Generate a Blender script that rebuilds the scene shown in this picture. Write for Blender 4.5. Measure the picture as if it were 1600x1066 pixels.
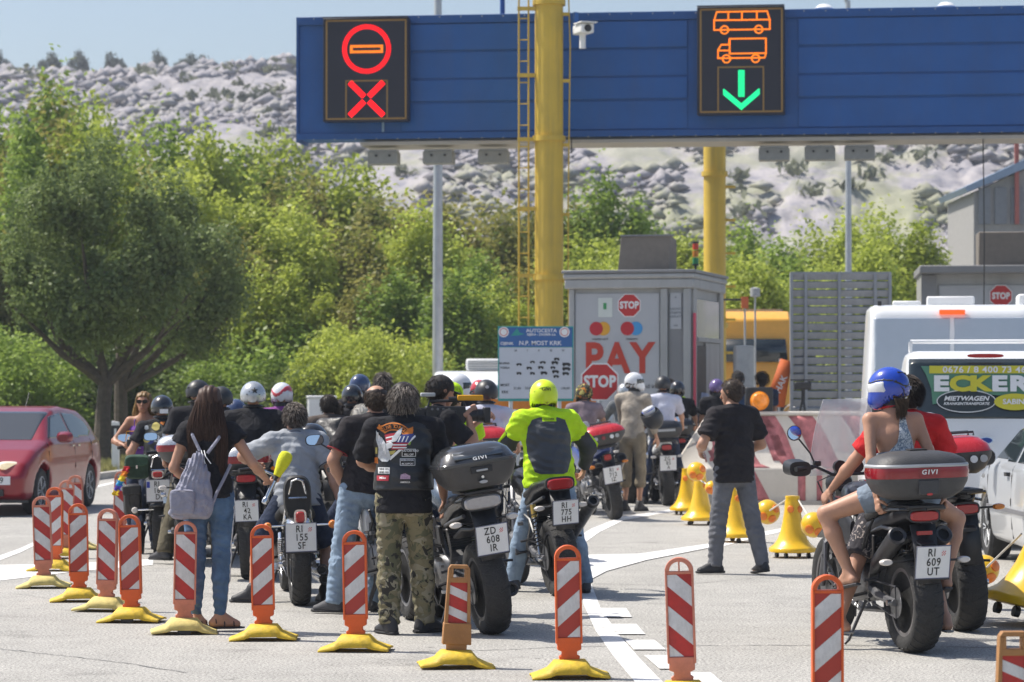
import bpy, bmesh, math, random
import numpy as np
from mathutils import Vector, Matrix, Euler
PI = math.pi
R = math.radians
V = Vector
for o in list(bpy.data.objects):
    bpy.data.objects.remove(o)
scene = bpy.context.scene
C = scene.collection
random.seed(7)
rng = np.random.default_rng(7)

CAMZ, F, HOR = 1.70, 4444.4, 605.0          # eye height (m), focal length in photo pixels, horizon row
cam_d = bpy.data.cameras.new('camera')
cam = bpy.data.objects.new('camera', cam_d)
C.objects.link(cam)
scene.camera = cam
cam_d.lens = 100
cam_d.sensor_width = 36
cam_d.clip_end = 4000
cam_d.clip_start = 0.1
cam.location = (0, 0, CAMZ)
cam.rotation_euler = (R(90) + math.atan((HOR - 533) / F), 0, 0)
cam_d.dof.use_dof = True
cam_d.dof.focus_distance = 19.5
cam_d.dof.aperture_fstop = 5.0

SUN_EL, SUN_AZ = 56.0, 20.0                 # azimuth: degrees behind the picture plane, sun on the left
sd = V((-math.cos(R(SUN_AZ)) * math.cos(R(SUN_EL)), math.sin(R(SUN_AZ)) * math.cos(R(SUN_EL)), math.sin(R(SUN_EL))))
world = bpy.data.worlds.new('World')
scene.world = world
world.use_nodes = True
wn = world.node_tree
wn.nodes.clear()
sky = wn.nodes.new('ShaderNodeTexSky')
sky.sky_type = 'NISHITA'
sky.sun_disc = False
sky.sun_elevation = R(SUN_EL)
sky.sun_rotation = math.atan2(sd.x, sd.y)
sky.air_density = 1.0
sky.dust_density = 2.2
sky.ozone_density = 2.6
bg = wn.nodes.new('ShaderNodeBackground')
bg.inputs['Strength'].default_value = 0.112
wo = wn.nodes.new('ShaderNodeOutputWorld')
wn.links.new(sky.outputs[0], bg.inputs[0])
wn.links.new(bg.outputs[0], wo.inputs[0])
sun_d = bpy.data.lights.new('sun', 'SUN')
sun_d.energy = 4.7
sun_d.angle = R(0.53)
sun_d.color = (1.0, 0.945, 0.86)
sun = bpy.data.objects.new('sun', sun_d)
C.objects.link(sun)
sun.rotation_euler = sd.to_track_quat('Z', 'Y').to_euler()
scene.view_settings.view_transform = 'Standard'
scene.view_settings.look = 'None'
scene.view_settings.gamma = 1
scene.view_settings.use_curve_mapping = False
scene.view_settings.exposure = 0.42
scene.cycles.max_bounces = 6
scene.cycles.transparent_max_bounces = 12
scene.cycles.caustics_reflective = False
scene.cycles.caustics_refractive = False

def P(x, y, d):
    """world point seen at photo pixel (x, y) at distance d"""
    return V(((x - 800) * d / F, d, CAMZ + (HOR - y) * d / F))
def G(x, y, z=0.0):
    d = (CAMZ - z) * F / (y - HOR)
    return V(((x - 800) * d / F, d, z))

def thing(name, label, cat, loc=(0, 0, 0), rz=0, group=None, rx=0, ry=0, s=1):
    o = bpy.data.objects.new(name, None)
    C.objects.link(o)
    o.empty_display_size = 0.2
    o.location = loc
    o.rotation_euler = (rx, ry, rz)
    o.scale = (s, s, s)
    o['label'] = label
    o['category'] = cat
    if group: o['group'] = group
    return o
def tag(o, label, cat, group=None):
    o['label'] = label
    o['category'] = cat
    if group: o['group'] = group
    return o
def struct(o):
    o['kind'] = 'structure'
    return o
def copy_tree(o, parent=None, label=None):
    c = o.copy()
    C.objects.link(c)
    c.parent = parent
    if label: c['label'] = label
    for ch in o.children:
        copy_tree(ch, c)
    return c

class MB:
    def __init__(s):
        s.v = []; s.f = []
    def add(s, vs, fs):
        n = len(s.v)
        s.v.extend([tuple(p) for p in vs])
        s.f.extend([tuple(i + n for i in f) for f in fs])
        return s
    def box(s, c, d, rot=None, taper=1.0):
        x, y, z = d[0] / 2, d[1] / 2, d[2] / 2
        t = taper
        vs = [V(q) for q in ((-x, -y, -z), (x, -y, -z), (x, y, -z), (-x, y, -z), (-x * t, -y * t, z), (x * t, -y * t, z), (x * t, y * t, z), (-x * t, y * t, z))]
        if rot is not None:
            m = Euler(rot).to_matrix() if not isinstance(rot, Matrix) else rot
            vs = [m @ q for q in vs]
        c = V(c)
        return s.add([q + c for q in vs], [(0, 3, 2, 1), (4, 5, 6, 7), (0, 1, 5, 4), (1, 2, 6, 5), (2, 3, 7, 6), (3, 0, 4, 7)])
    def bx(s, x0, x1, y0, y1, z0, z1):
        return s.box(((x0 + x1) / 2, (y0 + y1) / 2, (z0 + z1) / 2), (x1 - x0, y1 - y0, z1 - z0))
    def cyl(s, a, b, r0, r1=None, n=12, cap=True):
        a, b = V(a), V(b)
        r1 = r0 if r1 is None else r1
        d = (b - a)
        if d.length < 1e-6: return s
        q = d.to_track_quat('Z', 'Y').to_matrix()
        vs = []
        for p, r in ((a, r0), (b, r1)):
            for i in range(n):
                t = 2 * PI * i / n
                vs.append(p + q @ V((math.cos(t) * r, math.sin(t) * r, 0)))
        fs = [(i, (i + 1) % n, n + (i + 1) % n, n + i) for i in range(n)]
        if cap:
            fs += [tuple(range(n - 1, -1, -1)), tuple(range(n, 2 * n))]
        return s.add(vs, fs)
    def tube(s, pts, r, n=8, closed=False):
        pts = [V(p) for p in pts]
        rs = r if isinstance(r, (list, tuple)) else [r] * len(pts)
        m = len(pts)
        vs = []
        prev = None
        for i, p in enumerate(pts):
            if closed: t = pts[(i + 1) % m] - pts[i - 1]
            else: t = pts[min(i + 1, m - 1)] - pts[max(i - 1, 0)]
            t.normalize()
            if prev is None:
                u = t.orthogonal().normalized()
            else:
                u = prev - t * prev.dot(t)
                u = u.normalized() if u.length > 1e-6 else t.orthogonal().normalized()
            prev = u
            w = t.cross(u)
            for k in range(n):
                a = 2 * PI * k / n
                vs.append(p + (u * math.cos(a) + w * math.sin(a)) * rs[i])
        fs = []
        for i in range(m if closed else m - 1):
            j = (i + 1) % m
            for k in range(n):
                fs.append((i * n + k, i * n + (k + 1) % n, j * n + (k + 1) % n, j * n + k))
        if not closed:
            fs += [tuple(range(n - 1, -1, -1)), tuple(range((m - 1) * n, m * n))]
        return s.add(vs, fs)
    def lathe(s, prof, c=(0, 0, 0), axis='Z', n=24, m=None, wob=None):
        """prof: (radius, height) pairs from low to high"""
        vs = []
        c = V(c)
        for (r, h) in prof:
            for i in range(n):
                t = 2 * PI * i / n
                p = V((math.cos(t) * r, math.sin(t) * r, h))
                if axis == 'X': p = V((p.z, p.x, p.y))
                elif axis == 'Y': p = V((p.y, p.z, p.x))
                if m is not None: p = m @ p
                vs.append(p + c)
        fs = []
        for j in range(len(prof) - 1):
            for i in range(n):
                fs.append((j * n + i, j * n + (i + 1) % n, (j + 1) * n + (i + 1) % n, (j + 1) * n + i))
        if prof[0][0] > 1e-5: fs.append(tuple(range(n - 1, -1, -1)))
        if prof[-1][0] > 1e-5: fs.append(tuple(range((len(prof) - 1) * n, len(prof) * n)))
        return s.add(vs, fs)
    def prism(s, poly, y0, y1, plane='XZ', off=(0, 0, 0)):
        """2D outline extruded; XZ: (x,z) along y; YZ: (y,z) along x; XY: (x,y) along z"""
        n = len(poly)
        vs = []
        o = V(off)
        for h in (y0, y1):
            for (a, b) in poly:
                p = {'XZ': V((a, h, b)), 'YZ': V((h, a, b)), 'XY': V((a, b, h))}[plane]
                vs.append(p + o)
        fs = [(i, (i + 1) % n, n + (i + 1) % n, n + i) for i in range(n)]
        fs += [tuple(range(n - 1, -1, -1)), tuple(range(n, 2 * n))]
        return s.add(vs, fs)
    def loft(s, secs, n=20, ex=2.6, cap=True):
        """sections along y: (y, zc, half width, half height[, exponent])"""
        vs = []
        for q in secs:
            y, z, w, h = q[:4]
            e = q[4] if len(q) > 4 else ex
            for i in range(n):
                t = 2 * PI * i / n
                cc, ss = math.cos(t), math.sin(t)
                vs.append((w * math.copysign(abs(cc) ** (2 / e), cc), y, z + h * math.copysign(abs(ss) ** (2 / e), ss)))
        fs = []
        for j in range(len(secs) - 1):
            for i in range(n):
                fs.append((j * n + i, j * n + (i + 1) % n, (j + 1) * n + (i + 1) % n, (j + 1) * n + i))
        if cap:
            fs += [tuple(range(n - 1, -1, -1)), tuple(range((len(secs) - 1) * n, len(secs) * n))]
        return s.add(vs, fs)
    def grid(s, fn, nu, nv):
        vs = [fn(i / nu, j / nv) for j in range(nv + 1) for i in range(nu + 1)]
        w = nu + 1
        fs = [(j * w + i, j * w + i + 1, (j + 1) * w + i + 1, (j + 1) * w + i) for j in range(nv) for i in range(nu)]
        return s.add(vs, fs)
    def xf(s, m):
        s.v = [tuple(m @ V(p)) for p in s.v]
        return s
    def mesh(s, name, smooth=True, angle=35):
        me = bpy.data.meshes.new(name)
        me.from_pydata([tuple(p) for p in s.v], [], s.f)
        bm = bmesh.new()
        bm.from_mesh(me)
        bmesh.ops.recalc_face_normals(bm, faces=bm.faces)
        bm.to_mesh(me)
        bm.free()
        if smooth:
            me.shade_smooth()
            me.set_sharp_from_angle(angle=R(angle))
        return me
    def build(s, name, m, parent=None, bev=0, smooth=True, angle=35, solid=0):
        me = s.mesh(name, smooth, angle)
        me.materials.append(m)
        return link(name, me, parent, bev, solid)

def link(name, me, parent=None, bev=0, solid=0):
    o = bpy.data.objects.new(name, me)
    C.objects.link(o)
    o.parent = parent
    if solid:
        md = o.modifiers.new('solid', 'SOLIDIFY'); md.thickness = solid; md.offset = 0
    if bev:
        md = o.modifiers.new('bevel', 'BEVEL'); md.width = bev; md.segments = 2; md.limit_method = 'ANGLE'; md.angle_limit = R(40)
    return o

_dep = None
def text(name, s, size, m, parent=None, mat4=None, ext=0.001, off=0.0, sx=1.0, align='CENTER', shear=0, sp=1.0):
    """lettering as thin real geometry lying in the XZ plane, facing -y"""
    cu = bpy.data.curves.new('t', 'FONT')
    cu.body = s
    cu.size = size
    cu.extrude = ext
    cu.offset = off
    cu.align_x = align
    cu.align_y = 'CENTER'
    cu.resolution_u = 3
    cu.shear = shear
    cu.space_character = sp
    t = bpy.data.objects.new('t', cu)
    C.objects.link(t)
    dg = bpy.context.evaluated_depsgraph_get()
    me = bpy.data.meshes.new_from_object(t.evaluated_get(dg))
    bpy.data.objects.remove(t)
    me.transform(Matrix.Rotation(R(90), 4, 'X') @ Matrix.Diagonal((sx, 1, 1, 1)))
    if mat4 is not None: me.transform(mat4)
    me.materials.clear()
    me.materials.append(m)
    me.name = name
    return link(name, me, parent)
T = Matrix.Translation
def Rm(a, ax): return Matrix.Rotation(R(a), 4, ax)

_m = {}
def hexc(h):
    h = h.lstrip('#')
    c = [int(h[i:i + 2], 16) / 255 for i in (0, 2, 4)]
    return tuple(x / 12.92 if x < .04045 else ((x + .055) / 1.055) ** 2.4 for x in c)
def mat(name, col, rough=.5, metal=0.0, var=.12, vs=8.0, bump=0, bs=40.0, coat=0, spec=.5, emit=None, es=1.0, alpha=None, sheen=0, trans=0):
    if name in _m: return _m[name]
    if isinstance(col, str): col = hexc(col)
    m = bpy.data.materials.new(name)
    m.use_nodes = True
    nt = m.node_tree
    N, L = nt.nodes, nt.links
    b = N['Principled BSDF']
    b.inputs['Base Color'].default_value = (*col, 1)
    b.inputs['Roughness'].default_value = rough
    b.inputs['Metallic'].default_value = metal
    b.inputs['Specular IOR Level'].default_value = spec
    if coat:
        b.inputs['Coat Weight'].default_value = coat
        b.inputs['Coat Roughness'].default_value = .04
    if sheen: b.inputs['Sheen Weight'].default_value = sheen
    if trans: b.inputs['Transmission Weight'].default_value = trans
    if emit is not None:
        b.inputs['Emission Color'].default_value = (*(hexc(emit) if isinstance(emit, str) else emit), 1)
        b.inputs['Emission Strength'].default_value = es
    if alpha is not None: b.inputs['Alpha'].default_value = alpha
    if var or bump:
        tc = N.new('ShaderNodeTexCoord')
    if var:
        nz = N.new('ShaderNodeTexNoise'); nz.inputs['Scale'].default_value = vs; nz.inputs['Detail'].default_value = 6
        nz.inputs['Roughness'].default_value = .65
        L.new(tc.outputs['Object'], nz.inputs['Vector'])
        mr = N.new('ShaderNodeMapRange')
        mr.inputs['From Min'].default_value = .3; mr.inputs['From Max'].default_value = .7
        mr.inputs['To Min'].default_value = 1 - var; mr.inputs['To Max'].default_value = 1 + var
        L.new(nz.outputs[0], mr.inputs[0])
        hs = N.new('ShaderNodeHueSaturation')
        hs.inputs['Color'].default_value = (*col, 1)
        L.new(mr.outputs[0], hs.inputs['Value'])
        L.new(hs.outputs[0], b.inputs['Base Color'])
        mr2 = N.new('ShaderNodeMapRange')
        mr2.inputs['To Min'].default_value = max(0, rough - .08); mr2.inputs['To Max'].default_value = min(1, rough + .12)
        L.new(nz.outputs[0], mr2.inputs[0])
        L.new(mr2.outputs[0], b.inputs['Roughness'])
    if bump:
        n2 = N.new('ShaderNodeTexNoise'); n2.inputs['Scale'].default_value = bs; n2.inputs['Detail'].default_value = 5
        L.new(tc.outputs['Object'], n2.inputs['Vector'])
        bp = N.new('ShaderNodeBump'); bp.inputs['Strength'].default_value = bump; bp.inputs['Distance'].default_value = .02
        L.new(n2.outputs[0], bp.inputs['Height'])
        L.new(bp.outputs[0], b.inputs['Normal'])
    _m[name] = m
    return m
def streaks(m, amt=.35, sc=(5, 5, .35), lo=.45, hi=.75):
    N, L = m.node_tree.nodes, m.node_tree.links
    b = N['Principled BSDF']; src = b.inputs['Base Color'].links[0].from_socket
    tc = N.new('ShaderNodeTexCoord'); mp = N.new('ShaderNodeMapping'); mp.inputs['Scale'].default_value = sc
    nz = N.new('ShaderNodeTexNoise'); nz.inputs['Scale'].default_value = 1; nz.inputs['Detail'].default_value = 7; nz.inputs['Roughness'].default_value = .7
    L.new(tc.outputs['Object'], mp.inputs[0]); L.new(mp.outputs[0], nz.inputs['Vector'])
    mr = N.new('ShaderNodeMapRange'); mr.inputs['From Min'].default_value = lo; mr.inputs['From Max'].default_value = hi; mr.inputs['To Max'].default_value = amt
    L.new(nz.outputs[0], mr.inputs[0])
    mx = N.new('ShaderNodeMixRGB'); mx.inputs[2].default_value = (.11, .10, .085, 1)
    L.new(mr.outputs[0], mx.inputs[0]); L.new(src, mx.inputs[1]); L.new(mx.outputs[0], b.inputs['Base Color'])
    return m
def nodes(name):
    m = bpy.data.materials.new(name); m.use_nodes = True
    _m[name] = m
    return m, m.node_tree.nodes, m.node_tree.links, m.node_tree.nodes['Principled BSDF']
def ramp(N, pts):
    r = N.new('ShaderNodeValToRGB')
    e = r.color_ramp.elements
    while len(e) < len(pts): e.new(.5)
    for i, (p, c) in enumerate(pts):
        e[i].position = p
        e[i].color = (*(hexc(c) if isinstance(c, str) else c), 1)
    return r

_E = [(0, 0, 0, 0), (0, 0, 1, 0), (0, 1, 0, 0), (0, 1, 1, 0), (0, 0, 0, 1), (0, 0, 1, 1), (1, 0, 0, 1), (1, 0, 1, 1), (0, 0, 0, 2), (0, 1, 0, 2), (1, 0, 0, 2), (1, 1, 0, 2)]
_E = [(0, a, b, 0) for a in (0, 1) for b in (0, 1)] + [(1, a, b, 0) for a in (0, 1) for b in (0, 1)] + [(2, a, b, 0) for a in (0, 1) for b in (0, 1)]
def surfnet(Fv, lo, res):
    S = Fv < 0
    nx, ny, nz = Fv.shape
    cnt = np.zeros((nx - 1, ny - 1, nz - 1), np.int8)
    for i in (0, 1):
        for j in (0, 1):
            for k in (0, 1):
                cnt += S[i:nx - 1 + i, j:ny - 1 + j, k:nz - 1 + k]
    act = (cnt > 0) & (cnt < 8)
    I = np.argwhere(act)
    if len(I) == 0: return np.zeros((0, 3)), np.zeros((0, 4), int)
    idx = -np.ones(act.shape, np.int64)
    idx[act] = np.arange(len(I))
    acc = np.zeros((len(I), 3)); num = np.zeros(len(I))
    for (ax, a, b, _) in _E:
        o0 = [0, 0, 0]; oth = [q for q in range(3) if q != ax]
        o0[oth[0]] = a; o0[oth[1]] = b
        o1 = list(o0); o1[ax] = 1
        f0 = Fv[I[:, 0] + o0[0], I[:, 1] + o0[1], I[:, 2] + o0[2]]
        f1 = Fv[I[:, 0] + o1[0], I[:, 1] + o1[1], I[:, 2] + o1[2]]
        m = (f0 < 0) != (f1 < 0)
        t = np.where(m, f0 / np.where(m, f0 - f1, 1), 0)
        p = np.tile(np.array(o0, float), (len(I), 1))
        p[:, ax] += t
        acc += p * m[:, None]; num += m
    vv = (I + acc / num[:, None]) * res + np.array(lo)
    fs = []
    for ax in range(3):
        oth = [q for q in range(3) if q != ax]
        sl0 = [slice(1, -1)] * 3; sl1 = [slice(1, -1)] * 3
        sl0[ax] = slice(0, -1); sl1[ax] = slice(1, None)
        a = S[tuple(sl0)]; b = S[tuple(sl1)]
        for flip in (0, 1):
            m = (a & ~b) if not flip else (~a & b)
            q = np.argwhere(m)
            if len(q) == 0: continue
            for o in oth: q[:, o] += 1
            def cell(da, db):
                c = q.copy(); c[:, oth[0]] -= da; c[:, oth[1]] -= db
                return idx[c[:, 0], c[:, 1], c[:, 2]]
            quad = np.stack([cell(1, 1), cell(0, 1), cell(0, 0), cell(1, 0)], 1)
            if (ax == 1) != bool(flip): quad = quad[:, ::-1]
            fs.append(quad)
    fs = np.concatenate(fs) if fs else np.zeros((0, 4), int)
    fs = fs[(fs >= 0).all(1)]
    return vv, fs
def np_mesh(name, v, f, smooth=True, angle=None):
    me = bpy.data.meshes.new(name)
    v = np.asarray(v, np.float32); f = np.asarray(f, np.int32)
    me.vertices.add(len(v)); me.vertices.foreach_set('co', v.ravel())
    k = f.shape[1] if len(f) else 4
    me.loops.add(f.size); me.loops.foreach_set('vertex_index', f.ravel())
    me.polygons.add(len(f)); me.polygons.foreach_set('loop_start', np.arange(0, f.size, k, dtype=np.int32))
    me.polygons.foreach_set('loop_total', np.full(len(f), k, np.int32))
    me.update(calc_edges=True)
    if smooth: me.shade_smooth()
    if angle: me.set_sharp_from_angle(angle=R(angle))
    return me
def smin(a, b, k):
    if k <= 0: return np.minimum(a, b)
    h = np.clip(.5 + .5 * (b - a) / k, 0, 1)
    return b + (a - b) * h - k * h * (1 - h)
def smax(a, b, k): return -smin(-a, -b, k)
class Cap:
    """tapered capsule with an elliptical section; lat = sideways axis, fl = depth / width"""
    def __init__(s, a, b, ra, rb, fl=1.0, lat=(1, 0, 0), flb=None, cut=0, grp=''):
        s.a = np.array(a, float); s.b = np.array(b, float); s.ra = ra; s.rb = rb
        s.fl = fl; s.flb = fl if flb is None else flb; s.lat = np.array(lat, float); s.cut = cut; s.grp = grp
    def ev(s, X, Y, Z, inf=0.0):
        d = s.b - s.a
        Ln = np.linalg.norm(d)
        if Ln < 1e-6: d = np.array([0, 0, 1e-6]); Ln = 1e-6
        w = d / Ln
        u = s.lat - w * s.lat.dot(w)
        if np.linalg.norm(u) < 1e-3: u = np.cross(w, [0, 1, .1])
        u = u / np.linalg.norm(u)
        v = np.cross(w, u)
        px, py, pz = X - s.a[0], Y - s.a[1], Z - s.a[2]
        pw = px * w[0] + py * w[1] + pz * w[2]
        pu = px * u[0] + py * u[1] + pz * u[2]
        pv = px * v[0] + py * v[1] + pz * v[2]
        t = np.clip(pw / Ln, 0, 1)
        r = s.ra + (s.rb - s.ra) * t + inf
        fl = s.fl + (s.flb - s.fl) * t
        rv = r * fl
        e = pw - t * Ln
        rm = np.minimum(r, rv)
        q = np.sqrt((pu / r) ** 2 + (pv / rv) ** 2 + (e / np.minimum(rm, r)) ** 2)
        dd = (q - 1) * rm
        if s.cut & 1: dd = np.maximum(dd, pw - Ln)
        if s.cut & 2: dd = np.maximum(dd, -pw)
        return dd
def bounds(caps, pad):
    lo = np.min([np.minimum(c.a, c.b) - max(c.ra, c.rb) for c in caps], 0) - pad
    hi = np.max([np.maximum(c.a, c.b) + max(c.ra, c.rb) for c in caps], 0) + pad
    return lo, hi
def sdf_mesh(name, fn, lo, hi, res, m=None, parent=None, angle=None, xf=None, raw=False):
    lo = np.array(lo, float); hi = np.array(hi, float)
    n = np.ceil((hi - lo) / res).astype(int) + 2
    g = [lo[i] + np.arange(n[i]) * res for i in range(3)]
    X, Y, Z = np.meshgrid(*g, indexing='ij', sparse=True)
    Fv = fn(X, Y, Z)
    Fv = np.broadcast_to(Fv, tuple(n)).astype(np.float64)
    v, f = surfnet(Fv, lo, res)
    if raw: return v, f
    me = np_mesh(name, v, f, True, angle)
    if xf is not None: me.transform(xf)
    me.materials.append(m)
    return link(name, me, parent)
def caps_fn(caps, inf=0.0, k=.03, post=None):
    def fn(X, Y, Z):
        d = None
        for c in caps:
            e = c.ev(X, Y, Z, inf)
            d = e if d is None else smin(d, e, k)
        if post: d = post(d, X, Y, Z)
        return d
    return fn
def vnoise(x, y, seed=0):
    """vectorised 2D value noise"""
    xi = np.floor(x).astype(np.int64); yi = np.floor(y).astype(np.int64)
    xf = x - xi; yf = y - yi
    xf = xf * xf * (3 - 2 * xf); yf = yf * yf * (3 - 2 * yf)
    def h(a, b):
        n = (a * 374761393 + b * 668265263 + seed * 1274126177) & 0x7fffffff
        n = ((n ^ (n >> 13)) * 1274126177) & 0x7fffffff
        return ((n ^ (n >> 16)) & 0xffff) / 65535.0
    return (h(xi, yi) * (1 - xf) + h(xi + 1, yi) * xf) * (1 - yf) + (h(xi, yi + 1) * (1 - xf) + h(xi + 1, yi + 1) * xf) * yf
def fbm(x, y, oct=5, seed=0):
    a = 0; s = .5
    for i in range(oct):
        a = a + s * (vnoise(x, y, seed + i * 17) - .5) * 2
        x = x * 2.03 + 11.3; y = y * 2.03 + 7.7; s *= .5
    return a
def leafmat(name, col, col2, trans=.35, dark=.5):
    m, N, L, b = nodes(name)
    N.remove(b)
    out = [n for n in N if n.type == 'OUTPUT_MATERIAL'][0]
    tc = N.new('ShaderNodeTexCoord'); oi = N.new('ShaderNodeObjectInfo')
    nz = N.new('ShaderNodeTexNoise'); nz.inputs['Scale'].default_value = 1.3; nz.inputs['Detail'].default_value = 3
    L.new(tc.outputs['Object'], nz.inputs['Vector'])
    ge = N.new('ShaderNodeNewGeometry')
    ad = N.new('ShaderNodeMath'); ad.operation = 'MULTIPLY_ADD'; ad.inputs[1].default_value = .45; 
    L.new(ge.outputs['Random Per Island'], ad.inputs[0]); L.new(nz.outputs[0], ad.inputs[2])
    ad2 = N.new('ShaderNodeMath'); ad2.operation = 'MULTIPLY_ADD'; ad2.inputs[1].default_value = .3
    L.new(oi.outputs['Random'], ad2.inputs[0]); L.new(ad.outputs[0], ad2.inputs[2])
    c = [hexc(col) if isinstance(col, str) else col, hexc(col2) if isinstance(col2, str) else col2]
    rp = ramp(N, [(.45, c[0]), (1.05, c[1])])
    L.new(ad2.outputs[0], rp.inputs[0])
    df = N.new('ShaderNodeBsdfDiffuse'); tr = N.new('ShaderNodeBsdfTranslucent'); mx = N.new('ShaderNodeMixShader')
    gl = N.new('ShaderNodeBsdfGlossy'); gl.inputs['Roughness'].default_value = .45; mx2 = N.new('ShaderNodeMixShader'); mx2.inputs[0].default_value = .02
    L.new(rp.outputs[0], df.inputs[0]); L.new(rp.outputs[0], tr.inputs[0])
    mx.inputs[0].default_value = trans
    L.new(df.outputs[0], mx.inputs[1]); L.new(tr.outputs[0], mx.inputs[2])
    L.new(mx.outputs[0], mx2.inputs[1]); L.new(gl.outputs[0], mx2.inputs[2])
    L.new(mx2.outputs[0], out.inputs[0])
    return m

def asphalt():
    m, N, L, b = nodes('asphalt')
    tc = N.new('ShaderNodeTexCoord')
    def nz(sc, det=4, rough=.6, vec=None):
        n = N.new('ShaderNodeTexNoise'); n.inputs['Scale'].default_value = sc; n.inputs['Detail'].default_value = det; n.inputs['Roughness'].default_value = rough
        L.new(vec or tc.outputs['Object'], n.inputs['Vector']); return n
    fine = nz(55, 3, .8); mid = nz(3.0, 5); big = nz(.35, 4)
    sp = N.new('ShaderNodeTexVoronoi'); sp.inputs['Scale'].default_value = 42; L.new(tc.outputs['Object'], sp.inputs['Vector'])
    r1 = ramp(N, [(.33, (.10, .098, .09)), (.48, (.325, .312, .288)), (.64, (.59, .57, .52))])
    L.new(fine.outputs[0], r1.inputs[0])
    mp = N.new('ShaderNodeMapping'); mp.inputs['Scale'].default_value = (1.6, .13, 1); L.new(tc.outputs['Object'], mp.inputs[0])
    str_ = nz(1.2, 5, .6, mp.outputs[0])
    hs = N.new('ShaderNodeHueSaturation'); L.new(r1.outputs[0], hs.inputs['Color'])
    a = N.new('ShaderNodeMath'); a.operation = 'ADD'; L.new(mid.outputs[0], a.inputs[0]); L.new(big.outputs[0], a.inputs[1])
    a3 = N.new('ShaderNodeMath'); a3.operation = 'MULTIPLY_ADD'; a3.inputs[1].default_value = .6; L.new(str_.outputs[0], a3.inputs[0]); L.new(a.outputs[0], a3.inputs[2])
    mr = N.new('ShaderNodeMapRange'); mr.inputs['From Min'].default_value = .9; mr.inputs['From Max'].default_value = 1.7; mr.inputs['To Min'].default_value = .8; mr.inputs['To Max'].default_value = 1.14
    L.new(a3.outputs[0], mr.inputs[0])
    st = nz(1.1, 6, .7); sr = ramp(N, [(.30, (.66, .66, .66)), (.42, (1, 1, 1))]); L.new(st.outputs[0], sr.inputs[0])
    sp2 = nz(4.5, 3, .6); s2 = ramp(N, [(.26, (.5, .5, .5)), (.31, (1, 1, 1))]); L.new(sp2.outputs[0], s2.inputs[0])
    m1 = N.new('ShaderNodeMath'); m1.operation = 'MULTIPLY'; L.new(sr.outputs[0], m1.inputs[0]); L.new(s2.outputs[0], m1.inputs[1])
    m2 = N.new('ShaderNodeMath'); m2.operation = 'MULTIPLY'; L.new(m1.outputs[0], m2.inputs[0]); L.new(mr.outputs[0], m2.inputs[1]); L.new(m2.outputs[0], hs.inputs['Value'])
    L.new(hs.outputs[0], b.inputs['Base Color'])
    b.inputs['Roughness'].default_value = .85
    bp = N.new('ShaderNodeBump'); bp.inputs['Strength'].default_value = .5; bp.inputs['Distance'].default_value = .01
    L.new(fine.outputs[0], bp.inputs['Height']); L.new(bp.outputs[0], b.inputs['Normal'])
    return m
ASPH = asphalt()
def paintmat():
    m, N, L, b = nodes('road_paint')
    tc = N.new('ShaderNodeTexCoord')
    n = N.new('ShaderNodeTexNoise'); n.inputs['Scale'].default_value = 30; n.inputs['Detail'].default_value = 6; L.new(tc.outputs['Object'], n.inputs['Vector'])
    n2 = N.new('ShaderNodeTexNoise'); n2.inputs['Scale'].default_value = 2.2; n2.inputs['Detail'].default_value = 6; L.new(tc.outputs['Object'], n2.inputs['Vector'])
    ad = N.new('ShaderNodeMath'); ad.operation = 'ADD'; L.new(n.outputs[0], ad.inputs[0]); L.new(n2.outputs[0], ad.inputs[1])
    r = ramp(N, [(.33, (.36, .35, .33)), (.42, (.66, .65, .63)), (.6, (.8, .79, .77))])
    dv = N.new('ShaderNodeMath'); dv.operation = 'MULTIPLY'; dv.inputs[1].default_value = .5; L.new(ad.outputs[0], dv.inputs[0])
    L.new(dv.outputs[0], r.inputs[0]); L.new(r.outputs[0], b.inputs['Base Color'])
    b.inputs['Roughness'].default_value = .7
    return m
PAINT = paintmat()
EARTH = mat('dry_earth', (.20, .185, .12), .95, var=.35, vs=.6, bump=.5, bs=6)
GRASS = mat('verge_grass', (.13, .15, .045), .95, var=.45, vs=3, bump=.8, bs=25)
CONC = mat('concrete', (.42, .40, .37), .85, var=.18, vs=5, bump=.3, bs=60)

def sheet(name, poly, z, m, kind=True):
    b = MB(); b.add([(x, y, z) for x, y in poly], [tuple(range(len(poly)))])
    me = bpy.data.meshes.new(name); me.from_pydata(b.v, [], b.f); me.update()
    if me.polygons[0].normal.z < 0: me.flip_normals()
    me.materials.append(m)
    o = link(name, me)
    if kind: struct(o)
    return o
sheet('ground', [(-2500, -200), (2500, -200), (2500, 3000), (-2500, 3000)], -.05, EARTH)
KERB = [(-30, 36), (-14, 40), (-9.6, 44), (-7.9, 49), (-7.4, 55), (-7.3, 70), (-5.5, 85), (-2, 97), (6, 104), (60, 108)]
sheet('road', [(-60, -20), (60, -20), (60, 108.2)] + KERB[::-1] + [(-60, 30)], 0.0, ASPH)
vb = [(p[0] - .16, p[1] + .16) for p in KERB]
sheet('grass_verge', vb + [(60, 240), (-140, 240), (-140, 36)], .10, GRASS)
kerb = thing('kerb', 'pale concrete kerb edging the grass verge behind the red car', 'kerb', (0, 0, 0))
def along(path, step):
    out = []
    for a, b in zip(path[:-1], path[1:]):
        a, b = V((*a, 0)), V((*b, 0)); n = max(1, int((b - a).length / step))
        for i in range(n): out.append((a + (b - a) * (i + .5) / n, (b - a).length / n, math.atan2((b - a).y, (b - a).x)))
    return out
kme = MB().box((0, 0, .03), (.98, .16, .18)).mesh('kerb_stone', False); kme.materials.append(CONC)
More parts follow.
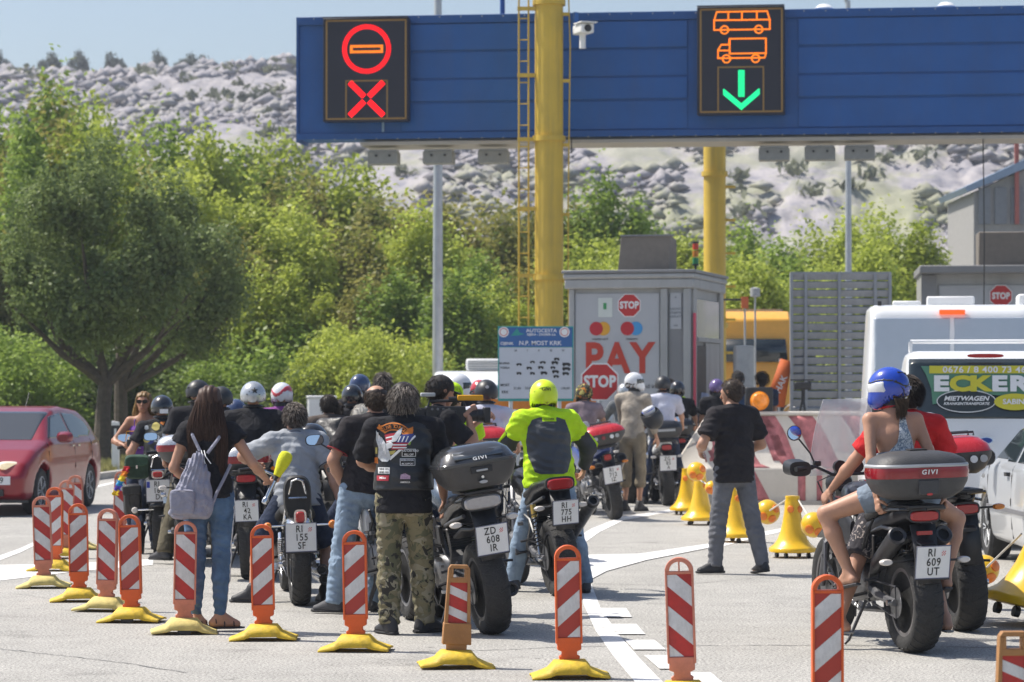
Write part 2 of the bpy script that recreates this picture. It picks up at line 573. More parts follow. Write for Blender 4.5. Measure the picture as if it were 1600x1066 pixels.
for p, l, a in along([q for q in KERB if 38 < q[1] < 99], 1.0):
    o = link('kerb_stone', kme, kerb, bev=.012); o.location = (p.x, p.y, 0); o.rotation_euler.z = a; o.scale.x = l - .01
def mark(pts, name='lane_marking'):
    g = [G(x, y) for x, y in pts]
    return sheet(name, [(p.x, p.y) for p in g], .008, PAINT)
def mark_path(L_, R_):
    b = MB(); n = len(L_)
    g = [G(*p) for p in L_] + [G(*p) for p in R_]
    b.add([(p.x, p.y, .004) for p in g], [(i, i + 1, n + i + 1, n + i) for i in range(n - 1)])
    me = bpy.data.meshes.new('m'); me.from_pydata(b.v, [], b.f); me.update()
    if me.polygons[0].normal.z < 0: me.flip_normals()
    me.materials.append(PAINT)
    return struct(link('lane_marking', me))
mark_path([(905, 905), (912, 945), (930, 985), (958, 1025), (992, 1066), (1045, 1120)], [(921, 905), (938, 950), (965, 990), (1000, 1030), (1035, 1066), (1095, 1120)])
mark([(905, 868), (1000, 866), (1110, 850), (1116, 855), (1010, 876), (948, 893), (925, 905), (905, 908)], 'lane_chevron')
mark_path([(1108, 852), (1180, 834), (1260, 818), (1340, 806)], [(1114, 858), (1186, 839), (1262, 822), (1342, 809)])
mark_path([(880, 852), (925, 826), (970, 808), (1056, 795), (1120, 790)], [(900, 858), (936, 832), (975, 813), (1056, 799), (1120, 793)])
for q in ([(934, 951), (978, 951), (987, 965), (944, 965)], [(950, 976), (994, 976), (1008, 992), (964, 992)], [(976, 1001), (1022, 1001), (1040, 1016), (990, 1016)], [(1006, 1025), (1046, 1025), (1052, 1046), (1030, 1046)], [(1060, 1052), (1110, 1052), (1134, 1072), (1080, 1072)]):
    mark(q, 'marking_block')
mark_path([(-40, 884), (60, 882), (130, 880), (240, 874)], [(-40, 912), (40, 903), (120, 893), (240, 883)])
mark_path([(-60, 880), (-10, 872), (30, 858), (62, 844)], [(-60, 888), (-10, 880), (34, 863), (66, 847)])
mark_path([(148, 760), (205, 747), (300, 728), (400, 712)], [(148, 763), (205, 749), (300, 730), (400, 713)])
TAR = mat('tar', (.10, .10, .098), .7, var=0)
def crack(pts, w, name='tar_seam'):
    rr = random.Random(len(pts) * 7 + int(pts[0][1]))
    path = []
    for (a, b) in zip(pts[:-1], pts[1:]):
        pa, pb = G(*a), G(*b); n = 14
        for i in range(n): path.append(pa.lerp(pb, i / n) + V((0, rr.uniform(-.03, .03), 0)))
    b = MB(); n = len(path)
    for i, p in enumerate(path):
        ww = w * rr.uniform(.25, 1)
        b.v += [(p.x, p.y - ww, .003), (p.x, p.y + ww, .003)]
    b.f = [(2 * i, 2 * i + 2, 2 * i + 3, 2 * i + 1) for i in range(n - 1)]
    me = bpy.data.meshes.new('m'); me.from_pydata(b.v, [], b.f); me.update()
    if me.polygons[0].normal.z < 0: me.flip_normals()
    me.materials.append(TAR)
    struct(link(name, me))
crack([(-20, 1012), (60, 1020), (190, 1035), (300, 1052)], .012)
crack([(0, 925), (120, 940), (260, 925)], .008)
crack([(640, 1018), (760, 1016), (900, 1010), (1060, 1009), (1300, 1008), (1600, 1012)], .012)
crack([(930, 912), (1050, 915), (1180, 903), (1300, 905)], .01)
crack([(800, 962), (860, 967), (905, 963)], .01)
crack([(200, 905), (420, 925), (560, 915)], .008)
crack([(1120, 945), (1300, 950), (1560, 945)], .006)

def hill():
    nx, ny = 440, 270
    xs = np.linspace(-110, 130, nx); ys = 150 + (np.linspace(0, 1, ny) ** 1.15) * 320
    X, Y = np.meshgrid(xs * 1.0, ys)
    X = X * (.35 + Y / 400)
    t = np.clip((Y - 160) / 240, 0, 1)
    crest = 45.6 + 1.2 * fbm(X / 45 + 3, Y * 0 + 1, 3)
    prof = .16 * np.clip(t * 2.2, 0, 1) + .84 * (1 - (1 - np.clip((t - .1) / .9, 0, 1)) ** 1.5)
    H = crest * prof
    right = np.clip((X - 62) / 60, 0, 1)
    H = H * (1 - .25 * right)
    back = np.clip((Y - 402) / 70, 0, 1)
    H = H - back * 14
    am = np.clip(t * 3, 0, 1) * (1 - .6 * np.clip((Y - 385) / 20, 0, 1))
    rk = np.abs(fbm(X / 6 + Y / 31, Y / 14 + X / 40, 5, 3)) * .5 + fbm(X / 26, Y / 40, 4, 9) * 1.6
    fine = (.5 - np.abs(fbm(X / 2.0 + Y / 9, Y / 3.4 - X / 7, 5, 21))) * 1.8
    H = H + (rk + fine * np.clip(fbm(X / 14, Y / 16, 3, 33) * 2.4 + .75, .1, 1.5)) * am - 1.2 * am
    v = np.stack([X, Y, H], -1).reshape(-1, 3)
    a = np.arange(nx * ny).reshape(ny, nx)
    f = np.stack([a[:-1, :-1], a[:-1, 1:], a[1:, 1:], a[1:, :-1]], -1).reshape(-1, 4)
    me = np_mesh('hill', v, f, False)
    m, N, L, b = nodes('limestone_hill')
    tc = N.new('ShaderNodeTexCoord')
    def nz(sc, det=6, ro=.65, st=None):
        n = N.new('ShaderNodeTexNoise'); n.inputs['Scale'].default_value = sc; n.inputs['Detail'].default_value = det; n.inputs['Roughness'].default_value = ro
        if st:
            mp = N.new('ShaderNodeMapping'); mp.inputs['Scale'].default_value = st; L.new(tc.outputs['Object'], mp.inputs[0]); L.new(mp.outputs[0], n.inputs['Vector'])
        else: L.new(tc.outputs['Object'], n.inputs['Vector'])
        return n
    n1 = nz(.62, 9, .78, (1, .5, 1)); n2 = nz(.11, 8, .72, (.8, .5, 1.6))
    r1 = ramp(N, [(.34, (.19, .195, .235)), (.46, (.30, .285, .305)), (.60, (.40, .375, .375))])  # dark bluish end paints crevice shade into the pale rock colour
    L.new(n1.outputs[0], r1.inputs[0])
    r2 = ramp(N, [(.47, (0, 0, 0)), (.56, (1, 1, 1))]); L.new(n2.outputs[0], r2.inputs[0])
    sep = N.new('ShaderNodeSeparateXYZ'); L.new(tc.outputs['Object'], sep.inputs[0])
    mr = N.new('ShaderNodeMapRange'); mr.inputs['From Min'].default_value = 34; mr.inputs['From Max'].default_value = 14; mr.inputs['To Min'].default_value = .06; mr.inputs['To Max'].default_value = .75
    L.new(sep.outputs['Z'], mr.inputs[0])
    mu = N.new('ShaderNodeMath'); mu.operation = 'MULTIPLY'; L.new(r2.outputs[0], mu.inputs[0]); L.new(mr.outputs[0], mu.inputs[1])
    mx = N.new('ShaderNodeMixRGB'); mx.inputs[2].default_value = (.30, .31, .17, 1)
    L.new(mu.outputs[0], mx.inputs[0]); L.new(r1.outputs[0], mx.inputs[1])
    L.new(mx.outputs[0], b.inputs['Base Color']); b.inputs['Roughness'].default_value = .95; b.inputs['Specular IOR Level'].default_value = .1
    me.materials.append(m)
    o = struct(link('hill', me))
    return X, Y, H
HX, HY, HH = hill()
def hill_z(x, y):
    i = np.argmin(np.abs(HY[:, 0] - y)); j = np.argmin(np.abs(HX[i] - x)); return float(HH[i, j])

def hill_stuff():
    r = np.random.default_rng(12)
    n = 56000
    y = r.uniform(180, 402, n); x = r.uniform(-1, 1, n) * (14 + y * .19) + y * .0
    cl = fbm(x / 9, y / 16, 4, 71) + .5 * fbm(x / 30, y / 40, 3, 5)
    k = cl > -.16; x, y = x[k], y[k]; n = len(x)
    iy = np.clip(np.searchsorted(HY[:, 0], y), 0, HY.shape[0] - 1)
    x0 = HX[iy, 0]; x1 = HX[iy, -1]; ix = np.clip(((x - x0) / (x1 - x0) * (HX.shape[1] - 1)).round().astype(int), 0, HX.shape[1] - 1)
    z = HH[iy, ix]
    s = (r.random(n) ** 4 * .95 + .15) * (.6 + y / 700)
    o8 = np.array([(1, 0, 0), (0, 1, 0), (-1, 0, 0), (0, -1, 0), (0, 0, 1), (0, 0, -.6)], float)
    f8 = np.array([(0, 1, 4), (1, 2, 4), (2, 3, 4), (3, 0, 4), (1, 0, 5), (2, 1, 5), (3, 2, 5), (0, 3, 5)])
    j = o8[None] * (1 + r.uniform(-.45, .45, (n, 6, 3))) + r.uniform(-.2, .2, (n, 6, 3))
    a = r.uniform(0, 6.28, n); ca, sa = np.cos(a)[:, None], np.sin(a)[:, None]
    jx = j[..., 0] * ca - j[..., 1] * sa; jy = j[..., 0] * sa + j[..., 1] * ca
    v = np.stack([x[:, None] + jx * s[:, None] * 1.25, y[:, None] + jy * s[:, None], z[:, None] + j[..., 2] * s[:, None] * .75 + s[:, None] * .15], -1).reshape(-1, 3)
    f = (f8[None] + (np.arange(n) * 6)[:, None, None]).reshape(-1, 3)
    me = np_mesh('boulders', v, f, False); me.materials.append(_m['limestone_hill'])
    o = link('boulders', me); o['kind'] = 'stuff'; o['label'] = 'pale limestone boulders and scree covering the hillside'
    m_ = 420; yb = r.uniform(190, 398, m_); xb = r.uniform(-1, 1, m_) * (14 + yb * .19)
    vs = []; 
    for i in range(m_):
        zb = hill_z(xb[i], yb[i]); k_ = 36; w = r.uniform(.5, 1.5)
        p = np.stack([xb[i] + r.normal(0, w * .5, k_), yb[i] + r.normal(0, w * .5, k_), zb + .2 + np.abs(r.normal(0, w * .35, k_))], 1)
        u = r.normal(size=(k_, 3)) * .22; w_ = r.normal(size=(k_, 3)) * .22
        vs.append(np.stack([p - u, p + w_, p + u, p - w_], 1).reshape(-1, 3))
    v = np.concatenate(vs); me = np_mesh('scrub', v, np.arange(len(v)).reshape(-1, 4), False); me.materials.append(leafmat('scrub_leaf', (.10, .115, .08), (.20, .21, .13), .3))
    o = link('hillside_scrub', me); o['kind'] = 'stuff'; o['label'] = 'low dark scrub dotted over the limestone hillside'
hill_stuff()
def crown_mesh(name, seed, w, h, n, leaf, mt, zb=0.0, blobs=26, spiky=0.0, bs=(.20, .40)):
    r = np.random.default_rng(seed)
    c = []
    while len(c) < blobs:
        p = r.uniform(-1, 1, 3)
        if (p ** 2).sum() < 1 and not (p[2] < -.5 and abs(p[0]) > .6): c.append(p * [.78, .78, .82])
    c = np.array(c)
    br = r.uniform(bs[0], bs[1], blobs)
    k = r.integers(0, blobs, n)
    d = r.normal(size=(n, 3)); d /= np.linalg.norm(d, axis=1)[:, None]
    rad = br[k] * (1 - .45 * r.random(n) ** 2) * (1 + .18 * r.normal(size=n))
    p = c[k] + d * rad[:, None] * [1, 1, 1 + spiky]
    p = p * [w / 2, w / 2, h / 2] + [0, 0, zb + h / 2]
    nrm = d * .5 + r.normal(size=(n, 3)) * .6 + [0, 0, .35]
    nrm /= np.linalg.norm(nrm, axis=1)[:, None]
    a = np.cross(nrm, r.normal(size=(n, 3))); a /= np.linalg.norm(a, axis=1)[:, None]
    b = np.cross(nrm, a)
    s = leaf * r.uniform(.6, 1.3, n)[:, None]
    v = np.stack([p - a * s, p + b * s * .55, p + a * s, p - b * s * .55], 1).reshape(-1, 3)
    f = np.arange(4 * n).reshape(n, 4)
    me = np_mesh(name, v, f, False)
    me.materials.append(mt)
    return me
BARK = mat('bark', (.10, .08, .062), .9, var=.35, vs=12, bump=.8, bs=20)
def trunk_mesh(seed, h, r0, n=5, spread=.5, split=1.0):
    rr = random.Random(seed); b = MB()
    top = V((rr.uniform(-.2, .2), rr.uniform(-.2, .2), split))
    b.tube([(0, 0, -.05), (0, 0, .1), tuple(top * .5 + V((.03, 0, 0))), tuple(top)], [r0 * 1.5, r0 * 1.1, r0, r0 * .85], 9)
    for i in range(n):
        a = 2 * PI * i / n + rr.uniform(-.5, .5)
        e = V((math.cos(a) * spread * rr.uniform(.5, 1.1), math.sin(a) * spread * rr.uniform(.5, 1.1), h * rr.uniform(.7, .95)))
        mid = top.lerp(e, .5) + V((math.cos(a), math.sin(a), 0)) * spread * .12
        b.tube([tuple(top * .92), tuple(top.lerp(mid, .5)), tuple(mid), tuple(e)], [r0 * .6, r0 * .48, r0 * .32, r0 * .08], 6)
        for q in range(2):
            e2 = mid.lerp(e, .3) + V((rr.uniform(-1, 1), rr.uniform(-1, 1), rr.uniform(.3, 1))) * spread * .45
            b.tube([tuple(mid), tuple(e2)], [r0 * .22, r0 * .05], 5)
    return b.mesh('trunk')
LEAF_A = leafmat('leaf_yellow_green', (.20, .27, .03), (.48, .54, .10), .52)
LEAF_B = leafmat('leaf_mid_green', (.11, .185, .035), (.33, .44, .09), .5)
LEAF_C = leafmat('leaf_dark_grey_green', (.062, .108, .032), (.23, .29, .10), .38)
LEAF_E = leafmat('leaf_olive', (.11, .15, .035), (.36, .33, .09), .45)
LEAF_D = leafmat('leaf_dusty_blue', (.07, .085, .065), (.12, .135, .10), .2)
protos = {}
def tree_proto(kind):
    if kind in protos: return protos[kind]
    K = {'a': (11, 4.4, 7.6, 15000, .105, LEAF_A, 1.0, 34, .6), 'b': (12, 3.8, 8.0, 15000, .11, LEAF_B, 1.0, 26, .7), 'c': (13, 4.6, 6.8, 15000, .105, LEAF_A, .9, 30, .4),
         'd': (14, 3.6, 7.2, 14000, .11, LEAF_E, 1.0, 20, .8), 's': (15, 3.4, 2.7, 13000, .058, LEAF_A, .0, 26, .5), 't': (16, 3.4, 2.9, 13000, .058, LEAF_B, .0, 24, .5), 'u': (18, 3.4, 2.8, 12000, .055, LEAF_C, .0, 22, .5), 'h': (17, 4, 3.0, 2600, .16, LEAF_D, 0, 14, .0)}[kind]
    cm = crown_mesh('crown', K[0], K[1], K[2], K[3], K[4], K[5], K[6], K[7], K[8])
    tm = trunk_mesh(K[0], K[6] + K[2] * .8, .13 if kind in 'abcd' else .05, 5, K[1] * .3, max(.25, K[6]))
    tm.materials.append(BARK)
    protos[kind] = (cm, tm, K[6] + K[2])
    return protos[kind]
def place_tree(kind, x, d, top, label, group, sx=1.0, rz=0, name='tree', z=.1):
    cm, tm, h = tree_proto(kind)
    X = (x - 800) * d / F
    H = CAMZ + (HOR - top) * d / F - z
    s = H / h
    t = thing(name, label, 'tree' if name == 'tree' else 'shrub', (X, d, z), rz, group)
    c = link('crown', cm, t); u = link('trunk', tm, t)
    t.scale = (s ** .5 * sx, s ** .5 * sx, s)
    return t
prof = [(-80, 165), (0, 150), (60, 135), (130, 160), (200, 203), (300, 232), (360, 250), (450, 255), (520, 290), (640, 305), (720, 315), (800, 305), (880, 312), (950, 300), (1000, 352), (1060, 392), (1150, 350), (1230, 390), (1330, 332), (1410, 345), (1450, 400)]
def zone(x):
    return ('left of the gantry' if x < 480 else 'left of the grey lamp post' if x < 683 else 'left of the yellow column' if x < 850
            else 'behind the toll booth' if x < 1130 else 'behind the slatted screen')
ORD = ['first', 'second', 'third', 'fourth', 'fifth', 'sixth', 'seventh', 'eighth', 'ninth', 'tenth', 'eleventh', 'twelfth', 'thirteenth', 'fourteenth', 'fifteenth']
_cnt = {}
def nth(key):
    _cnt[key] = _cnt.get(key, 0) + 1
    return ORD[min(14, _cnt[key] - 1)]
rt = random.Random(5)
x = -90
i = 0
while x < 1450:
    top = np.interp(x, [p[0] for p in prof], [p[1] for p in prof])
    k = 'abcd'[rt.randrange(4)] if x < 900 else 'acab'[rt.randrange(4)]
    place_tree(k, x, rt.uniform(84, 96), top + rt.uniform(-6, 12), 'tall leafy belt tree %s, %s from the left' % (zone(x), nth('t' + zone(x))), 'tall belt trees %s' % zone(x), rt.uniform(.9, 1.15), rt.uniform(0, 6.28))
    k2 = 'abcd'[rt.randrange(4)]
    place_tree(k2, x + rt.uniform(-30, 30), rt.uniform(74, 82), top + rt.uniform(50, 110), 'lower bushy tree %s, %s from the left' % (zone(x), nth('l' + zone(x))), 'lower belt trees %s' % zone(x), rt.uniform(.8, 1.0), rt.uniform(0, 6.28))
    x += rt.uniform(48, 66); i += 1
x = -50
while x < 860:
    top = np.interp(x, [p[0] for p in prof], [p[1] for p in prof])
    if not (0 < x < 330): place_tree('dbad'[rt.randrange(4)], x, rt.uniform(71, 74), max(330, top + rt.uniform(120, 210)), 'young leafy tree at the front %s, %s from the left' % (zone(x), nth('f' + zone(x))), 'front row trees %s' % zone(x), rt.uniform(.75, .95), rt.uniform(0, 6.28))
    x += rt.uniform(42, 60)
x = -60
while x < 1330:
    place_tree(('tu' if x < 500 else 'st')[rt.randrange(2)], x, rt.uniform(106, 110) if x > 720 else rt.uniform(68, 73), rt.uniform(510, 575) if x < 740 else rt.uniform(480, 540), 'dense low shrub under the trees %s, %s from the left' % (zone(x), nth('s' + zone(x))), 'undergrowth shrubs %s' % zone(x), rt.uniform(1.0, 1.5), rt.uniform(0, 6.28), 'shrub')
    x += rt.uniform(38, 55)
for i, (x, top, d) in enumerate(((515, 540, 68), (555, 505, 69), (600, 520, 67), (640, 535, 70))):
    place_tree('s', x, d, top, 'pale yellow-green bush left of the grey lamp post, %s of four from the left' % ORD[i], 'pale bushes by the lamp post', .95, x, 'shrub')
for (x, top, lab) in ((-5, 68, 'dark bush on the ridge at the far left edge'), (80, 70, 'wide low dark bush on the ridge, second from the left'), (124, 68, 'small round dark bush on the ridge, third from the left'), (182, 72, 'small bush on the ridge, fourth from the left'), (250, 68, 'rounded bush on the ridge left of the largest bush'), (300, 72, 'largest dark bush on the ridge, with flat top'), (326, 76, 'bush on the ridge touching the largest bush'), (405, 88, 'flat low bush on the ridge near the gantry'), (440, 86, 'pale bush on the ridge next to the gantry edge')):
    d = 396; X = (x - 800) * d / F; z = hill_z(X, d) - .8
    cm, tm, h = tree_proto('h')
    t = thing('ridge_bush', lab, 'bush', (X, d, z), x, 'bushes on the ridge'); H = max(1.3, CAMZ + (HOR - top) * d / F - z)
    t.scale = (1.5 if x in (80, 300) else 1.0, .9, max(.4, (H - .6) / h))
    link('crown', cm, t)
for i, (x, y, d) in enumerate(((385, 245, 300), (110, 130, 360), (1055, 310, 290), (1000, 270, 300), (90, 330, 250), (420, 240, 290), (1290, 300, 290), (1060, 335, 270), (575, 290, 280), (1240, 250, 320), (1420, 260, 300), (290, 150, 350))):
    X = (x - 800) * d / F; z = hill_z(X, d)
    cm, tm, h = tree_proto('h')
    t = thing('hillside_bush', 'small bluish bush on the bare limestone slope', 'bush', (X, d, z - .5), i, 'scattered bushes on the limestone slope')
    s = .55 + .4 * ((i * 37) % 10) / 10; t.scale = (s, s, s); link('crown', cm, t)

def big_tree():
    t = thing('broadleaf_tree', 'large dark grey-green tree with forked trunk behind the red car', 'tree', G(158, 722, .1), 0)
    b = MB()
    b.tube([(0, 0, -.1), (.02, 0, .3), (.05, 0, 1.2), (.1, .05, 1.75)], [.26, .19, .16, .15], 10)
    for e, m_ in (((-1.7, .3, 4.2), (-.9, 0, 2.6)), ((-.4, -.3, 5), (-.2, 0, 3)), ((1.3, .5, 4.6), (.75, .2, 2.7)), ((1.9, -.2, 3.6), (1.0, 0, 2.4)), ((-1.8, -.4, 3.3), (-.8, -.2, 2.3))):
        b.tube([(.1, .05, 1.65), tuple(V((.1, .05, 1.7)).lerp(V(m_), .5)), m_, e], [.12, .10, .075, .02], 7)
        b.tube([m_, tuple(V(m_) + (V(e) - V(m_)) * .5 + V((.4, .2, .2)))], [.05, .01], 5)
    b.build('trunk', BARK, t)
    me = crown_mesh('crown', 44, 5.4, 5.0, 40000, .060, LEAF_C, 1.95, 50, .3, (.11, .23))
    o = link('crown', me, t); o.location = (.05, 0, 0)
    t = thing('broadleaf_tree', 'second dark tree with leaning trunk just right of the big dark tree', 'tree', G(192, 716, .1), 0)
    b = MB()
    b.tube([(0, 0, -.1), (-.03, 0, .5), (-.05, 0, 1.7)], [.22, .17, .14], 10)
    for e, m_ in (((.9, .2, 4.4), (.35, 0, 2.6)), ((2.1, 0, 3.9), (1.1, 0, 2.7)), ((.1, .2, 4), (-.1, 0, 2.8)), ((2.5, .3, 3.3), (1.3, .1, 2.3))):
        b.tube([(-.05, 0, 1.5), m_, e], [.10, .07, .02], 7)
    b.build('trunk', BARK, t)
    me = crown_mesh('crown', 45, 3.6, 3.7, 17000, .062, LEAF_C, 2.05, 26, .35, (.12, .30))
    o = link('crown', me, t); o.location = (1.35, .4, 0)
big_tree()
def verge_tufts():
    r = np.random.default_rng(3); n = 26000
    y = r.uniform(43, 72, n); xk = np.interp(y, [p[1] for p in KERB], [p[0] for p in KERB])
    x = xk - .25 - r.random(n) ** 1.5 * 9
    h = r.uniform(.04, .16, n); a = r.uniform(0, 6.28, n); w = .02
    v = np.stack([np.stack([x - w * np.cos(a), y - w * np.sin(a), np.full(n, .1)], 1), np.stack([x + w * np.cos(a), y + w * np.sin(a), np.full(n, .1)], 1), np.stack([x + r.normal(0, .04, n), y + r.normal(0, .04, n), .1 + h], 1)], 1).reshape(-1, 3)
    me = np_mesh('grass', v, np.arange(3 * n).reshape(n, 3), False)
    me.materials.append(leafmat('dry_grass', (.16, .17, .05), (.36, .33, .13), .3))
    o = link('verge_grass', me); o['kind'] = 'stuff'; o['label'] = 'short dry grass on the verge behind the red car'
verge_tufts()
ROCK = mat('white_rock', (.45, .43, .41), .9, var=.2, vs=3, bump=.6, bs=10)
for i, (x, y) in enumerate(((95, 690), (120, 694), (140, 688), (62, 692), (235, 680), (108, 683), (215, 690))):
    me = MB().lathe([(0, 0), (.3, .02), (.36, .15), (.22, .3), (0, .34)], n=7).mesh('rock', False); me.materials.append(ROCK)
    o = link('rock', me); o.location = G(x, y, .1); o.rotation_euler.z = i; o.scale = (1 + .1 * i, .8, .7 + .08 * (i % 4))
    tag(o, 'pale limestone rock lying on the verge under the dark trees', 'rock', 'limestone rocks on the verge')
BLUE = mat('gantry_blue', (.012, .095, .32), .45, var=.10, vs=1.2, bump=.05, bs=3)
streaks(BLUE, .16, (2.5, 2.5, .25))
BLUED = mat('gantry_blue_trim', (.012, .08, .27), .5, var=.1)
GREYM = mat('grey_metal', (.42, .43, .44), .5, .3, var=.08, vs=4)
GALV = mat('galvanised', (.50, .52, .54), .42, .5, var=.12, vs=3)
YEL = mat('column_yellow', (.66, .45, .06), .5, var=.10, vs=1.5, bump=.04, bs=5)
streaks(YEL, .35, (6, 6, .3))
YELL = mat('plastic_yellow', (.80, .48, .012), .30, var=.10, vs=6, coat=.25)
BLACK = mat('black_plastic', (.020, .020, .022), .42, var=.2, vs=14)
RUB = mat('rubber', (.028, .028, .029), .75, var=.3, vs=25, bump=.3, bs=60)
WHITE = mat('white_paint', (.78, .78, .77), .35, var=.05, vs=4)
WHT = mat('print_white', (.78, .78, .78), .6, var=0)
BLK = mat('print_black', (.02, .02, .02), .6, var=0)
BEIGE = mat('beige_metal', (.42, .39, .34), .6, var=.08, vs=3)
def led(name, c, s):
    m, N, L, b = nodes(name)
    b.inputs['Base Color'].default_value = (*c, 1); b.inputs['Roughness'].default_value = .4
    b.inputs['Emission Color'].default_value = (*c, 1); b.inputs['Emission Strength'].default_value = s
    return m
LRED = led('led_red', (1.0, .003, .008), 1.0); LAMB = led('led_amber', (1.0, .24, .006), .85); LGRN = led('led_green', (.01, .80, .30), .7)
LOFF = mat('led_amber_dim', (.33, .19, .05), .5, var=0)
GA = math.atan2(-1.7, 13.7)
g = thing('toll_gantry', 'long blue panelled gantry carrying two lane signs over the toll plaza', 'gantry', P(467, HOR + 0, 55) * V((1, 1, 0)) if False else (P(467, 605, 55).x, 55, 0), GA)
GL = 19.0
pan = MB().bx(0, GL, 0, .9, 6.5, 8.82)
pan.build('box_body', BLUE, g)
bays = [(2.0, 7.52), (9.62, 14.4), (14.42, 18.98)]
for (a, b_) in bays:
    for (z0, z1, o) in ((8.18, 8.68, .045), (7.64, 8.14, .02), (7.20, 7.60, .045), (6.62, 7.16, .02)):
        m_ = MB().bx(a, b_, -o, -.002, z0, z1)
        m_.build('fascia_panel', BLUE, g, bev=.008)
MB().bx(-.02, GL, -.06, -.003, 8.70, 8.86).build('top_rail', BLUED, g, bev=.01)
MB().bx(-.02, GL, -.06, -.003, 6.48, 6.60).build('bottom_rail', BLUED, g, bev=.01)
MB().bx(-.05, -.003, -.05, .93, 6.44, 8.86).build('end_plate', BLUED, g)
MB().bx(1.2, GL, .0, 1.2, 6.37, 6.43).build('soffit', BEIGE, g)
MB().tube([(1.65, -.03, 6.62), (1.65, -.03, 8.66)], .025, 6).build('conduit', mat('pale_blue', (.28, .42, .6), .5), g)
for xx in (10.1, 12.4, 14.6, 17.1): MB().lathe([(.16, 0), (.18, .05), (.1, .12), (0, .14)], (xx, .3, 8.86)).build('roof_vent', WHITE, g)
def led_sign(x0, x1, zt, zb, label, art):
    s = thing('lane_sign', label, 'sign', g.location + Matrix.Rotation(GA, 3, 'Z') @ V(((x0 + x1) / 2, -.062, 0)), GA)
    w = (x1 - x0) / 2
    MB().bx(-w, w, -.26, 0, zb, zt).build('housing', mat('sign_black', (.018, .018, .03), .35, var=.05), s, bev=.01)
    y = -.262
    def ln(pts, m_, r=.012, close=False):
        pts = [V((p[0], y, p[1])) for p in pts]
        if close: pts = pts + [pts[0]]
        b = MB()
        for a, c in zip(pts[:-1], pts[1:]):
            d = (c - a).length; n = V((-(c - a).z, 0, (c - a).x)).normalized() * r
            e = (c - a).normalized() * r
            q = [a - n - e, c - n + e, c + n + e, a + n - e]
            b.add([p + V((0, -.004, 0)) for p in q] + q, [(0, 1, 2, 3), (4, 7, 6, 5), (0, 4, 5, 1), (1, 5, 6, 2), (2, 6, 7, 3), (3, 7, 4, 0)])
        return b
    def dots(pts, m_, r, name, rows=1, gap=.03, closed=False):
        """rows of single light dots following a line"""
        b = MB(); pts = [V((p[0], 0, p[1])) for p in pts]
        if closed: pts.append(pts[0])
        for row in range(rows):
            off = (row - (rows - 1) / 2) * gap
            for a, c in zip(pts[:-1], pts[1:]):
                dd = c - a; L_ = dd.length
                if L_ < 1e-5: continue
                n = V((-dd.z, 0, dd.x)).normalized() * off; k = max(1, round(L_ / gap))
                for i in range(k + (0 if closed else 1)):
                    p = a + dd * i / k + n
                    b.box((p.x, y - .004, p.z), (r, .008, r), (0, R(45), 0))
        return b.build(name, m_, s, smooth=False)
    fr = ln([(-w + .07, zb + .05), (w - .05, zb + .05), (w - .05, zt - .05), (-w + .07, zt - .05)], LOFF, .016, True)
    fr.build('border', LOFF, s, smooth=False)
    art(ln, dots, s, w, zt, zb)
    MB().bx(-w, w, -.34, -.262, zt, zt + .02).build('visor', mat('sign_black', (0, 0, 0)), s)
    return s
def art1(ln, dots, s, w, zt, zb):
    cz = zt - .60; cx = .02
    for rr_ in (.46, .43, .40):
        dots([(cx + rr_ * math.cos(t * PI / 36), cz + rr_ * math.sin(t * PI / 36)) for t in range(72)], LRED, .028, 'light_ring', 1, .034, True)
    for o in (.0, .024): dots([(cx - .31 + o, cz - .065 + o), (cx + .31 - o, cz - .065 + o), (cx + .31 - o, cz + .065 - o), (cx - .31 + o, cz + .065 - o)], LAMB, .024, 'light_bar', 1, .03, True)
    ln([(cx - .40, zb + .07), (cx - .40, zb + .78), (cx + .40, zb + .78), (cx + .40, zb + .07)], LOFF, .014).build('inner_border', LOFF, s, smooth=False)
    c2 = zb + .43
    for a in (45, 135, 225, 315):
        u = V((math.cos(R(a)), math.sin(R(a)) * .98))
        dots([(cx + u.x * .08, c2 + u.y * .08), (cx + u.x * .45, c2 + u.y * .45)], LRED, .028, 'light_cross_arm', 4, .026)
def art2(ln, dots, s, w, zt, zb):
    z = zt
    def px(x, y): return ((x - 1161) / 1.63 / 50.5 * 1.0, z - (y - 22) / 1.63 / 50.5 * 1.0)
    k = 1 / 82.0
    def q(x, y): return ((x - 1161) * k, z - (y - 21) * k)
    D = lambda pts, cl=True: dots([q(*p) for p in pts], LAMB, .026, 'light_outline', 1, .026, cl)
    D([(1124, 29), (1202, 29), (1206, 43), (1206, 57), (1120, 57), (1120, 42)])
    D([(1120, 42), (1206, 42)], False)
    for xx in (1142, 1163, 1186): D([(xx, 30), (xx, 41)], False)
    for cx, cy, r in ((1136, 57, 6), (1189, 57, 6), (1139, 102, 6), (1184, 102, 6)):
        D([(cx + r * math.cos(t * PI / 8), cy + r * math.sin(t * PI / 8)) for t in range(16)])
    D([(1144, 71), (1200, 71), (1200, 94), (1198, 101), (1126, 101), (1126, 88), (1131, 80), (1143, 80)], True)
    D([(1144, 72), (1144, 93)], False); D([(1144, 94), (1199, 94)], False); D([(1127, 89), (1143, 89)], False)
    ln([q(1126, 184), q(1126, 115), q(1196, 115), q(1196, 184)], LOFF, .014).build('inner_border', LOFF, s, smooth=False)
    for o in (-3.6, -1.2, 1.2, 3.6): dots([q(1162 + o, 121), q(1162 + o, 160)], LGRN, .03, 'light_arrow', 1, .028)
    for o in (0, 2.4, 4.8, 7.2): dots([q(1135, 150 + o), q(1162, 173 + o), q(1189, 150 + o)], LGRN, .03, 'light_arrow', 1, .028)
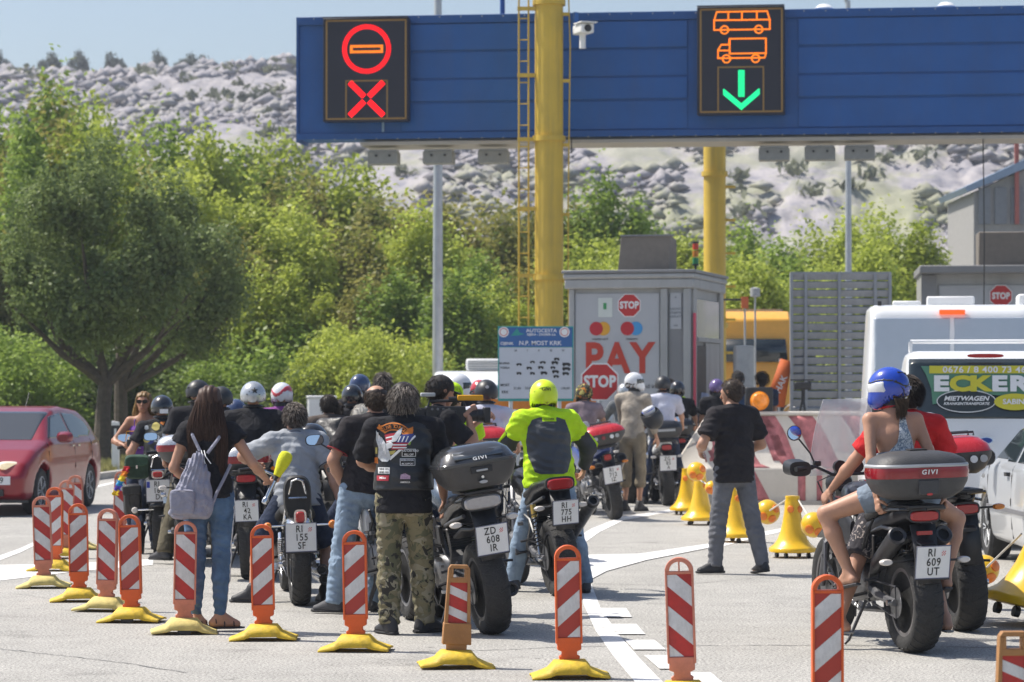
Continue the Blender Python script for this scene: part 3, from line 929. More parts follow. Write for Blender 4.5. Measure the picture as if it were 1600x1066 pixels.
led_sign(.53, 2.19, 8.79, 6.80, 'left LED sign with red ring and red cross on the blue gantry', art1)
led_sign(7.72, 9.37, 8.89, 6.85, 'right LED sign with amber bus, truck and green arrow', art2)
b_ = MB()
for i in range(46):
    for z in (8.84, 6.50): b_.cyl((.3 + i * .41, -.072, z - .02), (.3 + i * .41, -.06, z - .02), .014, n=6)
b_.build('bolt', GREYM, g)['kind'] = 'stuff'
for i, (x0, lab) in enumerate(((1.30, 'leftmost grey box under the left sign'), (2.38, 'middle grey box right of the left sign, with two knobs'), (3.45, 'grey box nearest the yellow column'), (8.85, 'left grey box under the right sign'), (9.72, 'middle of the three grey boxes under the right sign'), (10.47, 'darker grey box, rightmost of the three'))):
    t = thing('detector_box', lab + ', hung under the gantry', 'box', g.location + Matrix.Rotation(GA, 3, 'Z') @ V((x0 + .3, .2, 0)), GA, 'detector boxes hung under the gantry')
    MB().bx(-.29, .29, 0, .4, 6.02, 6.26).build('casing', mat('casing_grey', (.27, .275, .26), .6), t, bev=.01)
    MB().bx(-.27, .27, .05, .35, 6.255, 6.30).build('hanger', GREYM, t)
    for q in (-.12, .14): MB().cyl((q, -.03, 6.18), (q, .0, 6.18), .022).build('knob', BLACK, t)
t = thing('security_camera', 'white security camera on a blue bracket above the gantry panels', 'camera', P(912, 45, 52.6), R(20))
MB().bx(-.13, .13, -.22, .24, -.09, .09).build('housing', WHITE, t, bev=.03)
MB().cyl((0, -.23, 0), (0, -.20, 0), .07).build('lens', BLACK, t)
MB().bx(-.16, .16, -.30, .1, .095, .115).build('hood', WHITE, t)
MB().cyl((.0, .05, -.35), (0, .05, -.08), .06).build('mount', WHITE, t)
MB().bx(-.08, .0, .25, .36, .0, .35).build('bracket', BLUE, t)
def column(x, d, r, zt, zb=0, label='', ladder=False):
    c = thing('gantry_column', label, 'column', ((x - 800) * d / F, d, 0))
    b = MB().lathe([(r, zb), (r, zt)], n=32); b.build('shaft', YEL, c)
    for z in (1.2, 3.75, 6.35, 8.9) if ladder else (3.0, 6.2):
        MB().lathe([(r + .002, z - .05), (r + .045, z - .05), (r + .045, z + .05), (r + .002, z + .05)], n=32).build('collar', YEL, c)
    if ladder:
        for s in (-1, 1):
            for xx in (-r - .16, -r - .34):
                pass
        for xx in (-r - .12, -r - .30): MB().tube([(xx, -.05, .3), (xx, -.05, 9.6)], .018, 6).build('ladder_rail', YEL, c)
        for k in range(23):
            MB().cyl((-r - .30, -.05, .6 + k * .4), (-r - .10, -.05, .6 + k * .4), .012, n=6).build('ladder_rung', YEL, c)
        for z in (1.75, 3.75, 5.0, 6.3, 7.5, 8.75):
            MB().bx(-r - .33, -r + .08, -.09, -.02, z, z + .07).build('ladder_bracket', YEL, c)
            MB().bx(r - .08, r + .12, -.09, -.02, z - .1, z - .04).build('cable_clip', YEL, c)
        MB().tube([(r + .1, -.05, .3), (r + .09, -.05, 5), (r + .13, -.05, 8.1), (r + .08, -.05, 9.6)], .014, 6).build('cable_pipe', YEL, c)
    else:
        for k in range(8): MB().bx(r, r + .2, -.03, .03, 1 + k * .7, 1.05 + k * .7).build('step_iron', YEL, c)
    return c
column(858, 53.2, .265, 9.8, 0, 'thick yellow column with ladder passing in front of the gantry', True)
column(1117, 60, .235, 7.6, 0, 'thinner yellow column standing behind the toll booth')
for (x, d, r, lab) in ((684, 66, .125, 'tall grey lamp post left of the yellow column'), (1326, 72, .09, 'thin pale lamp post behind the slatted screen')):
    t = thing('lamp_post', lab, 'lamp post', ((x - 800) * d / F, d, 0))
    MB().lathe([(r * 1.5, 0), (r * 1.5, .1), (r * 1.15, .15), (r, 2), (r * .7, 11.5)], n=16).build('pole', GALV, t)
    MB().tube([(0, 0, 11.4), (-.2, 0, 11.9), (-1.2, 0, 12.1)], .05, 8).build('arm', GALV, t)
    MB().bx(-1.9, -1.1, -.12, .12, 12.05, 12.18).build('lamp_head', GREYM, t, bev=.03)
for (x, r) in ((785, .05),):
    t = thing('mast', 'short blue mast sticking up behind the top of the gantry', 'mast', P(785, 20, 56) * V((1, 1, 0)))
    MB().cyl((0, 0, 8.8), (0, 0, 10.2), r).build('pole', BLUE, t)
t = thing('thin_cable', 'thin black cable hanging from the gantry at the far right', 'cable', ((1537 - 800) * 53.5 / F, 53.5, 0))
MB().tube([(0, 0, 6.4), (.02, 0, 4.5), (.0, 0, 2.4)], .012, 5).build('wire', BLACK, t)
t = thing('thin_cable', 'short black cable hanging below the gantry right of the yellow column', 'cable', ((893 - 800) * 53.5 / F, 53.5, 0))
MB().tube([(0, 0, 6.4), (.0, 0, 6.1)], .012, 5).build('wire', BLACK, t)

streaks(YELL, .3, (9, 9, 5), .52, .85)
SIL = mat('booth_silver', (.40, .40, .395), .45, .25, var=.07, vs=2)
SILD = mat('booth_grey', (.24, .24, .245), .5, .1, var=.08, vs=2)
streaks(SIL, .35, (3, 3, .4))
PANL = mat('booth_panel', (.44, .45, .47), .45, var=.05, vs=2)
RED = mat('sign_red', (.52, .03, .03), .5, var=.05)
REDP = mat('pay_red', (.50, .045, .022), .5, var=.04)
GLASS = mat('dark_glass', (.02, .028, .03), .06, 0, var=0, spec=.8)
GLASG = mat('green_glass', (.10, .14, .12), .05, 0, var=0, spec=1.0)
def octagon(r, y0=0, y1=.01, rot=22.5):
    return MB().prism([(r * math.cos(R(rot + 45 * i)), r * math.sin(R(rot + 45 * i))) for i in range(8)], y0, y1)
def stop_sign(name, parent, loc, r, size):
    o = octagon(r).build(name, WHT, parent); o.location = loc
    a = octagon(r * .92, -.004, -.001).build('red_face', RED, o)
    text('lettering', 'STOP', size, WHT, o, T((0, -.006, -.0)), .001, r * .035, .82, sp=1.05)
    return o
BA = R(-14)
bd = 46.5
bl = thing('toll_booth', 'grey toll booth with red PAY lettering and card logos on its wall', 'booth', ((890 - 800) * bd / F, bd, 0), BA)
k = 1 / 95.6
def bz(y, d=bd): return CAMZ + (HOR - y) * d / F
W1 = 2.0; D1 = 2.9
zt = bz(428)
MB().bx(0, W1, 0, D1, .0, bz(452)).build('wall', SIL, bl)
MB().bx(-.06, W1 + .08, -.12, D1 + .05, bz(452), bz(437)).build('blind_box', SIL, bl, bev=.02)
MB().bx(-.08, W1 + .10, -.15, D1 + .1, bz(437), zt).build('roof', SIL, bl, bev=.03)
MB().bx(-.10, W1 + .12, -.17, D1 + .12, zt, zt + .05).build('roof_edge', SILD, bl, bev=.01)
MB().bx(.10, 1.50, -.025, -.002, .5, bz(459)).build('poster_panel', PANL, bl, bev=.005)
MB().bx(.0, .09, -.05, -.002, .0, bz(452)).build('corner_post', SIL, bl, bev=.01)
MB().bx(1.52, 1.64, -.07, -.002, .0, bz(452)).build('corner_post', SIL, bl, bev=.01)
MB().bx(1.90, 2.02, -.07, -.002, .0, bz(452)).build('corner_post', SIL, bl, bev=.01)
MB().bx(1.65, 1.895, -.02, -.003, .4, bz(460)).build('recess_panel', SILD, bl)
MB().bx(1.68, 1.86, -.034, -.022, bz(515), bz(459)).build('notice', PANL, bl)
for i, zz in enumerate((bz(466), bz(484), bz(490), bz(496), bz(510))): text('notice_text', ('A', 'RADNO', 'VRIJEME', 'NAPLATE', 'HR')[i], .055, mat('print_grey', (.12, .14, .16), .6, var=0), bl, T((1.77, -.036, zz)), .001)
def cw(x): return (x - 890) * k * 1.03
yf = -.028
stop_sign('stop_sticker', bl, (cw(983), yf, bz(478)), .205, .155)
MB().prism([(cw(935), bz(496)), (cw(957), bz(496)), (cw(957), bz(466)), (cw(935), bz(466))], yf - .003, yf).build('certificate', mat('cert_paper', (.62, .66, .62), .6, var=0), bl)
MB().prism([(cw(943), bz(484)), (cw(948), bz(484)), (cw(948), bz(474)), (cw(943), bz(474))], yf - .006, yf - .003).build('certificate_emblem', mat('cert_green', (.05, .3, .1), .6, var=0), bl)
def disc(cx, cz, r, m_, nm, y=yf, th=.003): return MB().prism([(cx + r * math.cos(t * PI / 14), cz + r * math.sin(t * PI / 14)) for t in range(28)], y - th, y).build(nm, m_, bl, smooth=False)
disc(cw(943), bz(514), .112, mat('logo_yellow', (.72, .36, .03), .5, var=0), 'card_logo_disc', yf, .003); disc(cw(932), bz(514), .112, mat('logo_red', (.5, .02, .03), .5, var=0), 'card_logo_disc', yf, .005)
disc(cw(993), bz(514), .112, mat('logo_blue', (.06, .30, .62), .5, var=0), 'card_logo_disc', yf, .003); disc(cw(980), bz(514), .112, mat('logo_red', (0, 0, 0)), 'card_logo_disc', yf, .005)
text('card_logo_text', 'mastercard', .058, BLK, bl, T((cw(938), yf - .002, bz(530))), .001)
text('card_logo_text', 'maestro', .058, BLK, bl, T((cw(987), yf - .002, bz(530))), .001)
for ch, xx in (('P', 928), ('A', 964), ('Y', 1003)): text('pay_letter', ch, .68, REDP, bl, T((cw(xx), yf - .003, bz(562))), .002, .022, .88)
text('small_print', 'Stop and insert', .10, BLK, bl, T((cw(1010), yf - .002, bz(604))), .001)
text('small_print', 'ticket or card', .10, BLK, bl, T((cw(1008), yf - .002, bz(620))), .001)
MB().bx(W1 + .002, W1 + .05, .05, .35, .2, bz(452)).build('side_post', SIL, bl)
MB().bx(W1 + .002, W1 + .05, D1 - .35, D1, .2, bz(452)).build('side_post', SIL, bl)
MB().bx(W1 + .002, W1 + .04, .36, D1 - .36, bz(527), bz(456) - .12).build('side_window', GLASG, bl)
MB().bx(W1 + .002, W1 + .07, .36, D1 - .36, bz(534), bz(527)).build('window_sill', SIL, bl)
MB().bx(W1 + .002, W1 + .05, .36, 1.2, .5, bz(540)).build('hatch', BLACK, bl)
MB().bx(W1 + .002, W1 + .045, 1.22, D1 - .36, .5, bz(535)).build('side_panel', SIL, bl)
MB().bx(W1 + .05, W1 + .09, .0, .06, 1.2, 2.9).build('red_light_strip', mat('strip_pink', (.7, .1, .15), .5), bl)
MB().bx(-.2, 2.4, -.3, 3.2, 0, .25).build('plinth', CONC, bl)
t = thing('rooftop_unit', 'tilted brown box on the roof of the toll booth', 'box', ((965 - 800) * 47 / F, 47, zt + .05), BA)
MB().add([V(q) for q in ((0, 0, 0), (.86, 0, 0), (.86, .7, 0), (0, .7, 0), (.07, -.05, .58), (.90, -.05, .60), (.86, .7, .55), (0, .7, .55))], [(0, 3, 2, 1), (4, 5, 6, 7), (0, 1, 5, 4), (1, 2, 6, 5), (2, 3, 7, 6), (3, 0, 4, 7)]).build('casing', mat('unit_brown', (.20, .175, .15), .6, .1), t, bev=.01)
MB().bx(.06, .93, -.08, .1, .585, .61).build('lid', SILD, t)
t = thing('signal_tower', 'small signal light stack with red amber green lenses on the booth roof', 'signal', ((1087 - 800) * 47.6 / F, 47.6, zt))
MB().cyl((0, 0, 0), (0, 0, .22), .02).build('stem', BLACK, t)
for z, m_ in ((.5, mat('lens_red', (.55, .05, .02), .4)), (.38, mat('lens_orange', (.5, .18, .02), .4)), (.26, mat('lens_green', (.02, .2, .08), .4))): MB().cyl((0, 0, z - .05), (0, 0, z + .05), .05).build('lens', m_, t)
MB().cyl((0, 0, .18), (0, 0, .21), .055).build('cap', BLACK, t); MB().cyl((0, 0, .555), (0, 0, .58), .055).build('cap', BLACK, t)
def post_sign(x, y, d): return ((x - 800) * d / F, d, 0)
t = thing('stop_sign', 'red octagonal stop sign on a post in front of the PAY wall', 'sign', post_sign(937, 597, 42.5))
MB().cyl((0, .03, 0), (0, .03, 2.0), .03).build('post', GALV, t)
stop_sign('sign_plate', t, (0, -.01, bz(597, 42.5)), .305, .235)
pd = 41.0
t = thing('price_board', 'blue and white price board with rows of vehicle symbols', 'sign', post_sign(836, 560, pd))
kz = lambda y: CAMZ + (HOR - y) * pd / F
kx = lambda x: (x - 836) * pd / F
for s_ in (-.35, .35): MB().cyl((s_, .04, 0), (s_, .04, 2.4), .03).build('post', GALV, t)
TEAL = mat('board_teal', (.03, .28, .26), .5, var=0); BB = mat('board_blue', (.035, .12, .33), .5, var=.05); BW = mat('board_white', (.50, .54, .60), .5, var=.03)
MB().bx(kx(778), kx(896), -.01, .02, kz(627), kz(510)).build('board', TEAL, t, bev=.004)
MB().bx(kx(780), kx(894), -.014, -.011, kz(542), kz(512)).build('header_field', BB, t)
MB().bx(kx(780), kx(894), -.014, -.011, kz(623), kz(543)).build('table_field', BW, t)
def bt(s, x, y, sz, m_, al='CENTER', sx=1): return text('board_text', s, sz, m_, t, T((kx(x), -.016, kz(y))), .001, .001, sx, al)
bt('AUTOCESTA', 846, 517, .07, WHT, sx=1.1); bt('RIJEKA - ZAGREB d.d.', 846, 523, .045, WHT); bt('CIJENIK', 792, 537, .055, WHT); bt('N.P. MOST KRK', 844, 536.5, .085, WHT, sx=1.05)
bt('SKUPINA', 788, 568, .038, BLK); bt('VOZILA', 789, 575, .038, BLK); bt('MOST', 789, 602, .05, BLK); bt('KRK', 789, 613, .05, BLK)
for x_, s_ in ((806, 'IA'), (824, 'I'), (842, 'II'), (861, 'III'), (880, 'IV')): bt(s_, x_, 548, .045, mat('print_grey', (0, 0, 0)))
for x_, s_ in ((808, '21,00'), (826, '35,00'), (844, '46,00'), (862, '92,00'), (883, '138,00')): bt(s_, x_, 607, .048, mat('print_grey', (0, 0, 0)))
for cx_ in (787, 882):
    for r_, m_, y_ in ((.075, WHT, -.016), (.058, RED, -.018), (.048, WHT, -.020)):
        MB().prism([(kx(cx_) + r_ * math.cos(q * PI / 10), kz(519) + r_ * math.sin(q * PI / 10)) for q in range(20)], y_ - .001, y_).build('round_emblem', m_, t, smooth=False)
MB().prism([(kx(798), kz(525)), (kx(808), kz(513)), (kx(812), kz(520)), (kx(820), kz(522)), (kx(812), kz(524))], -.018, -.016).build('bird_emblem', TEAL, t)
def vehicle_glyph(x_, y_, w_, trk):
    b = MB(); X0, Z0 = kx(x_), kz(y_); h_ = w_ * (.32 if trk else .26)
    b.prism([(X0 - w_ / 2, Z0), (X0 + w_ / 2, Z0), (X0 + w_ / 2, Z0 + h_ * .5), (X0 + w_ * .25, Z0 + h_), (X0 - w_ * (.45 if trk else .2), Z0 + h_), (X0 - w_ / 2, Z0 + h_ * .5)], -.017, -.015)
    for q in (-.3, .3): b.prism([(X0 + q * w_ + .014 * math.cos(a * PI / 4), Z0 - .004 + .014 * math.sin(a * PI / 4)) for a in range(8)], -.018, -.015)
    b.build('vehicle_symbol', BLK, t, smooth=False)
for (x_, y_, w_, tr_) in ((811, 570, .08, 0), (811, 584, .07, 1), (832, 566, .07, 0), (827, 576, .08, 1), (832, 584, .07, 1), (848, 567, .09, 0), (845, 575, .08, 1), (850, 584, .1, 1), (870, 562, .08, 1), (867, 568, .1, 1), (864, 575, .07, 1), (868, 582, .1, 1), (869, 589, .08, 1), (885, 571, .12, 1), (885, 578, .12, 1), (884, 585, .1, 1)): vehicle_glyph(x_, y_, w_, tr_)
t = thing('barrier_rail', 'orange horizontal rail on grey posts below the price board', 'barrier', ((880 - 800) * 43.5 / F, 43.5, 0))
MB().bx(-1.3, .5, -.03, .03, 1.36, 1.52).build('rail', mat('orange_paint', (.62, .2, .02), .5), t)
for i in range(13): MB().bx(-1.28 + i * .14, -1.22 + i * .14, -.02, .02, .1, 1.36).build('slat', GALV, t)

SAND = mat('barrier_white', (.62, .58, .52), .8, var=.12, vs=6, bump=.2, bs=40)
streaks(SAND, .35, (3, 3, 3), .5, .8)
PINK = mat('barrier_red', (.46, .16, .17), .8, var=.3, vs=9, bump=.1)
def barrier():
    d0 = 41.6
    X0 = (1056 - 800) * d0 / F
    t = thing('concrete_barrier', 'massive concrete crash barrier with faded red stripes and sloping nose', 'barrier', (X0, d0, 0), R(-2))
    Lb = 5.2
    prof_ = [(-.42, 0.0), (-.42, .52), (-.34, .60), (-.16, 1.05), (-.12, 1.30)]
    def sc(x): # nose drops towards the left end
        return .52 + .48 * min(1, max(0, (x - .05) / .40)) if x < .45 else 1
    def pt(x, v):
        n = len(prof_) - 1; i = min(int(v * n), n - 1); f = v * n - i
        y = prof_[i][0] + (prof_[i + 1][0] - prof_[i][0]) * f; z = prof_[i][1] + (prof_[i + 1][1] - prof_[i][1]) * f
        return x, y, z * sc(x)
    b = MB()
    xs = [0, .05, .15, .25, .35, .45, .8, 1.5, 2.5, 3.5, Lb]
    ring = [pt(0, q / 4)[1:] for q in range(5)]
    secs = []
    for x in xs:
        s_ = [pt(x, q / 4) for q in range(5)]
        s_ += [(x, -y, z) for (x, y, z) in reversed(s_)]
        if x == 0: s_ = [(x, y * .45, z * .92) for x, y, z in s_]
        secs.append(s_)
    vs = [p for s_ in secs for p in s_]; m_ = 10
    fs = [(j * m_ + i, j * m_ + (i + 1) % m_, (j + 1) * m_ + (i + 1) % m_, (j + 1) * m_ + i) for j in range(len(xs) - 1) for i in range(m_)]
    fs += [tuple(range(m_)), tuple(range((len(xs) - 1) * m_, len(xs) * m_))]
    b.add(vs, fs)
    b.build('body', SAND, t, bev=.015, angle=25)
    MB().bx(-.05, Lb, -.5, .5, -.02, .05).build('footing', CONC, t)
    MB().bx(.45, Lb, -.16, .16, 1.29, 1.345).build('coping', SAND, t, bev=.015)
    def stripe(x0, x1, v0, v1, sh0, sh1):
        b = MB()
        nv = 8
        for i in range(nv + 1):
            v = v0 + (v1 - v0) * i / nv; f = i / nv; sh = sh0 + (sh1 - sh0) * f
            for x in (x0 + sh, x1 + sh):
                q = pt(max(0.05, x), v); b.v.append((q[0], q[1] - .006, q[2] + (.0)))
        b.f = [(2 * i, 2 * i + 1, 2 * i + 3, 2 * i + 2) for i in range(nv)]
        o = b.build('stripe', PINK, t); md = o.modifiers.new('s', 'SOLIDIFY'); md.thickness = .004
    stripe(.06, .16, .02, .5, 0, .0)
    stripe(.42, .60, .52, 1, 0, -.1)
    for x0, x1, s1 in ((.95, 1.35, -.25), (1.75, 1.86, 0), (2.02, 2.1, 0), (2.25, 2.55, -.1), (3.0, 3.5, -.2), (4.1, 4.5, -.2)): stripe(x0, x1, .03, .26, 0, s1)
    for x0, x1, v0, v1, s1 in ((.7, 1.35, .30, .98, -.55), (1.40, 1.62, .52, .98, -.3), (1.62, 1.86, .30, .98, -.42), (2.15, 2.5, .30, .98, -.52), (2.9, 3.3, .3, .98, -.5), (3.8, 4.2, .3, .98, -.5)): stripe(x0, x1, v0, v1, 0, s1)
    return t
barrier()
t = thing('beacon_light', 'black warning light with big round amber lens on the concrete barrier', 'lamp', post_sign(1186, 628, 41.5))
MB().bx(-.20, .20, -.05, .18, 1.32, 1.70).build('housing', BLACK, t, bev=.02)
MB().lathe([(0, -.16), (.10, -.13), (.155, -.05), (.16, 0)], (0, .0, 1.5), 'Y', 24).build('lens', mat('amber_lens', (.75, .22, .01), .2, var=.3, vs=14, coat=.5, emit=(.9, .28, .02), es=.15), t)
MB().lathe([(.165, -.07), (.185, -.07), (.185, -.04), (.165, -.04)], (0, 0, 1.5), 'Y', 24).build('rim', BLACK, t)
t = thing('steel_bollard', 'grey cylindrical post standing behind the riders beside the orange truck', 'bollard', post_sign(1162, 560, 46))
MB().lathe([(.17, 0), (.17, 2.33), (.16, 2.37), (0, 2.38)]).build('tube', mat('dull_steel', (.36, .36, .35), .5, .3), t)
t = thing('roadside_marker', 'small orange marker on a black arm beside the yellow column', 'marker', post_sign(1160, 468, 56))
MB().cyl((-.5, 0, 3.42), (.02, 0, 3.42), .02).build('arm', BLACK, t)
MB().bx(-.02, .12, -.03, .03, 3.25, 3.48).build('plate', mat('orange_marker', (.7, .16, .05), .5), t)
MB().cyl((.05, 0, 2.0), (.05, 0, 3.3), .02).build('post', GREYM, t)
t = thing('spotlight', 'small grey spotlight on a thin mast right of the orange marker', 'lamp', post_sign(1180, 456, 57))
MB().lathe([(.03, -.1), (.1, -.08), (.1, .08), (.03, .1)], (0, 0, 3.6)).build('head', GREYM, t); MB().cyl((0, 0, 0), (0, 0, 3.5), .02).build('mast', GREYM, t)

sd_ = 50.0
t = thing('slatted_screen', 'tall grey slatted panel standing between orange truck and white van', 'screen', post_sign(1314, 530, sd_), R(0))
sz = lambda y: CAMZ + (HOR - y) * sd_ / F
SLT = mat('slat_grey', (.33, .34, .36), .5, .3, var=.12, vs=5)
me = MB().bx(-.86, .86, -.03, .03, -.058, .058).mesh('slat', False); me.materials.append(SLT)
nsl = 17
for i in range(nsl):
    o = link('slat', me, t); o.location = (0, 0, sz(432) - i * .148); o.rotation_euler.x = R(18)
for xx in (-.87, -.62, -.03, .60, .86): MB().bx(xx - .025, xx + .025, -.07, .05, .05, sz(426)).build('upright', SLT, t)
MB().bx(-.88, .88, -.04, .04, sz(429), sz(425)).build('top_bar', SLT, t)
d2 = 56.0
z2 = lambda y: CAMZ + (HOR - y) * d2 / F
t = thing('toll_booth', 'second toll booth at the right edge, partly hidden by the white van', 'booth', ((1440 - 800) * d2 / F, d2, 0), R(-6))
MB().bx(.0, 3.6, .15, 2.6, 0, z2(428)).build('wall', SIL, t)
MB().bx(-.05, 4.2, -.4, 2.8, z2(428), z2(416)).build('roof', SILD, t, bev=.02)
MB().bx(.35, 3.4, .10, .148, 1.2, z2(446)).build('panel', PANL, t)
MB().bx(.0, .3, .05, .148, .2, z2(430)).build('corner_post', SILD, t)
stop_sign('stop_sticker', t, (1.55, .07, z2(463)), .24, .17)
t2 = thing('rooftop_unit', 'brown rooftop box on the second booth at the right edge', 'box', ((1536 - 800) * d2 / F, d2 + .5, z2(414)), R(-6))
MB().bx(0, 1.6, 0, 1, 0, z2(360) - z2(414)).build('casing', mat('unit_brown', (0, 0, 0)), t2, bev=.02)
d3 = 95
z3 = lambda y: CAMZ + (HOR - y) * d3 / F
t = thing('canopy_building', 'pale building with sloping roof and blue trim at the right edge', 'building', ((1508 - 800) * d3 / F, d3, 0))
b = MB(); b.prism([(0, z3(292)), (2.6, z3(236)), (6, z3(236)), (6, z3(252)), (2.6, z3(252)), (.1, z3(300))], 0, 6); b.build('roof', mat('canopy_blue', (.25, .33, .45), .5), t)
MB().bx(.35, 6, .3, 6, 0, z3(300)).build('wall', mat('canopy_wall', (.32, .31, .30), .7), t)
MB().prism([(.35, z3(300)), (2.6, z3(252)), (6, z3(252)), (6, z3(300))], .3, 6).build('gable', mat('canopy_wall', (0, 0, 0)), t)
for i in range(6): MB().bx(.5 + i * .55, .9 + i * .55, .22, .298, z3(350), z3(292)).build('panel', mat('canopy_panel', (.22, .23, .25), .6), t)
MB().bx(1.70, 1.84, .1, .2, z3(350), z3(215)).build('red_post', mat('canopy_red', (.4, .12, .1), .6), t)
t = thing('utility_cabinet', 'white utility cabinet standing behind the riders on the left', 'cabinet', G(502, 690, .1) * V((1, 1, 0)) + V((0, 0, .1)), R(8))
t.location = ((502 - 800) * 60 / F, 60, .1)
MB().bx(-.29, .29, -.25, .25, 0, 1.36).build('casing', WHITE, t, bev=.02); MB().bx(-.31, .31, -.27, .27, 1.362, 1.42).build('lid', WHITE, t, bev=.02)
MB().bx(-.002, .004, -.256, -.251, .1, 1.3).build('door_gap', SILD, t)
t = thing('marker_post', 'white roadside post with black band beside the kerb', 'post', G(181, 742))
hh = CAMZ + (HOR - 660) * 55.1 / F
MB().prism([(-.07, 0), (.07, 0), (.07, hh), (-.07, hh + .03)], -.05, .05).build('post', WHITE, t, bev=.01)
MB().box((0, -.001, hh - .19), (.146, .106, .26)).build('black_band', BLK, t)
MB().bx(-.02, .02, -.06, -.054, hh - .27, hh - .12).build('reflector', WHT, t)
ORG = mat('orange_plastic', (.72, .115, .018), .45, var=.12, vs=10)
SAL = mat('faded_orange', (.62, .22, .14), .6, var=.2, vs=8)
BRN = mat('brown_plastic', (.36, .175, .06), .6, var=.2, vs=7, bump=.2, bs=30)
STR = mat('stripe_red', (.47, .028, .022), .45, var=.24, vs=11)
STRO = mat('stripe_red_deep', (.40, .040, .025), .4, var=.12, vs=7)
streaks(STR, .3, (14, 14, 5), .5, .8)
STW = mat('stripe_white', (.66, .65, .64), .45, var=.16, vs=12)
streaks(STW, .45, (16, 16, 6), .5, .85)
BASEY = mat('base_yellow', (.68, .46, .03), .65, var=.28, vs=9, bump=.3, bs=30)
BASEP = mat('base_pale_yellow', (.62, .50, .17), .75, var=.25, vs=9, bump=.3, bs=30)
streaks(BASEY, .55, (12, 12, 12), .48, .8); streaks(ORG, .4, (14, 14, 8), .55, .85)
def clip_band(w0, w1, z0, z1, a, slope, t):
    """polygon of a slanting band inside a rectangle"""
    poly = [(w0, z0), (w1, z0), (w1, z1), (w0, z1)]
    def cut(poly, f):
        out = []
        for i in range(len(poly)):
            p, q = poly[i], poly[(i + 1) % len(poly)]
            fp, fq = f(p), f(q)
            if fp >= 0: out.append(p)
            if (fp >= 0) != (fq >= 0):
                s = fp / (fp - fq); out.append((p[0] + (q[0] - p[0]) * s, p[1] + (q[1] - p[1]) * s))
        return out
    poly = cut(poly, lambda p: p[1] - (a + slope * p[0]))
    return cut(poly, lambda p: (a + t + slope * p[0]) - p[1])
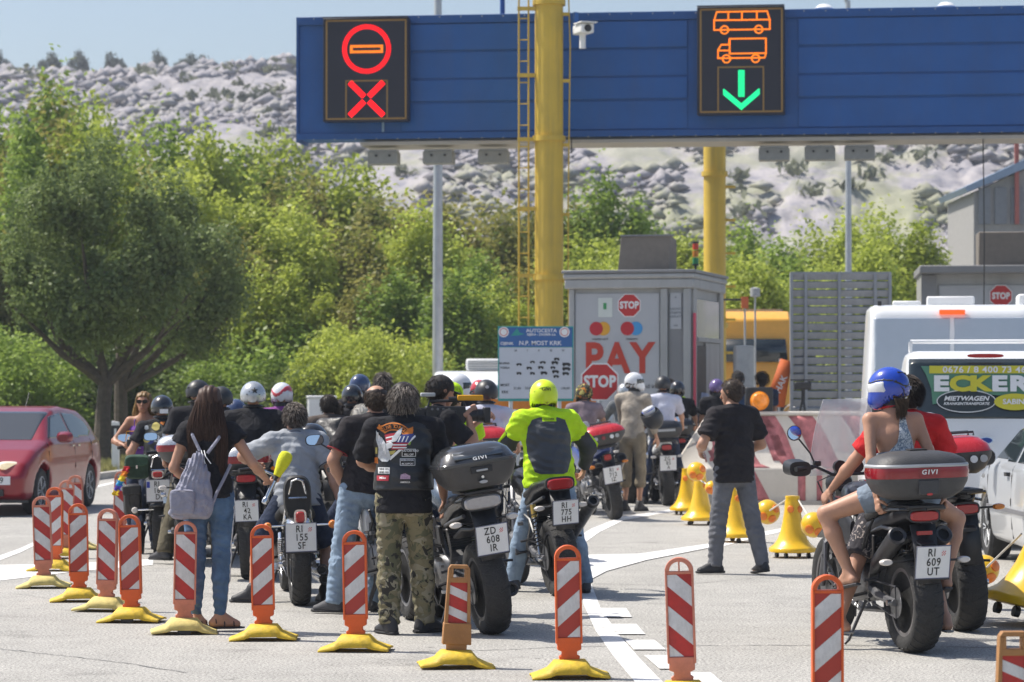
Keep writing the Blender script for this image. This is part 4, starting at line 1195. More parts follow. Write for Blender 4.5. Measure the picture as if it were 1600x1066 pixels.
def delineator(x, y, kind, label, rz=0, lean=0, ry=0):
    loc = G(x, y)
    t = thing('delineator_post', label, 'traffic delineator', loc, rz, 'striped delineator posts in a row', ry=ry)
    up = 1 if kind in 'oO' else -1
    frm = {'o': ORG, 's': SAL, 'w': SAL, 'b': BRN}[kind]
    yel = BASEP if kind in 's' else BASEY
    rr_ = random.Random(int(x))
    sec = [(-.225, .012), (-.20, .02), (-.12, .055), (-.085, .098), (.085, .098), (.12, .055), (.20, .02), (.225, .012)]
    def foot(u, v):
        n = len(sec) - 1; q = min(int(u * n), n - 1); f = u * n - q
        xx = sec[q][0] + (sec[q + 1][0] - sec[q][0]) * f; h = sec[q][1] + (sec[q + 1][1] - sec[q][1]) * f
        yy = -.16 + .30 * v
        e = math.sin(PI * min(1, max(0, v))) ** .35 if 0 < v < 1 else 0
        return (xx + rr_.uniform(-.003, .003), yy, max(.004, h * (.30 + .70 * e)))
    b = MB().grid(foot, 14, 8)
    fo = b.build('foot', yel, t, angle=50); md = fo.modifiers.new('s', 'SOLIDIFY'); md.thickness = -.012
    if int(x) % 3 == 0: MB().bx(-.045, .045, -.163, -.150, .006, .045).build('foot_socket', RUB, fo)
    if kind == 'b':
        MB().bx(-.06, .06, -.04, .04, .09, .16).build('neck', BRN, t)
        b = MB().prism([(-.088, .14), (.088, .14), (.083, .27), (.078, .27), (-.078, .27), (-.083, .27)], -.045, .045); b.build('skirt', BRN, t, bev=.006)
        MB().prism([(-.080, .26), (.080, .26), (.066, .60), (.050, .62), (-.050, .62), (-.066, .60), (-.066, .60)][:6], -.03, .0).build('back', BRN, t, bev=.004) if False else None
        fr = MB()
        fr.prism([(-.080, .262), (-.058, .262), (-.050, .60), (-.066, .60)], -.032, .02); fr.prism([(.058, .262), (.080, .262), (.066, .60), (.050, .60)], -.032, .02)
        fr.prism([(-.066, .60), (.066, .60), (.050, .622), (-.050, .622)], -.032, .02); fr.prism([(-.052, .54), (.052, .54), (.053, .556), (-.053, .556)], -.032, .02) if False else None
        fr.prism([(-.056, .515), (.056, .515), (.054, .545), (-.054, .545)], -.032, .02); fr.prism([(-.035, .545), (-.053, .545), (-.050, .60), (-.035, .60)][::-1], -.032, .02); fr.prism([(.035, .545), (.053, .545), (.050, .60), (.035, .60)], -.032, .02)
        fr.build('frame', BRN, t, bev=.003)
        w, z0, z1 = .058, .262, .515; th, gap, slope = .052, .125, -.42
        a0 = .30
    else:
        nk = MB().prism([(-.055, .095), (.055, .095), (.062, .125), (.045, .135), (.045, .155), (.070, .165), (.070, .205), (-.070, .205), (-.070, .165), (-.045, .155), (-.045, .135), (-.062, .125)], -.028, .028)
        nk.build('neck', frm, t, bev=.004)
        fr = MB()
        fr.bx(-.078, -.066, -.028, .028, .20, .70); fr.bx(.066, .078, -.028, .028, .20, .70)
        fr.bx(-.066, .066, -.028, .028, .20, .235); fr.bx(-.066, .066, -.028, .028, .685, .70)
        pts = [(.070 * math.cos(PI * i / 14), -.0, .70 + .068 * math.sin(PI * i / 14)) for i in range(15)]
        o = []
        n = 15
        for i, p in enumerate(pts):
            c_ = V((0, 0, .70)); d = (V(p) - c_); 
            for q, yy in ((.078 / .07, -.028), (.078 / .07, .028), (.054 / .07, .028), (.054 / .07, -.028)): o.append((d.x * q, yy, .70 + d.z * q))
        fs = [(4 * i + j, 4 * i + (j + 1) % 4, 4 * (i + 1) + (j + 1) % 4, 4 * (i + 1) + j) for i in range(n - 1) for j in range(4)] + [(0, 1, 2, 3), tuple(range(4 * n - 4, 4 * n))]
        fr.add(o, fs)
        fr.build('frame', frm, t, bev=.003)
        w, z0, z1 = .066, .236, .684; slope = up * .86; th = .105; gap = .21; a0 = z0 - .16
        MB().bx(-.004, .004, -.02, .02, .70, .752).build('seam', frm, t) if kind == 'w' else None
    MB().bx(-w, w, -.018, .018, z0, z1).build('panel', STR if up < 0 else STRO, t)
    for i in range(5):
        a = a0 + gap * i + (.068 if kind != 'b' else .0)
        poly = clip_band(-w + .001, w - .001, z0 + .002, z1 - .002, a, slope, th)
        if len(poly) >= 3 and abs(sum(poly[k][0] * poly[(k + 1) % len(poly)][1] - poly[(k + 1) % len(poly)][0] * poly[k][1] for k in range(len(poly)))) > .0006:
            MB().prism(poly, -.0205, -.0182).build('stripe', STW, t, smooth=False)
    return t
DEL = [(70, 918, 's', 'faded striped post, the leftmost, with a worn dark lower edge on a pale foot'), (86, 892, 'o', 'orange post half hidden behind the leftmost faded post'), (101, 872, 'w', 'tall striped post standing in front of the red car front wheel'),
       (122, 858, 's', 'striped post in front of the red car rear door'), (125, 939, 'o', 'orange post on a dirty yellow foot, second in the near row from the left'), (167, 954, 's', 'faded post with pale foot, third in the near row'),
       (187, 846, 's', 'lone striped post beside the black saddlebag of the cruiser'), (207, 971, 'o', 'bright orange post fourth in the near row, before the woman'), (288, 989, 's', 'faded post partly hidden by the jeans of the woman'),
       (413, 999, 'o', 'bright orange post in front of the grey shirted rider'), (557, 1016, 'o', 'bright orange post in front of the light blue jeans'), (712, 1042, 'b', 'brown post with square handle in front of the large grey top case bike'),
       (890, 1058, 'o', 'bright orange post beside the curved white line'), (1067, 1093, 'w', 'faded red post right of the white blocks, cut by the frame bottom'), (1292, 1143, 'o', 'orange post in front of the front wheel of the couple bike'), (1581, 1205, 'b', 'brown post only just showing in the lower right corner')]
for i, (x, y, k, lab) in enumerate(DEL): delineator(x, y, k, lab, R([4, -6, 8, -3, 6, -8, 3, -5, 7, 2, -4, 6, 3, -5, 2, 4][i]), ry=R([-2, 0, 2, -2, -1, 1, 2, -1.5, 1, -1.2, -1, 2, -1, -1.8, 0, 0][i]))

ORL = mat('orange_reflector', (.80, .20, .01), .3, var=.15, vs=30, coat=.4)
def orl(parent, p, n, r):
    q = V(n).to_track_quat('Z', 'Y').to_matrix().to_4x4()
    b = MB().lathe([(r * 1.1, -.012), (r * 1.1, .004), (r * .9, .010), (0, .012)], n=16)
    o = b.build('reflector', ORL, parent); o.matrix_local = T(p) @ q
def bell(x, y, label, rz=0, s=1.0):
    t = thing('bell_barrier', label, 'traffic barrier', G(x, y), rz, 'yellow bell shaped barriers on castors', s=s)
    MB().lathe([(.222, .055), (.236, .06), (.238, .092), (.225, .105), (.185, .135), (.150, .185), (.122, .26), (.103, .34), (.088, .43), (.080, .50), (.078, .555), (.070, .59), (.074, .60), (.070, .615), (0, .62)], n=40).build('bell', YELL, t, angle=50)
    for a in (-2.2, -.9, .3): orl(t, (.088 * math.cos(a), .088 * math.sin(a), .485), (math.cos(a), math.sin(a), .18), .032)
    for i in range(4):
        a = PI / 4 + i * PI / 2
        w = MB().cyl((.17 * math.cos(a) - .014, .17 * math.sin(a), .026), (.17 * math.cos(a) + .014, .17 * math.sin(a), .026), .026, n=14)
        w.cyl((.17 * math.cos(a), .17 * math.sin(a), .03), (.17 * math.cos(a), .17 * math.sin(a), .058), .012)
        w.build('castor', BLACK, t)
    return t
def ball(x, y, d, label, p0, p1, r=.135):
    c = P(x, y, d)
    t = thing('link_ball', label, 'barrier link', c, 0, 'yellow link balls strung between the bells')
    MB().lathe([(r * math.sin(PI * i / 16), -r * math.cos(PI * i / 16)) for i in range(17)], n=28).build('sphere', YELL, t, angle=80)
    for n in ((-.45, -.75, -.35), (.15, -.85, -.55), (.72, -.62, .05), (-.1, -.95, .15)) if r > .13 else ((-.4, -.8, -.3), (.3, -.8, -.5), (.6, -.7, .3)):
        v = V(n).normalized(); orl(t, v * r, v, .040)
    for p in (p0, p1):
        if p is not None:
            e = V(p) - c; d_ = e.normalized(); MB().cyl(d_ * r * .97, e, .008, n=8).build('rod', mat('rod_white', (.62, .60, .55), .5), t)
b1 = bell(1238, 871, 'upright yellow bell in clear view right of the man in black', .3)
b2 = bell(1149, 847, 'yellow bell standing behind the legs of the man in black', .9)
b3 = bell(1094, 820, 'yellow bell left of the legs of the man in black, nearer of two', 1.4)
b4 = bell(1074, 804, 'yellow bell at the foot of the concrete barrier nose', .2)
b5 = bell(1606, 976, 'large tilted yellow bell at the right edge beside the white car', .5, 1.5)
b5.rotation_euler = (0, R(14), .2); b5.location.z += .03
top = lambda b, dx=0, dz=.585: b.location + V((dx, 0, dz))
ball(1199, 800, 29.5, 'yellow ball between the legs of the man in black and the upright bell', top(b1, -.05), top(b2), .13)
ball(1271, 820, 27.5, 'yellow ball between the upright bell and the couple bike', top(b1, .05), None, .125)
ball(1088, 737, 33.5, 'highest yellow ball leaning on the nearer left bell', top(b3), None, .115)
ball(1326, 842, 26.5, 'yellow ball half hidden behind the couple bike', None, None, .12)
ball(1537, 890, 21.8, 'yellow ball linked by a rod to the large bell at the right edge', top(b5, -.05, .62), None, .115)
ball(1112, 762, 32.5, 'yellow ball peeping beside the left bells', top(b3, 0, .55), None, .08)
t = thing('debris_block', 'tiny yellow block on the road beside the couple bike', 'block', G(1290, 898)); MB().bx(-.04, .04, -.04, .04, 0, .09).build('body', YELL, t, bev=.01)
CHR = mat('chrome', (.72, .73, .75), .16, 1.0, var=.06, vs=20)
STEEL = mat('engine_metal', (.20, .20, .205), .42, .8, var=.25, vs=30)
DARKM = mat('dark_metal', (.055, .055, .06), .42, .5, var=.25, vs=20)
BPLA = mat('bike_black', (.016, .016, .018), .28, var=.12, vs=10, coat=.3)
SEAT = mat('seat_vinyl', (.022, .021, .021), .55, var=.15, vs=10, bump=.15, bs=50)
TYRE = mat('tyre_rubber', (.030, .029, .028), .80, var=.35, vs=30, bump=.4, bs=90)
TAILR = mat('tail_red', (.42, .01, .012), .16, var=.1, vs=30, coat=.6)
TAILC = mat('tail_clear', (.42, .40, .40), .15, .2, var=.1, vs=30, coat=.6)
INDO = mat('indicator_orange', (.70, .20, .01), .25, var=.1, coat=.5)
INDC = mat('indicator_clear', (.62, .58, .54), .2, var=.1, coat=.5)
GOLD = mat('gold', (.62, .40, .10), .3, .8, var=.1)
CASE = mat('case_grey', (.050, .050, .052), .48, var=.12, vs=8, bump=.25, bs=110)
CASEG = mat('case_gloss', (.055, .058, .062), .16, .35, var=.1, vs=5, coat=.7)
REDG = mat('case_red_lens', (.26, .004, .012), .16, var=.1, vs=6, coat=.6)
REDT = mat('case_red_top', (.50, .02, .025), .25, var=.08, vs=6, coat=.6)
BAR = mat('frame_grey', (.16, .16, .17), .4, .6, var=.2, vs=20)
MIRR = mat('mirror_glass', (.80, .86, .92), .03, 1.0, var=0)
LEATH = mat('bag_leather', (.020, .020, .020), .38, var=.3, vs=12, bump=.4, bs=30)
SCREEN = mat('screen_clear', (.75, .78, .80), .06, 0, var=0, alpha=.42, spec=.8)
PRED = mat('plate_red', (.5, .05, .06), .5, var=0)
PLATE = mat('plate_white', (.72, .73, .74), .4, var=.04, vs=10)

def wheel(parent, y, R_, tw, front=False, spokes=10, hub=STEEL, rim=DARKM, disc=True, yaw=0, rimr=.19, wire=False):
    """tyre with a real tread section, rim, spokes, brake disc"""
    th = (R_ - rimr) * .5
    n = 9
    secs = []
    for i in range(n):
        a = -PI * .62 + PI * 1.24 * i / (n - 1)
        rr = R_ - th * 1.0 + th * math.cos(a * .80)
        secs.append((max(rimr, rr if abs(a) < PI * .55 else R_ - th * 1.55), tw / 2 * math.sin(a) if abs(a) < PI / 2 else tw / 2 * math.copysign(1, a) * (.92)))
    prof = [(rimr, -tw * .36)] + [(r, h) for r, h in secs] + [(rimr, tw * .36), (rimr - .012, tw * .3), (rimr - .012, -tw * .3), (rimr, -tw * .36)]
    ty = MB().lathe(prof, (0, 0, 0), 'X', 44)
    q = T((0, y, R_)) @ Rm(yaw, 'Z')
    w = link('wheel', MB().lathe([(.035, -.06), (.05, -.055), (.05, .055), (.035, .06)], (0, 0, 0), 'X', 16).mesh('hub'), parent)
    w.data.materials.append(hub); w.matrix_local = q
    ty.build('tyre', TYRE, w, angle=60)
    if not front:
        g_ = MB()
        for i in range(26):
            a = 2 * PI * i / 26
            for s in (-1, 1):
                pts = []
                for k_ in range(5):
                    u = .12 + .75 * k_ / 4; aa = a + s * .05 + u * .16
                    h = tw / 2 * math.sin(u * PI / 2); rr = (R_ - th + th * math.cos(u * PI / 2 * .80)) + .0015
                    pts.append((s * h, rr * math.sin(aa), rr * math.cos(aa)))
                g_.tube(pts, .0035, 4)
        g_.build('tread_groove', BLACK, w)['kind'] = 'stuff'
    MB().lathe([(rimr + .006, -tw * .34), (rimr + .012, -tw * .40), (rimr - .012, -tw * .40), (rimr - .022, -tw * .2), (rimr - .022, tw * .2), (rimr - .012, tw * .40), (rimr + .012, tw * .40), (rimr + .006, tw * .34)], (0, 0, 0), 'X', 44).build('rim', rim, w)
    sp = MB()
    if wire:
        for i in range(28):
            a = 2 * PI * i / 28; b_ = a + (.35 if i % 2 else -.35)
            sp.cyl(((.04 if i % 2 else -.04), .045 * math.cos(b_), .045 * math.sin(b_)), (0, (rimr - .02) * math.cos(a), (rimr - .02) * math.sin(a)), .0022, n=4)
    else:
        for i in range(spokes // 2):
            a = 2 * PI * i / (spokes // 2)
            for e in (-.13, .13):
                sp.tube([(0, .04 * math.cos(a + e * 2), .04 * math.sin(a + e * 2)), (0, (rimr - .015) * math.cos(a + e), (rimr - .015) * math.sin(a + e))], [.014, .009], 6)
    sp.build('spoke', CHR if wire else rim, w)['kind'] = 'stuff'
    if disc:
        for s in ((-1, 1) if front else (1,)):
            MB().lathe([(.07, s * tw * .5), (.13, s * tw * .5), (.13, s * tw * .5 + .004), (.07, s * tw * .5 + .004)], (0, 0, 0), 'X', 32).build('brake_disc', STEEL, w)
    return w

def plate(parent, lines, y, z, s=.20, tilt=18, eu=False, h=None, roll=0):
    h = h or s * .93
    p = link('number_plate', MB().bx(-s / 2, s / 2, -.004, .0, -h / 2, h / 2).mesh('plate'), parent, bev=.004)
    p.data.materials.append(PLATE)
    p.matrix_local = T((0, y, z)) @ Rm(tilt, 'X') @ Rm(roll, 'Y')
    fr = MB()
    for a in ((-s / 2, s / 2, h / 2 - .004, h / 2), (-s / 2, s / 2, -h / 2, -h / 2 + .005), (-s / 2, -s / 2 + .004, -h / 2, h / 2), (s / 2 - .004, s / 2, -h / 2, h / 2)): fr.bx(a[0], a[1], -.0055, -.0045, a[2], a[3])
    fr.build('plate_edge', mat('plate_edge', (.10, .11, .2), .5, var=0), p, smooth=False)
    n = len(lines)
    rows = [h * .29, 0, -h * .29] if n == 3 else [h * .2, -h * .2]
    for i, l in enumerate(lines):
        text('plate_text', l, h * .34, BLK, p, T((-.012 if i == 0 else .004, -.0062, rows[i])), .0006, h * .003, .82, sp=1.12)
    if eu: MB().bx(-s / 2 + .008, -s / 2 + .040, -.0066, -.0056, h * .14, h * .42).build('eu_field', mat('eu_blue', (.02, .05, .4), .5, var=0), p, smooth=False)
    else:
        for m_, k0 in ((PRED, 0), (WHT, 1)):
            b = MB()
            for a in range(4):
                for c in range(4):
                    if (a + c) % 2 == k0: b.bx(s * .24 + a * s * .028, s * .24 + (a + 1) * s * .028, -.0066, -.0056, h * .20 + c * h * .036, h * .20 + (c + 1) * h * .036)
            b.build('shield', m_, p, smooth=False)
    MB().bx(-s / 2 - .004, s / 2 + .004, .0005, .010, -h / 2 - .012, h / 2).build('plate_holder', BLACK, p)
    return p

def topcase(parent_t, w=.58, style='grey'):
    """built with its rear lower edge centre at the origin, forward +y"""
    t = parent_t
    hw = w / 2
    lo = lambda secs, ex=3.6: MB().loft(secs, 32, ex)
    rot = Rm(90, 'X')
    def vloft(levels, n=36, ex=3.4):
        """levels: (z, yc, half width, half depth)"""
        b = MB()
        for (z, yc, a, d) in levels:
            for i in range(n):
                q = 2 * PI * i / n; cc, ss = math.cos(q), math.sin(q)
                b.v.append((a * math.copysign(abs(cc) ** (2 / ex), cc), yc + d * math.copysign(abs(ss) ** (2 / ex), ss), z))
        for j in range(len(levels) - 1):
            for i in range(n): b.f.append((j * n + i, j * n + (i + 1) % n, (j + 1) * n + (i + 1) % n, (j + 1) * n + i))
        b.f += [tuple(range(n - 1, -1, -1)), tuple(range((len(levels) - 1) * n, len(levels) * n))]
        return b
    yc = .22
    if style == 'red':       # dark lid, silver line, full red lens band
        vloft([(0, yc, hw * .55, .14), (.012, yc, hw * .66, .17), (.05, yc, hw * .86, .195), (.11, yc, hw * .96, .212), (.135, yc, hw * .975, .216)]).build('shell', CASE, t, angle=50)
        vloft([(.1355, yc, hw * .978, .217), (.17, yc, hw * .995, .222), (.205, yc, hw * .98, .218)]).build('reflector_band', REDG, t)
        vloft([(.2055, yc, hw * .985, .220), (.215, yc, hw * .99, .222), (.226, yc, hw * .97, .217)]).build('trim', GREYM, t)
        vloft([(.2265, yc, hw * .955, .213), (.255, yc, hw * .90, .20), (.285, yc + .01, hw * .72, .165), (.303, yc + .02, hw * .45, .12), (.309, yc + .02, hw * .12, .04)]).build('lid', CASE, t, angle=60)
        MB().loft([(-.0035, .17, .07, .035), (.03, .17, .07, .035)], 20, 6).build('lock_field', mat('case_red_dark', (.22, .004, .012), .2, coat=.5), t)
        MB().bx(-.07, .07, .0, .03, .03, .13).build('lock_plate', CASE, t, bev=.01)
        MB().loft([(-.004, .036, .02, .008), (.02, .036, .02, .008)], 14, 2).build('button', REDT, t)
        text('case_logo', 'GIVI', .042, WHT, t, T((0, -.006, .175)), .001, .0008, 1.1, shear=.15, sp=1.3)
        MB().loft([(yc - .05, .31, .06, .006), (yc + .03, .315, .06, .005)], 14, 3).build('lid_recess', BLACK, t)
    elif style == 'grey':    # big trapezoid case with glossy ridged lid
        vloft([(0, yc, hw * .62, .15), (.01, yc, hw * .70, .17), (.06, yc, hw * .86, .20), (.15, yc, hw * .985, .222), (.165, yc, hw * 1.0, .226)], ex=4.5).build('shell', CASE, t, angle=50)
        vloft([(.166, yc, hw * 1.01, .23), (.186, yc, hw * 1.01, .23), (.192, yc, hw * .99, .225)], ex=4.5).build('rim_band', CASEG, t)
        vloft([(.193, yc, hw * .97, .22), (.25, yc + .015, hw * .86, .19), (.285, yc + .03, hw * .68, .15), (.297, yc + .03, hw * .5, .11)], ex=3.2).build('lid', CASEG, t, angle=50)
        MB().add([V(q) for q in ((-hw * .62, .015, .215), (hw * .62, .015, .215), (hw * .60, .07, .262), (-hw * .60, .07, .262))], [(0, 1, 2, 3)]).build('lid_panel', mat('case_gloss_light', (.13, .14, .15), .2, .5, coat=.6), t, solid=.004)
        MB().bx(-.075, .075, -.009, .01, .105, .150).build('latch', BLACK, t, bev=.004)
        MB().bx(-.04, .04, -.016, -.009, .118, .132).build('latch_lever', GREYM, t, bev=.003)
        MB().loft([(-.012, .045, .028, .011), (.02, .045, .028, .011)], 14, 2).build('badge', GREYM, t)
        MB().lathe([(0, -.0), (.010, .0), (.010, .01)], (0, -.006, .078), 'Y', 12).build('lock', CHR, t)
        text('case_logo', 'GIVI', .036, WHT, t, T((0, .003, .207)) @ Rm(-35, 'X'), .001, .0006, 1.2, sp=1.3)
    elif style == 'redtop':  # black body, rounded red lid
        vloft([(0, yc, hw * .60, .14), (.03, yc, hw * .78, .18), (.11, yc, hw * .98, .215), (.15, yc, hw * 1.0, .222)]).build('shell', CASE, t, angle=50)
        vloft([(.151, yc, hw * .99, .22), (.20, yc, hw * .90, .20), (.245, yc + .02, hw * .68, .16), (.262, yc + .02, hw * .4, .1)]).build('lid', REDT, t, angle=60)
        MB().tube([(-.12, .12, .26), (-.12, .12, .285), (.12, .12, .285), (.12, .12, .26)], .008, 8).build('rack', DARKM, t)
        MB().tube([(-.12, .26, .26), (-.12, .26, .285), (.12, .26, .285), (.12, .26, .26)], .008, 8).build('rack', DARKM, t)
        for xx, m_ in ((-.19, WHT), (-.13, GREYM), (-.03, mat('case_red_dark', (.22, .004, .012), .2)), (.08, WHT), (.15, GREYM)):
            MB().lathe([(0, -.008), (.026, -.008), (.026, .004)], (xx, -.0, .10), 'Y', 16).build('sticker', m_, t)
    elif style == 'silver':  # silver lid, red band
        vloft([(0, yc, hw * .55, .13), (.04, yc, hw * .78, .17), (.11, yc, hw * .95, .205)]).build('shell', CASE, t, angle=50)
        vloft([(.111, yc, hw * .96, .207), (.14, yc, hw * .99, .212), (.175, yc, hw * .97, .208)]).build('reflector_band', REDG, t)
        vloft([(.176, yc, hw * .97, .207), (.22, yc, hw * .90, .19), (.255, yc, hw * .72, .15), (.27, yc, hw * .4, .1)]).build('lid', mat('case_silver', (.55, .56, .58), .25, .6, coat=.5), t, angle=60)
    else:                     # plain black
        vloft([(0, yc, hw * .70, .16), (.03, yc, hw * .86, .19), (.11, yc, hw * .99, .215), (.15, yc, hw * 1.0, .22)]).build('shell', CASE, t, angle=50)
        vloft([(.151, yc, hw * .99, .217), (.20, yc, hw * .92, .20), (.24, yc + .01, hw * .75, .17), (.255, yc + .01, hw * .4, .1)]).build('lid', BPLA, t, angle=60)
        MB().bx(-hw * .5, hw * .5, -.006, .0, .10, .135).build('reflector_band', TAILR if style == 'blackred' else GREYM, t)

def engine(t, y0, y1, z0, z1, w, fins=True, m=STEEL):
    cy = (y0 + y1) / 2
    MB().loft([(y0, (z0 + z1) / 2 - .04, w * .32, .10), (y0 + .06, (z0 + z1) / 2 - .04, w * .45, .13), (cy, (z0 + z1) / 2 - .05, w * .5, .14), (y1 - .04, (z0 + z1) / 2 - .05, w * .40, .12), (y1, (z0 + z1) / 2 - .05, w * .25, .08)], 18, 3.2).build('crankcase', m, t, angle=40)
    for s in (-1, 1): MB().lathe([(0, s * (w * .56)), (.07, s * (w * .55)), (.095, s * w * .50), (.10, s * w * .40)], (0, cy, (z0 + z1) / 2 - .05), 'X', 20).build('clutch_cover', m, t)
    b = MB()
    for i in range(8): b.box((0, cy + .05, (z0 + z1) / 2 + .07 + i * .019), (w * .62, .20, .009))
    b.box((0, cy + .05, (z0 + z1) / 2 + .14), (w * .5, .15, .18))
    b.build('cylinder_block', DARKM if m is STEEL else STEEL, t)

def motorcycle(label, x, y, head, lean, o, loc=None):
    """x,y: photo pixel of the rear contact patch; head: degrees turned to the left; o: options"""
    g = o.get
    t = thing('motorcycle', label, 'motorcycle', loc if loc is not None else G(x, y), R(head), None)
    t.rotation_euler = (0, R(lean), R(head))
    body = g('body', BPLA); R_ = g('R', .32); tw = g('tw', .17); wb = g('wb', 1.46); Rf = g('Rf', .31)
    kind = g('kind', 'naked')
    steer = g('steer', 0)
    rim = g('rim', DARKM)
    wheel(t, 0, R_, tw, False, 10, STEEL, rim, wire=g('wire', False), rimr=g('rimr', R_ - .115))
    wheel(t, wb, Rf, g('twf', .12), True, 10, STEEL, rim, wire=g('wire', False), yaw=steer, rimr=Rf - .10)
    sh = g('sh', .82)       # seat height
    th = g('tail', .90)
    for s in (-1, 1):
        MB().tube([(s * (tw / 2 + .035), -.02, R_), (s * (tw / 2 + .045), .25, R_ + .03), (s * .10, .50, R_ + .07)], [.024, .028, .032], 8).build('swingarm', BAR, t)
        MB().cyl((s * (tw / 2 + .02), 0, R_), (s * (tw / 2 + .085), 0, R_), .020).build('axle_nut', CHR, t)
    MB().lathe([(.06, -tw / 2 - .016), (.098, -tw / 2 - .016), (.10, -tw / 2 - .022), (.06, -tw / 2 - .022)], (0, 0, R_), 'X', 26).build('sprocket', STEEL, t)
    MB().tube([(-tw / 2 - .02, 0, R_ + .1), (-tw / 2 - .02, .5, R_ + .12), (-tw / 2 - .02, .5, R_ - .02), (-tw / 2 - .02, 0, R_ - .1)], .008, 5, True).build('chain', DARKM, t)
    for s in (-1, 1):
        MB().tube([(s * .11, .48, .42), (s * .13, .62, sh - .14), (s * .10, 1.0, sh - .06), (s * .05, 1.16, .92)], .020, 8).build('frame_rail', g('frame', BAR), t)
        MB().tube([(s * .13, .62, sh - .14), (s * .12, .2, sh - .06), (s * .10, -.06, th - .10)], .014, 8).build('subframe', g('frame', BAR), t)
        MB().tube([(s * .05, 1.14, .86), (s * .12, .98, .45), (s * .14, .7, .30), (s * .12, .46, .34)], .018, 8).build('cradle', g('frame', BAR), t)
    engine(t, .46, .92, .28, .66, g('ew', .42), m=g('em', STEEL))
    rc_ = random.Random(int(x))
    for nm_, mm_, k_ in (('engine_fitting', CHR, 16), ('engine_hose', BLACK, 14), ('engine_bracket', STEEL, 14)):
        b = MB()
        for _ in range(k_):
            p = V((rc_.choice((-1, 1)) * rc_.uniform(.08, .23), rc_.uniform(.30, 1.02), rc_.uniform(.26, .74)))
            if nm_ == 'engine_hose':
                q = p + V((rc_.uniform(-.05, .05), rc_.uniform(-.25, .25), rc_.uniform(-.2, .25))); b.tube([p, p.lerp(q, .5) + V((rc_.uniform(-.04, .04), 0, rc_.uniform(-.04, .04))), q], rc_.uniform(.005, .011), 5)
            elif rc_.random() < .5: b.cyl(p, p + V((rc_.uniform(.02, .05) * (1 if p.x > 0 else -1), 0, 0)), rc_.uniform(.010, .03), n=8)
            else: b.box(p, (rc_.uniform(.02, .05), rc_.uniform(.02, .10), rc_.uniform(.015, .06)), (rc_.uniform(-.5, .5), 0, 0))
        b.build(nm_, mm_, t)
    for s in (-.09, -.03, .03, .09):
        MB().tube([(s, .93, .60), (s, 1.06, .50), (s, 1.02, .30), (s * .6, .85, .22), (.06, .6, .22)], .016, 6).build('header_pipe', CHR if kind == 'cruiser' else STEEL, t)
    fx = g('fx', .095); ang = g('rake', .30)
    top_ = V((0, wb - ang * 1.0, 1.02 if kind != 'cruiser' else .98)); bot = V((0, wb, Rf))
    fr = thing  # noqa
    for s in (-1, 1):
        a = bot + V((s * fx, 0, 0)); b_ = top_ + V((s * fx, 0, 0)); m_ = a.lerp(b_, .45)
        MB().cyl(a, m_, .027, .025).build('fork_slider', g('fork', BAR), t); MB().cyl(m_, b_, .020).build('fork_tube', g('forkt', CHR), t)
    MB().box(top_, (.24, .05, .03)).build('yoke', DARKM, t, bev=.008); MB().box(bot.lerp(top_, .78), (.24, .06, .03)).build('yoke', DARKM, t, bev=.008)
    MB().loft([(wb - .22, Rf * 2 + .02, .05, .012), (wb, Rf * 2 + .06, .065, .014), (wb + .2, Rf * 2 - .02, .05, .012)], 12, 2.5).build('front_mudguard', body, t)
    hz = g('hz', 1.06); hw = g('hw', .40); hy = g('hy', wb - .38)
    pts = [(-hw, hy - .14, hz), (-hw * .62, hy - .06, hz + .01), (-.12, hy + .02, hz - .05), (.12, hy + .02, hz - .05), (hw * .62, hy - .06, hz + .01), (hw, hy - .14, hz)]
    MB().tube(pts, .011, 8).build('handlebar', CHR if kind == 'cruiser' else DARKM, t)
    for s in (-1, 1):
        MB().tube([(s * hw * 1.02, hy - .15, hz), (s * hw * .70, hy - .08, hz + .008)], .018, 10).build('grip', BLACK, t)
        MB().tube([(s * hw * .95, hy - .07, hz - .012), (s * hw * .6, hy - .0, hz)], .007, 6).build('lever', STEEL, t)
        MB().box((s * hw * .58, hy - .035, hz + .03), (.05, .05, .035)).build('reservoir', BLACK, t, bev=.008)
        if g('guards'): MB().loft([(hy - .12, hz, .075, .05), (hy + .02, hz + .01, .08, .055), (hy + .05, hz + .01, .05, .03)], 16, 3).xf(T((s * hw * .92, 0, 0))).build('hand_guard', BLACK, t)
        mr = g('mir', 'round'); mx, my, mz = s * g('mx', .36), hy - .02, hz + g('mz', .22)
        if mr and not (g('nomir') == s):
            MB().tube([(s * hw * .6, hy - .04, hz + .01), (s * hw * .68, hy - .03, hz + .10), (mx * 1.0, my, mz)], .006, 6).build('mirror_stem', CHR if kind == 'cruiser' else BLACK, t)
            e = (.052, .052, 2) if mr == 'round' else (.072, .042, 3)
            MB().loft([(my - .004, mz, e[0], e[1]), (my + .02, mz, e[0] * .8, e[1] * .8), (my + .03, mz, e[0] * .4, e[1] * .4)], 20, e[2]).xf(T((mx, 0, 0))).build('mirror_shell', CHR if kind == 'cruiser' else BLACK, t)
            MB().loft([(-.010, 0, e[0] * .9, e[1] * .9), (-.006, 0, e[0] * .9, e[1] * .9)], 20, e[2]).xf(T((mx, my, mz)) @ Rm(-7, 'X')).build('mirror_glass', MIRR, t)
    MB().lathe([(.0, -.10), (.06, -.09), (.088, -.02), (.09, .04)], (0, hy + .22, hz - .12), 'Y', 20).build('headlamp', CHR if kind == 'cruiser' else BLACK, t)
    for s in ((-.06, .06) if kind != 'cruiser' else (0,)): MB().lathe([(.045, .0), (.045, .04), (0, .045)], (s, hy + .02, hz + .0), 'Y', 16).build('gauge', BLACK, t)
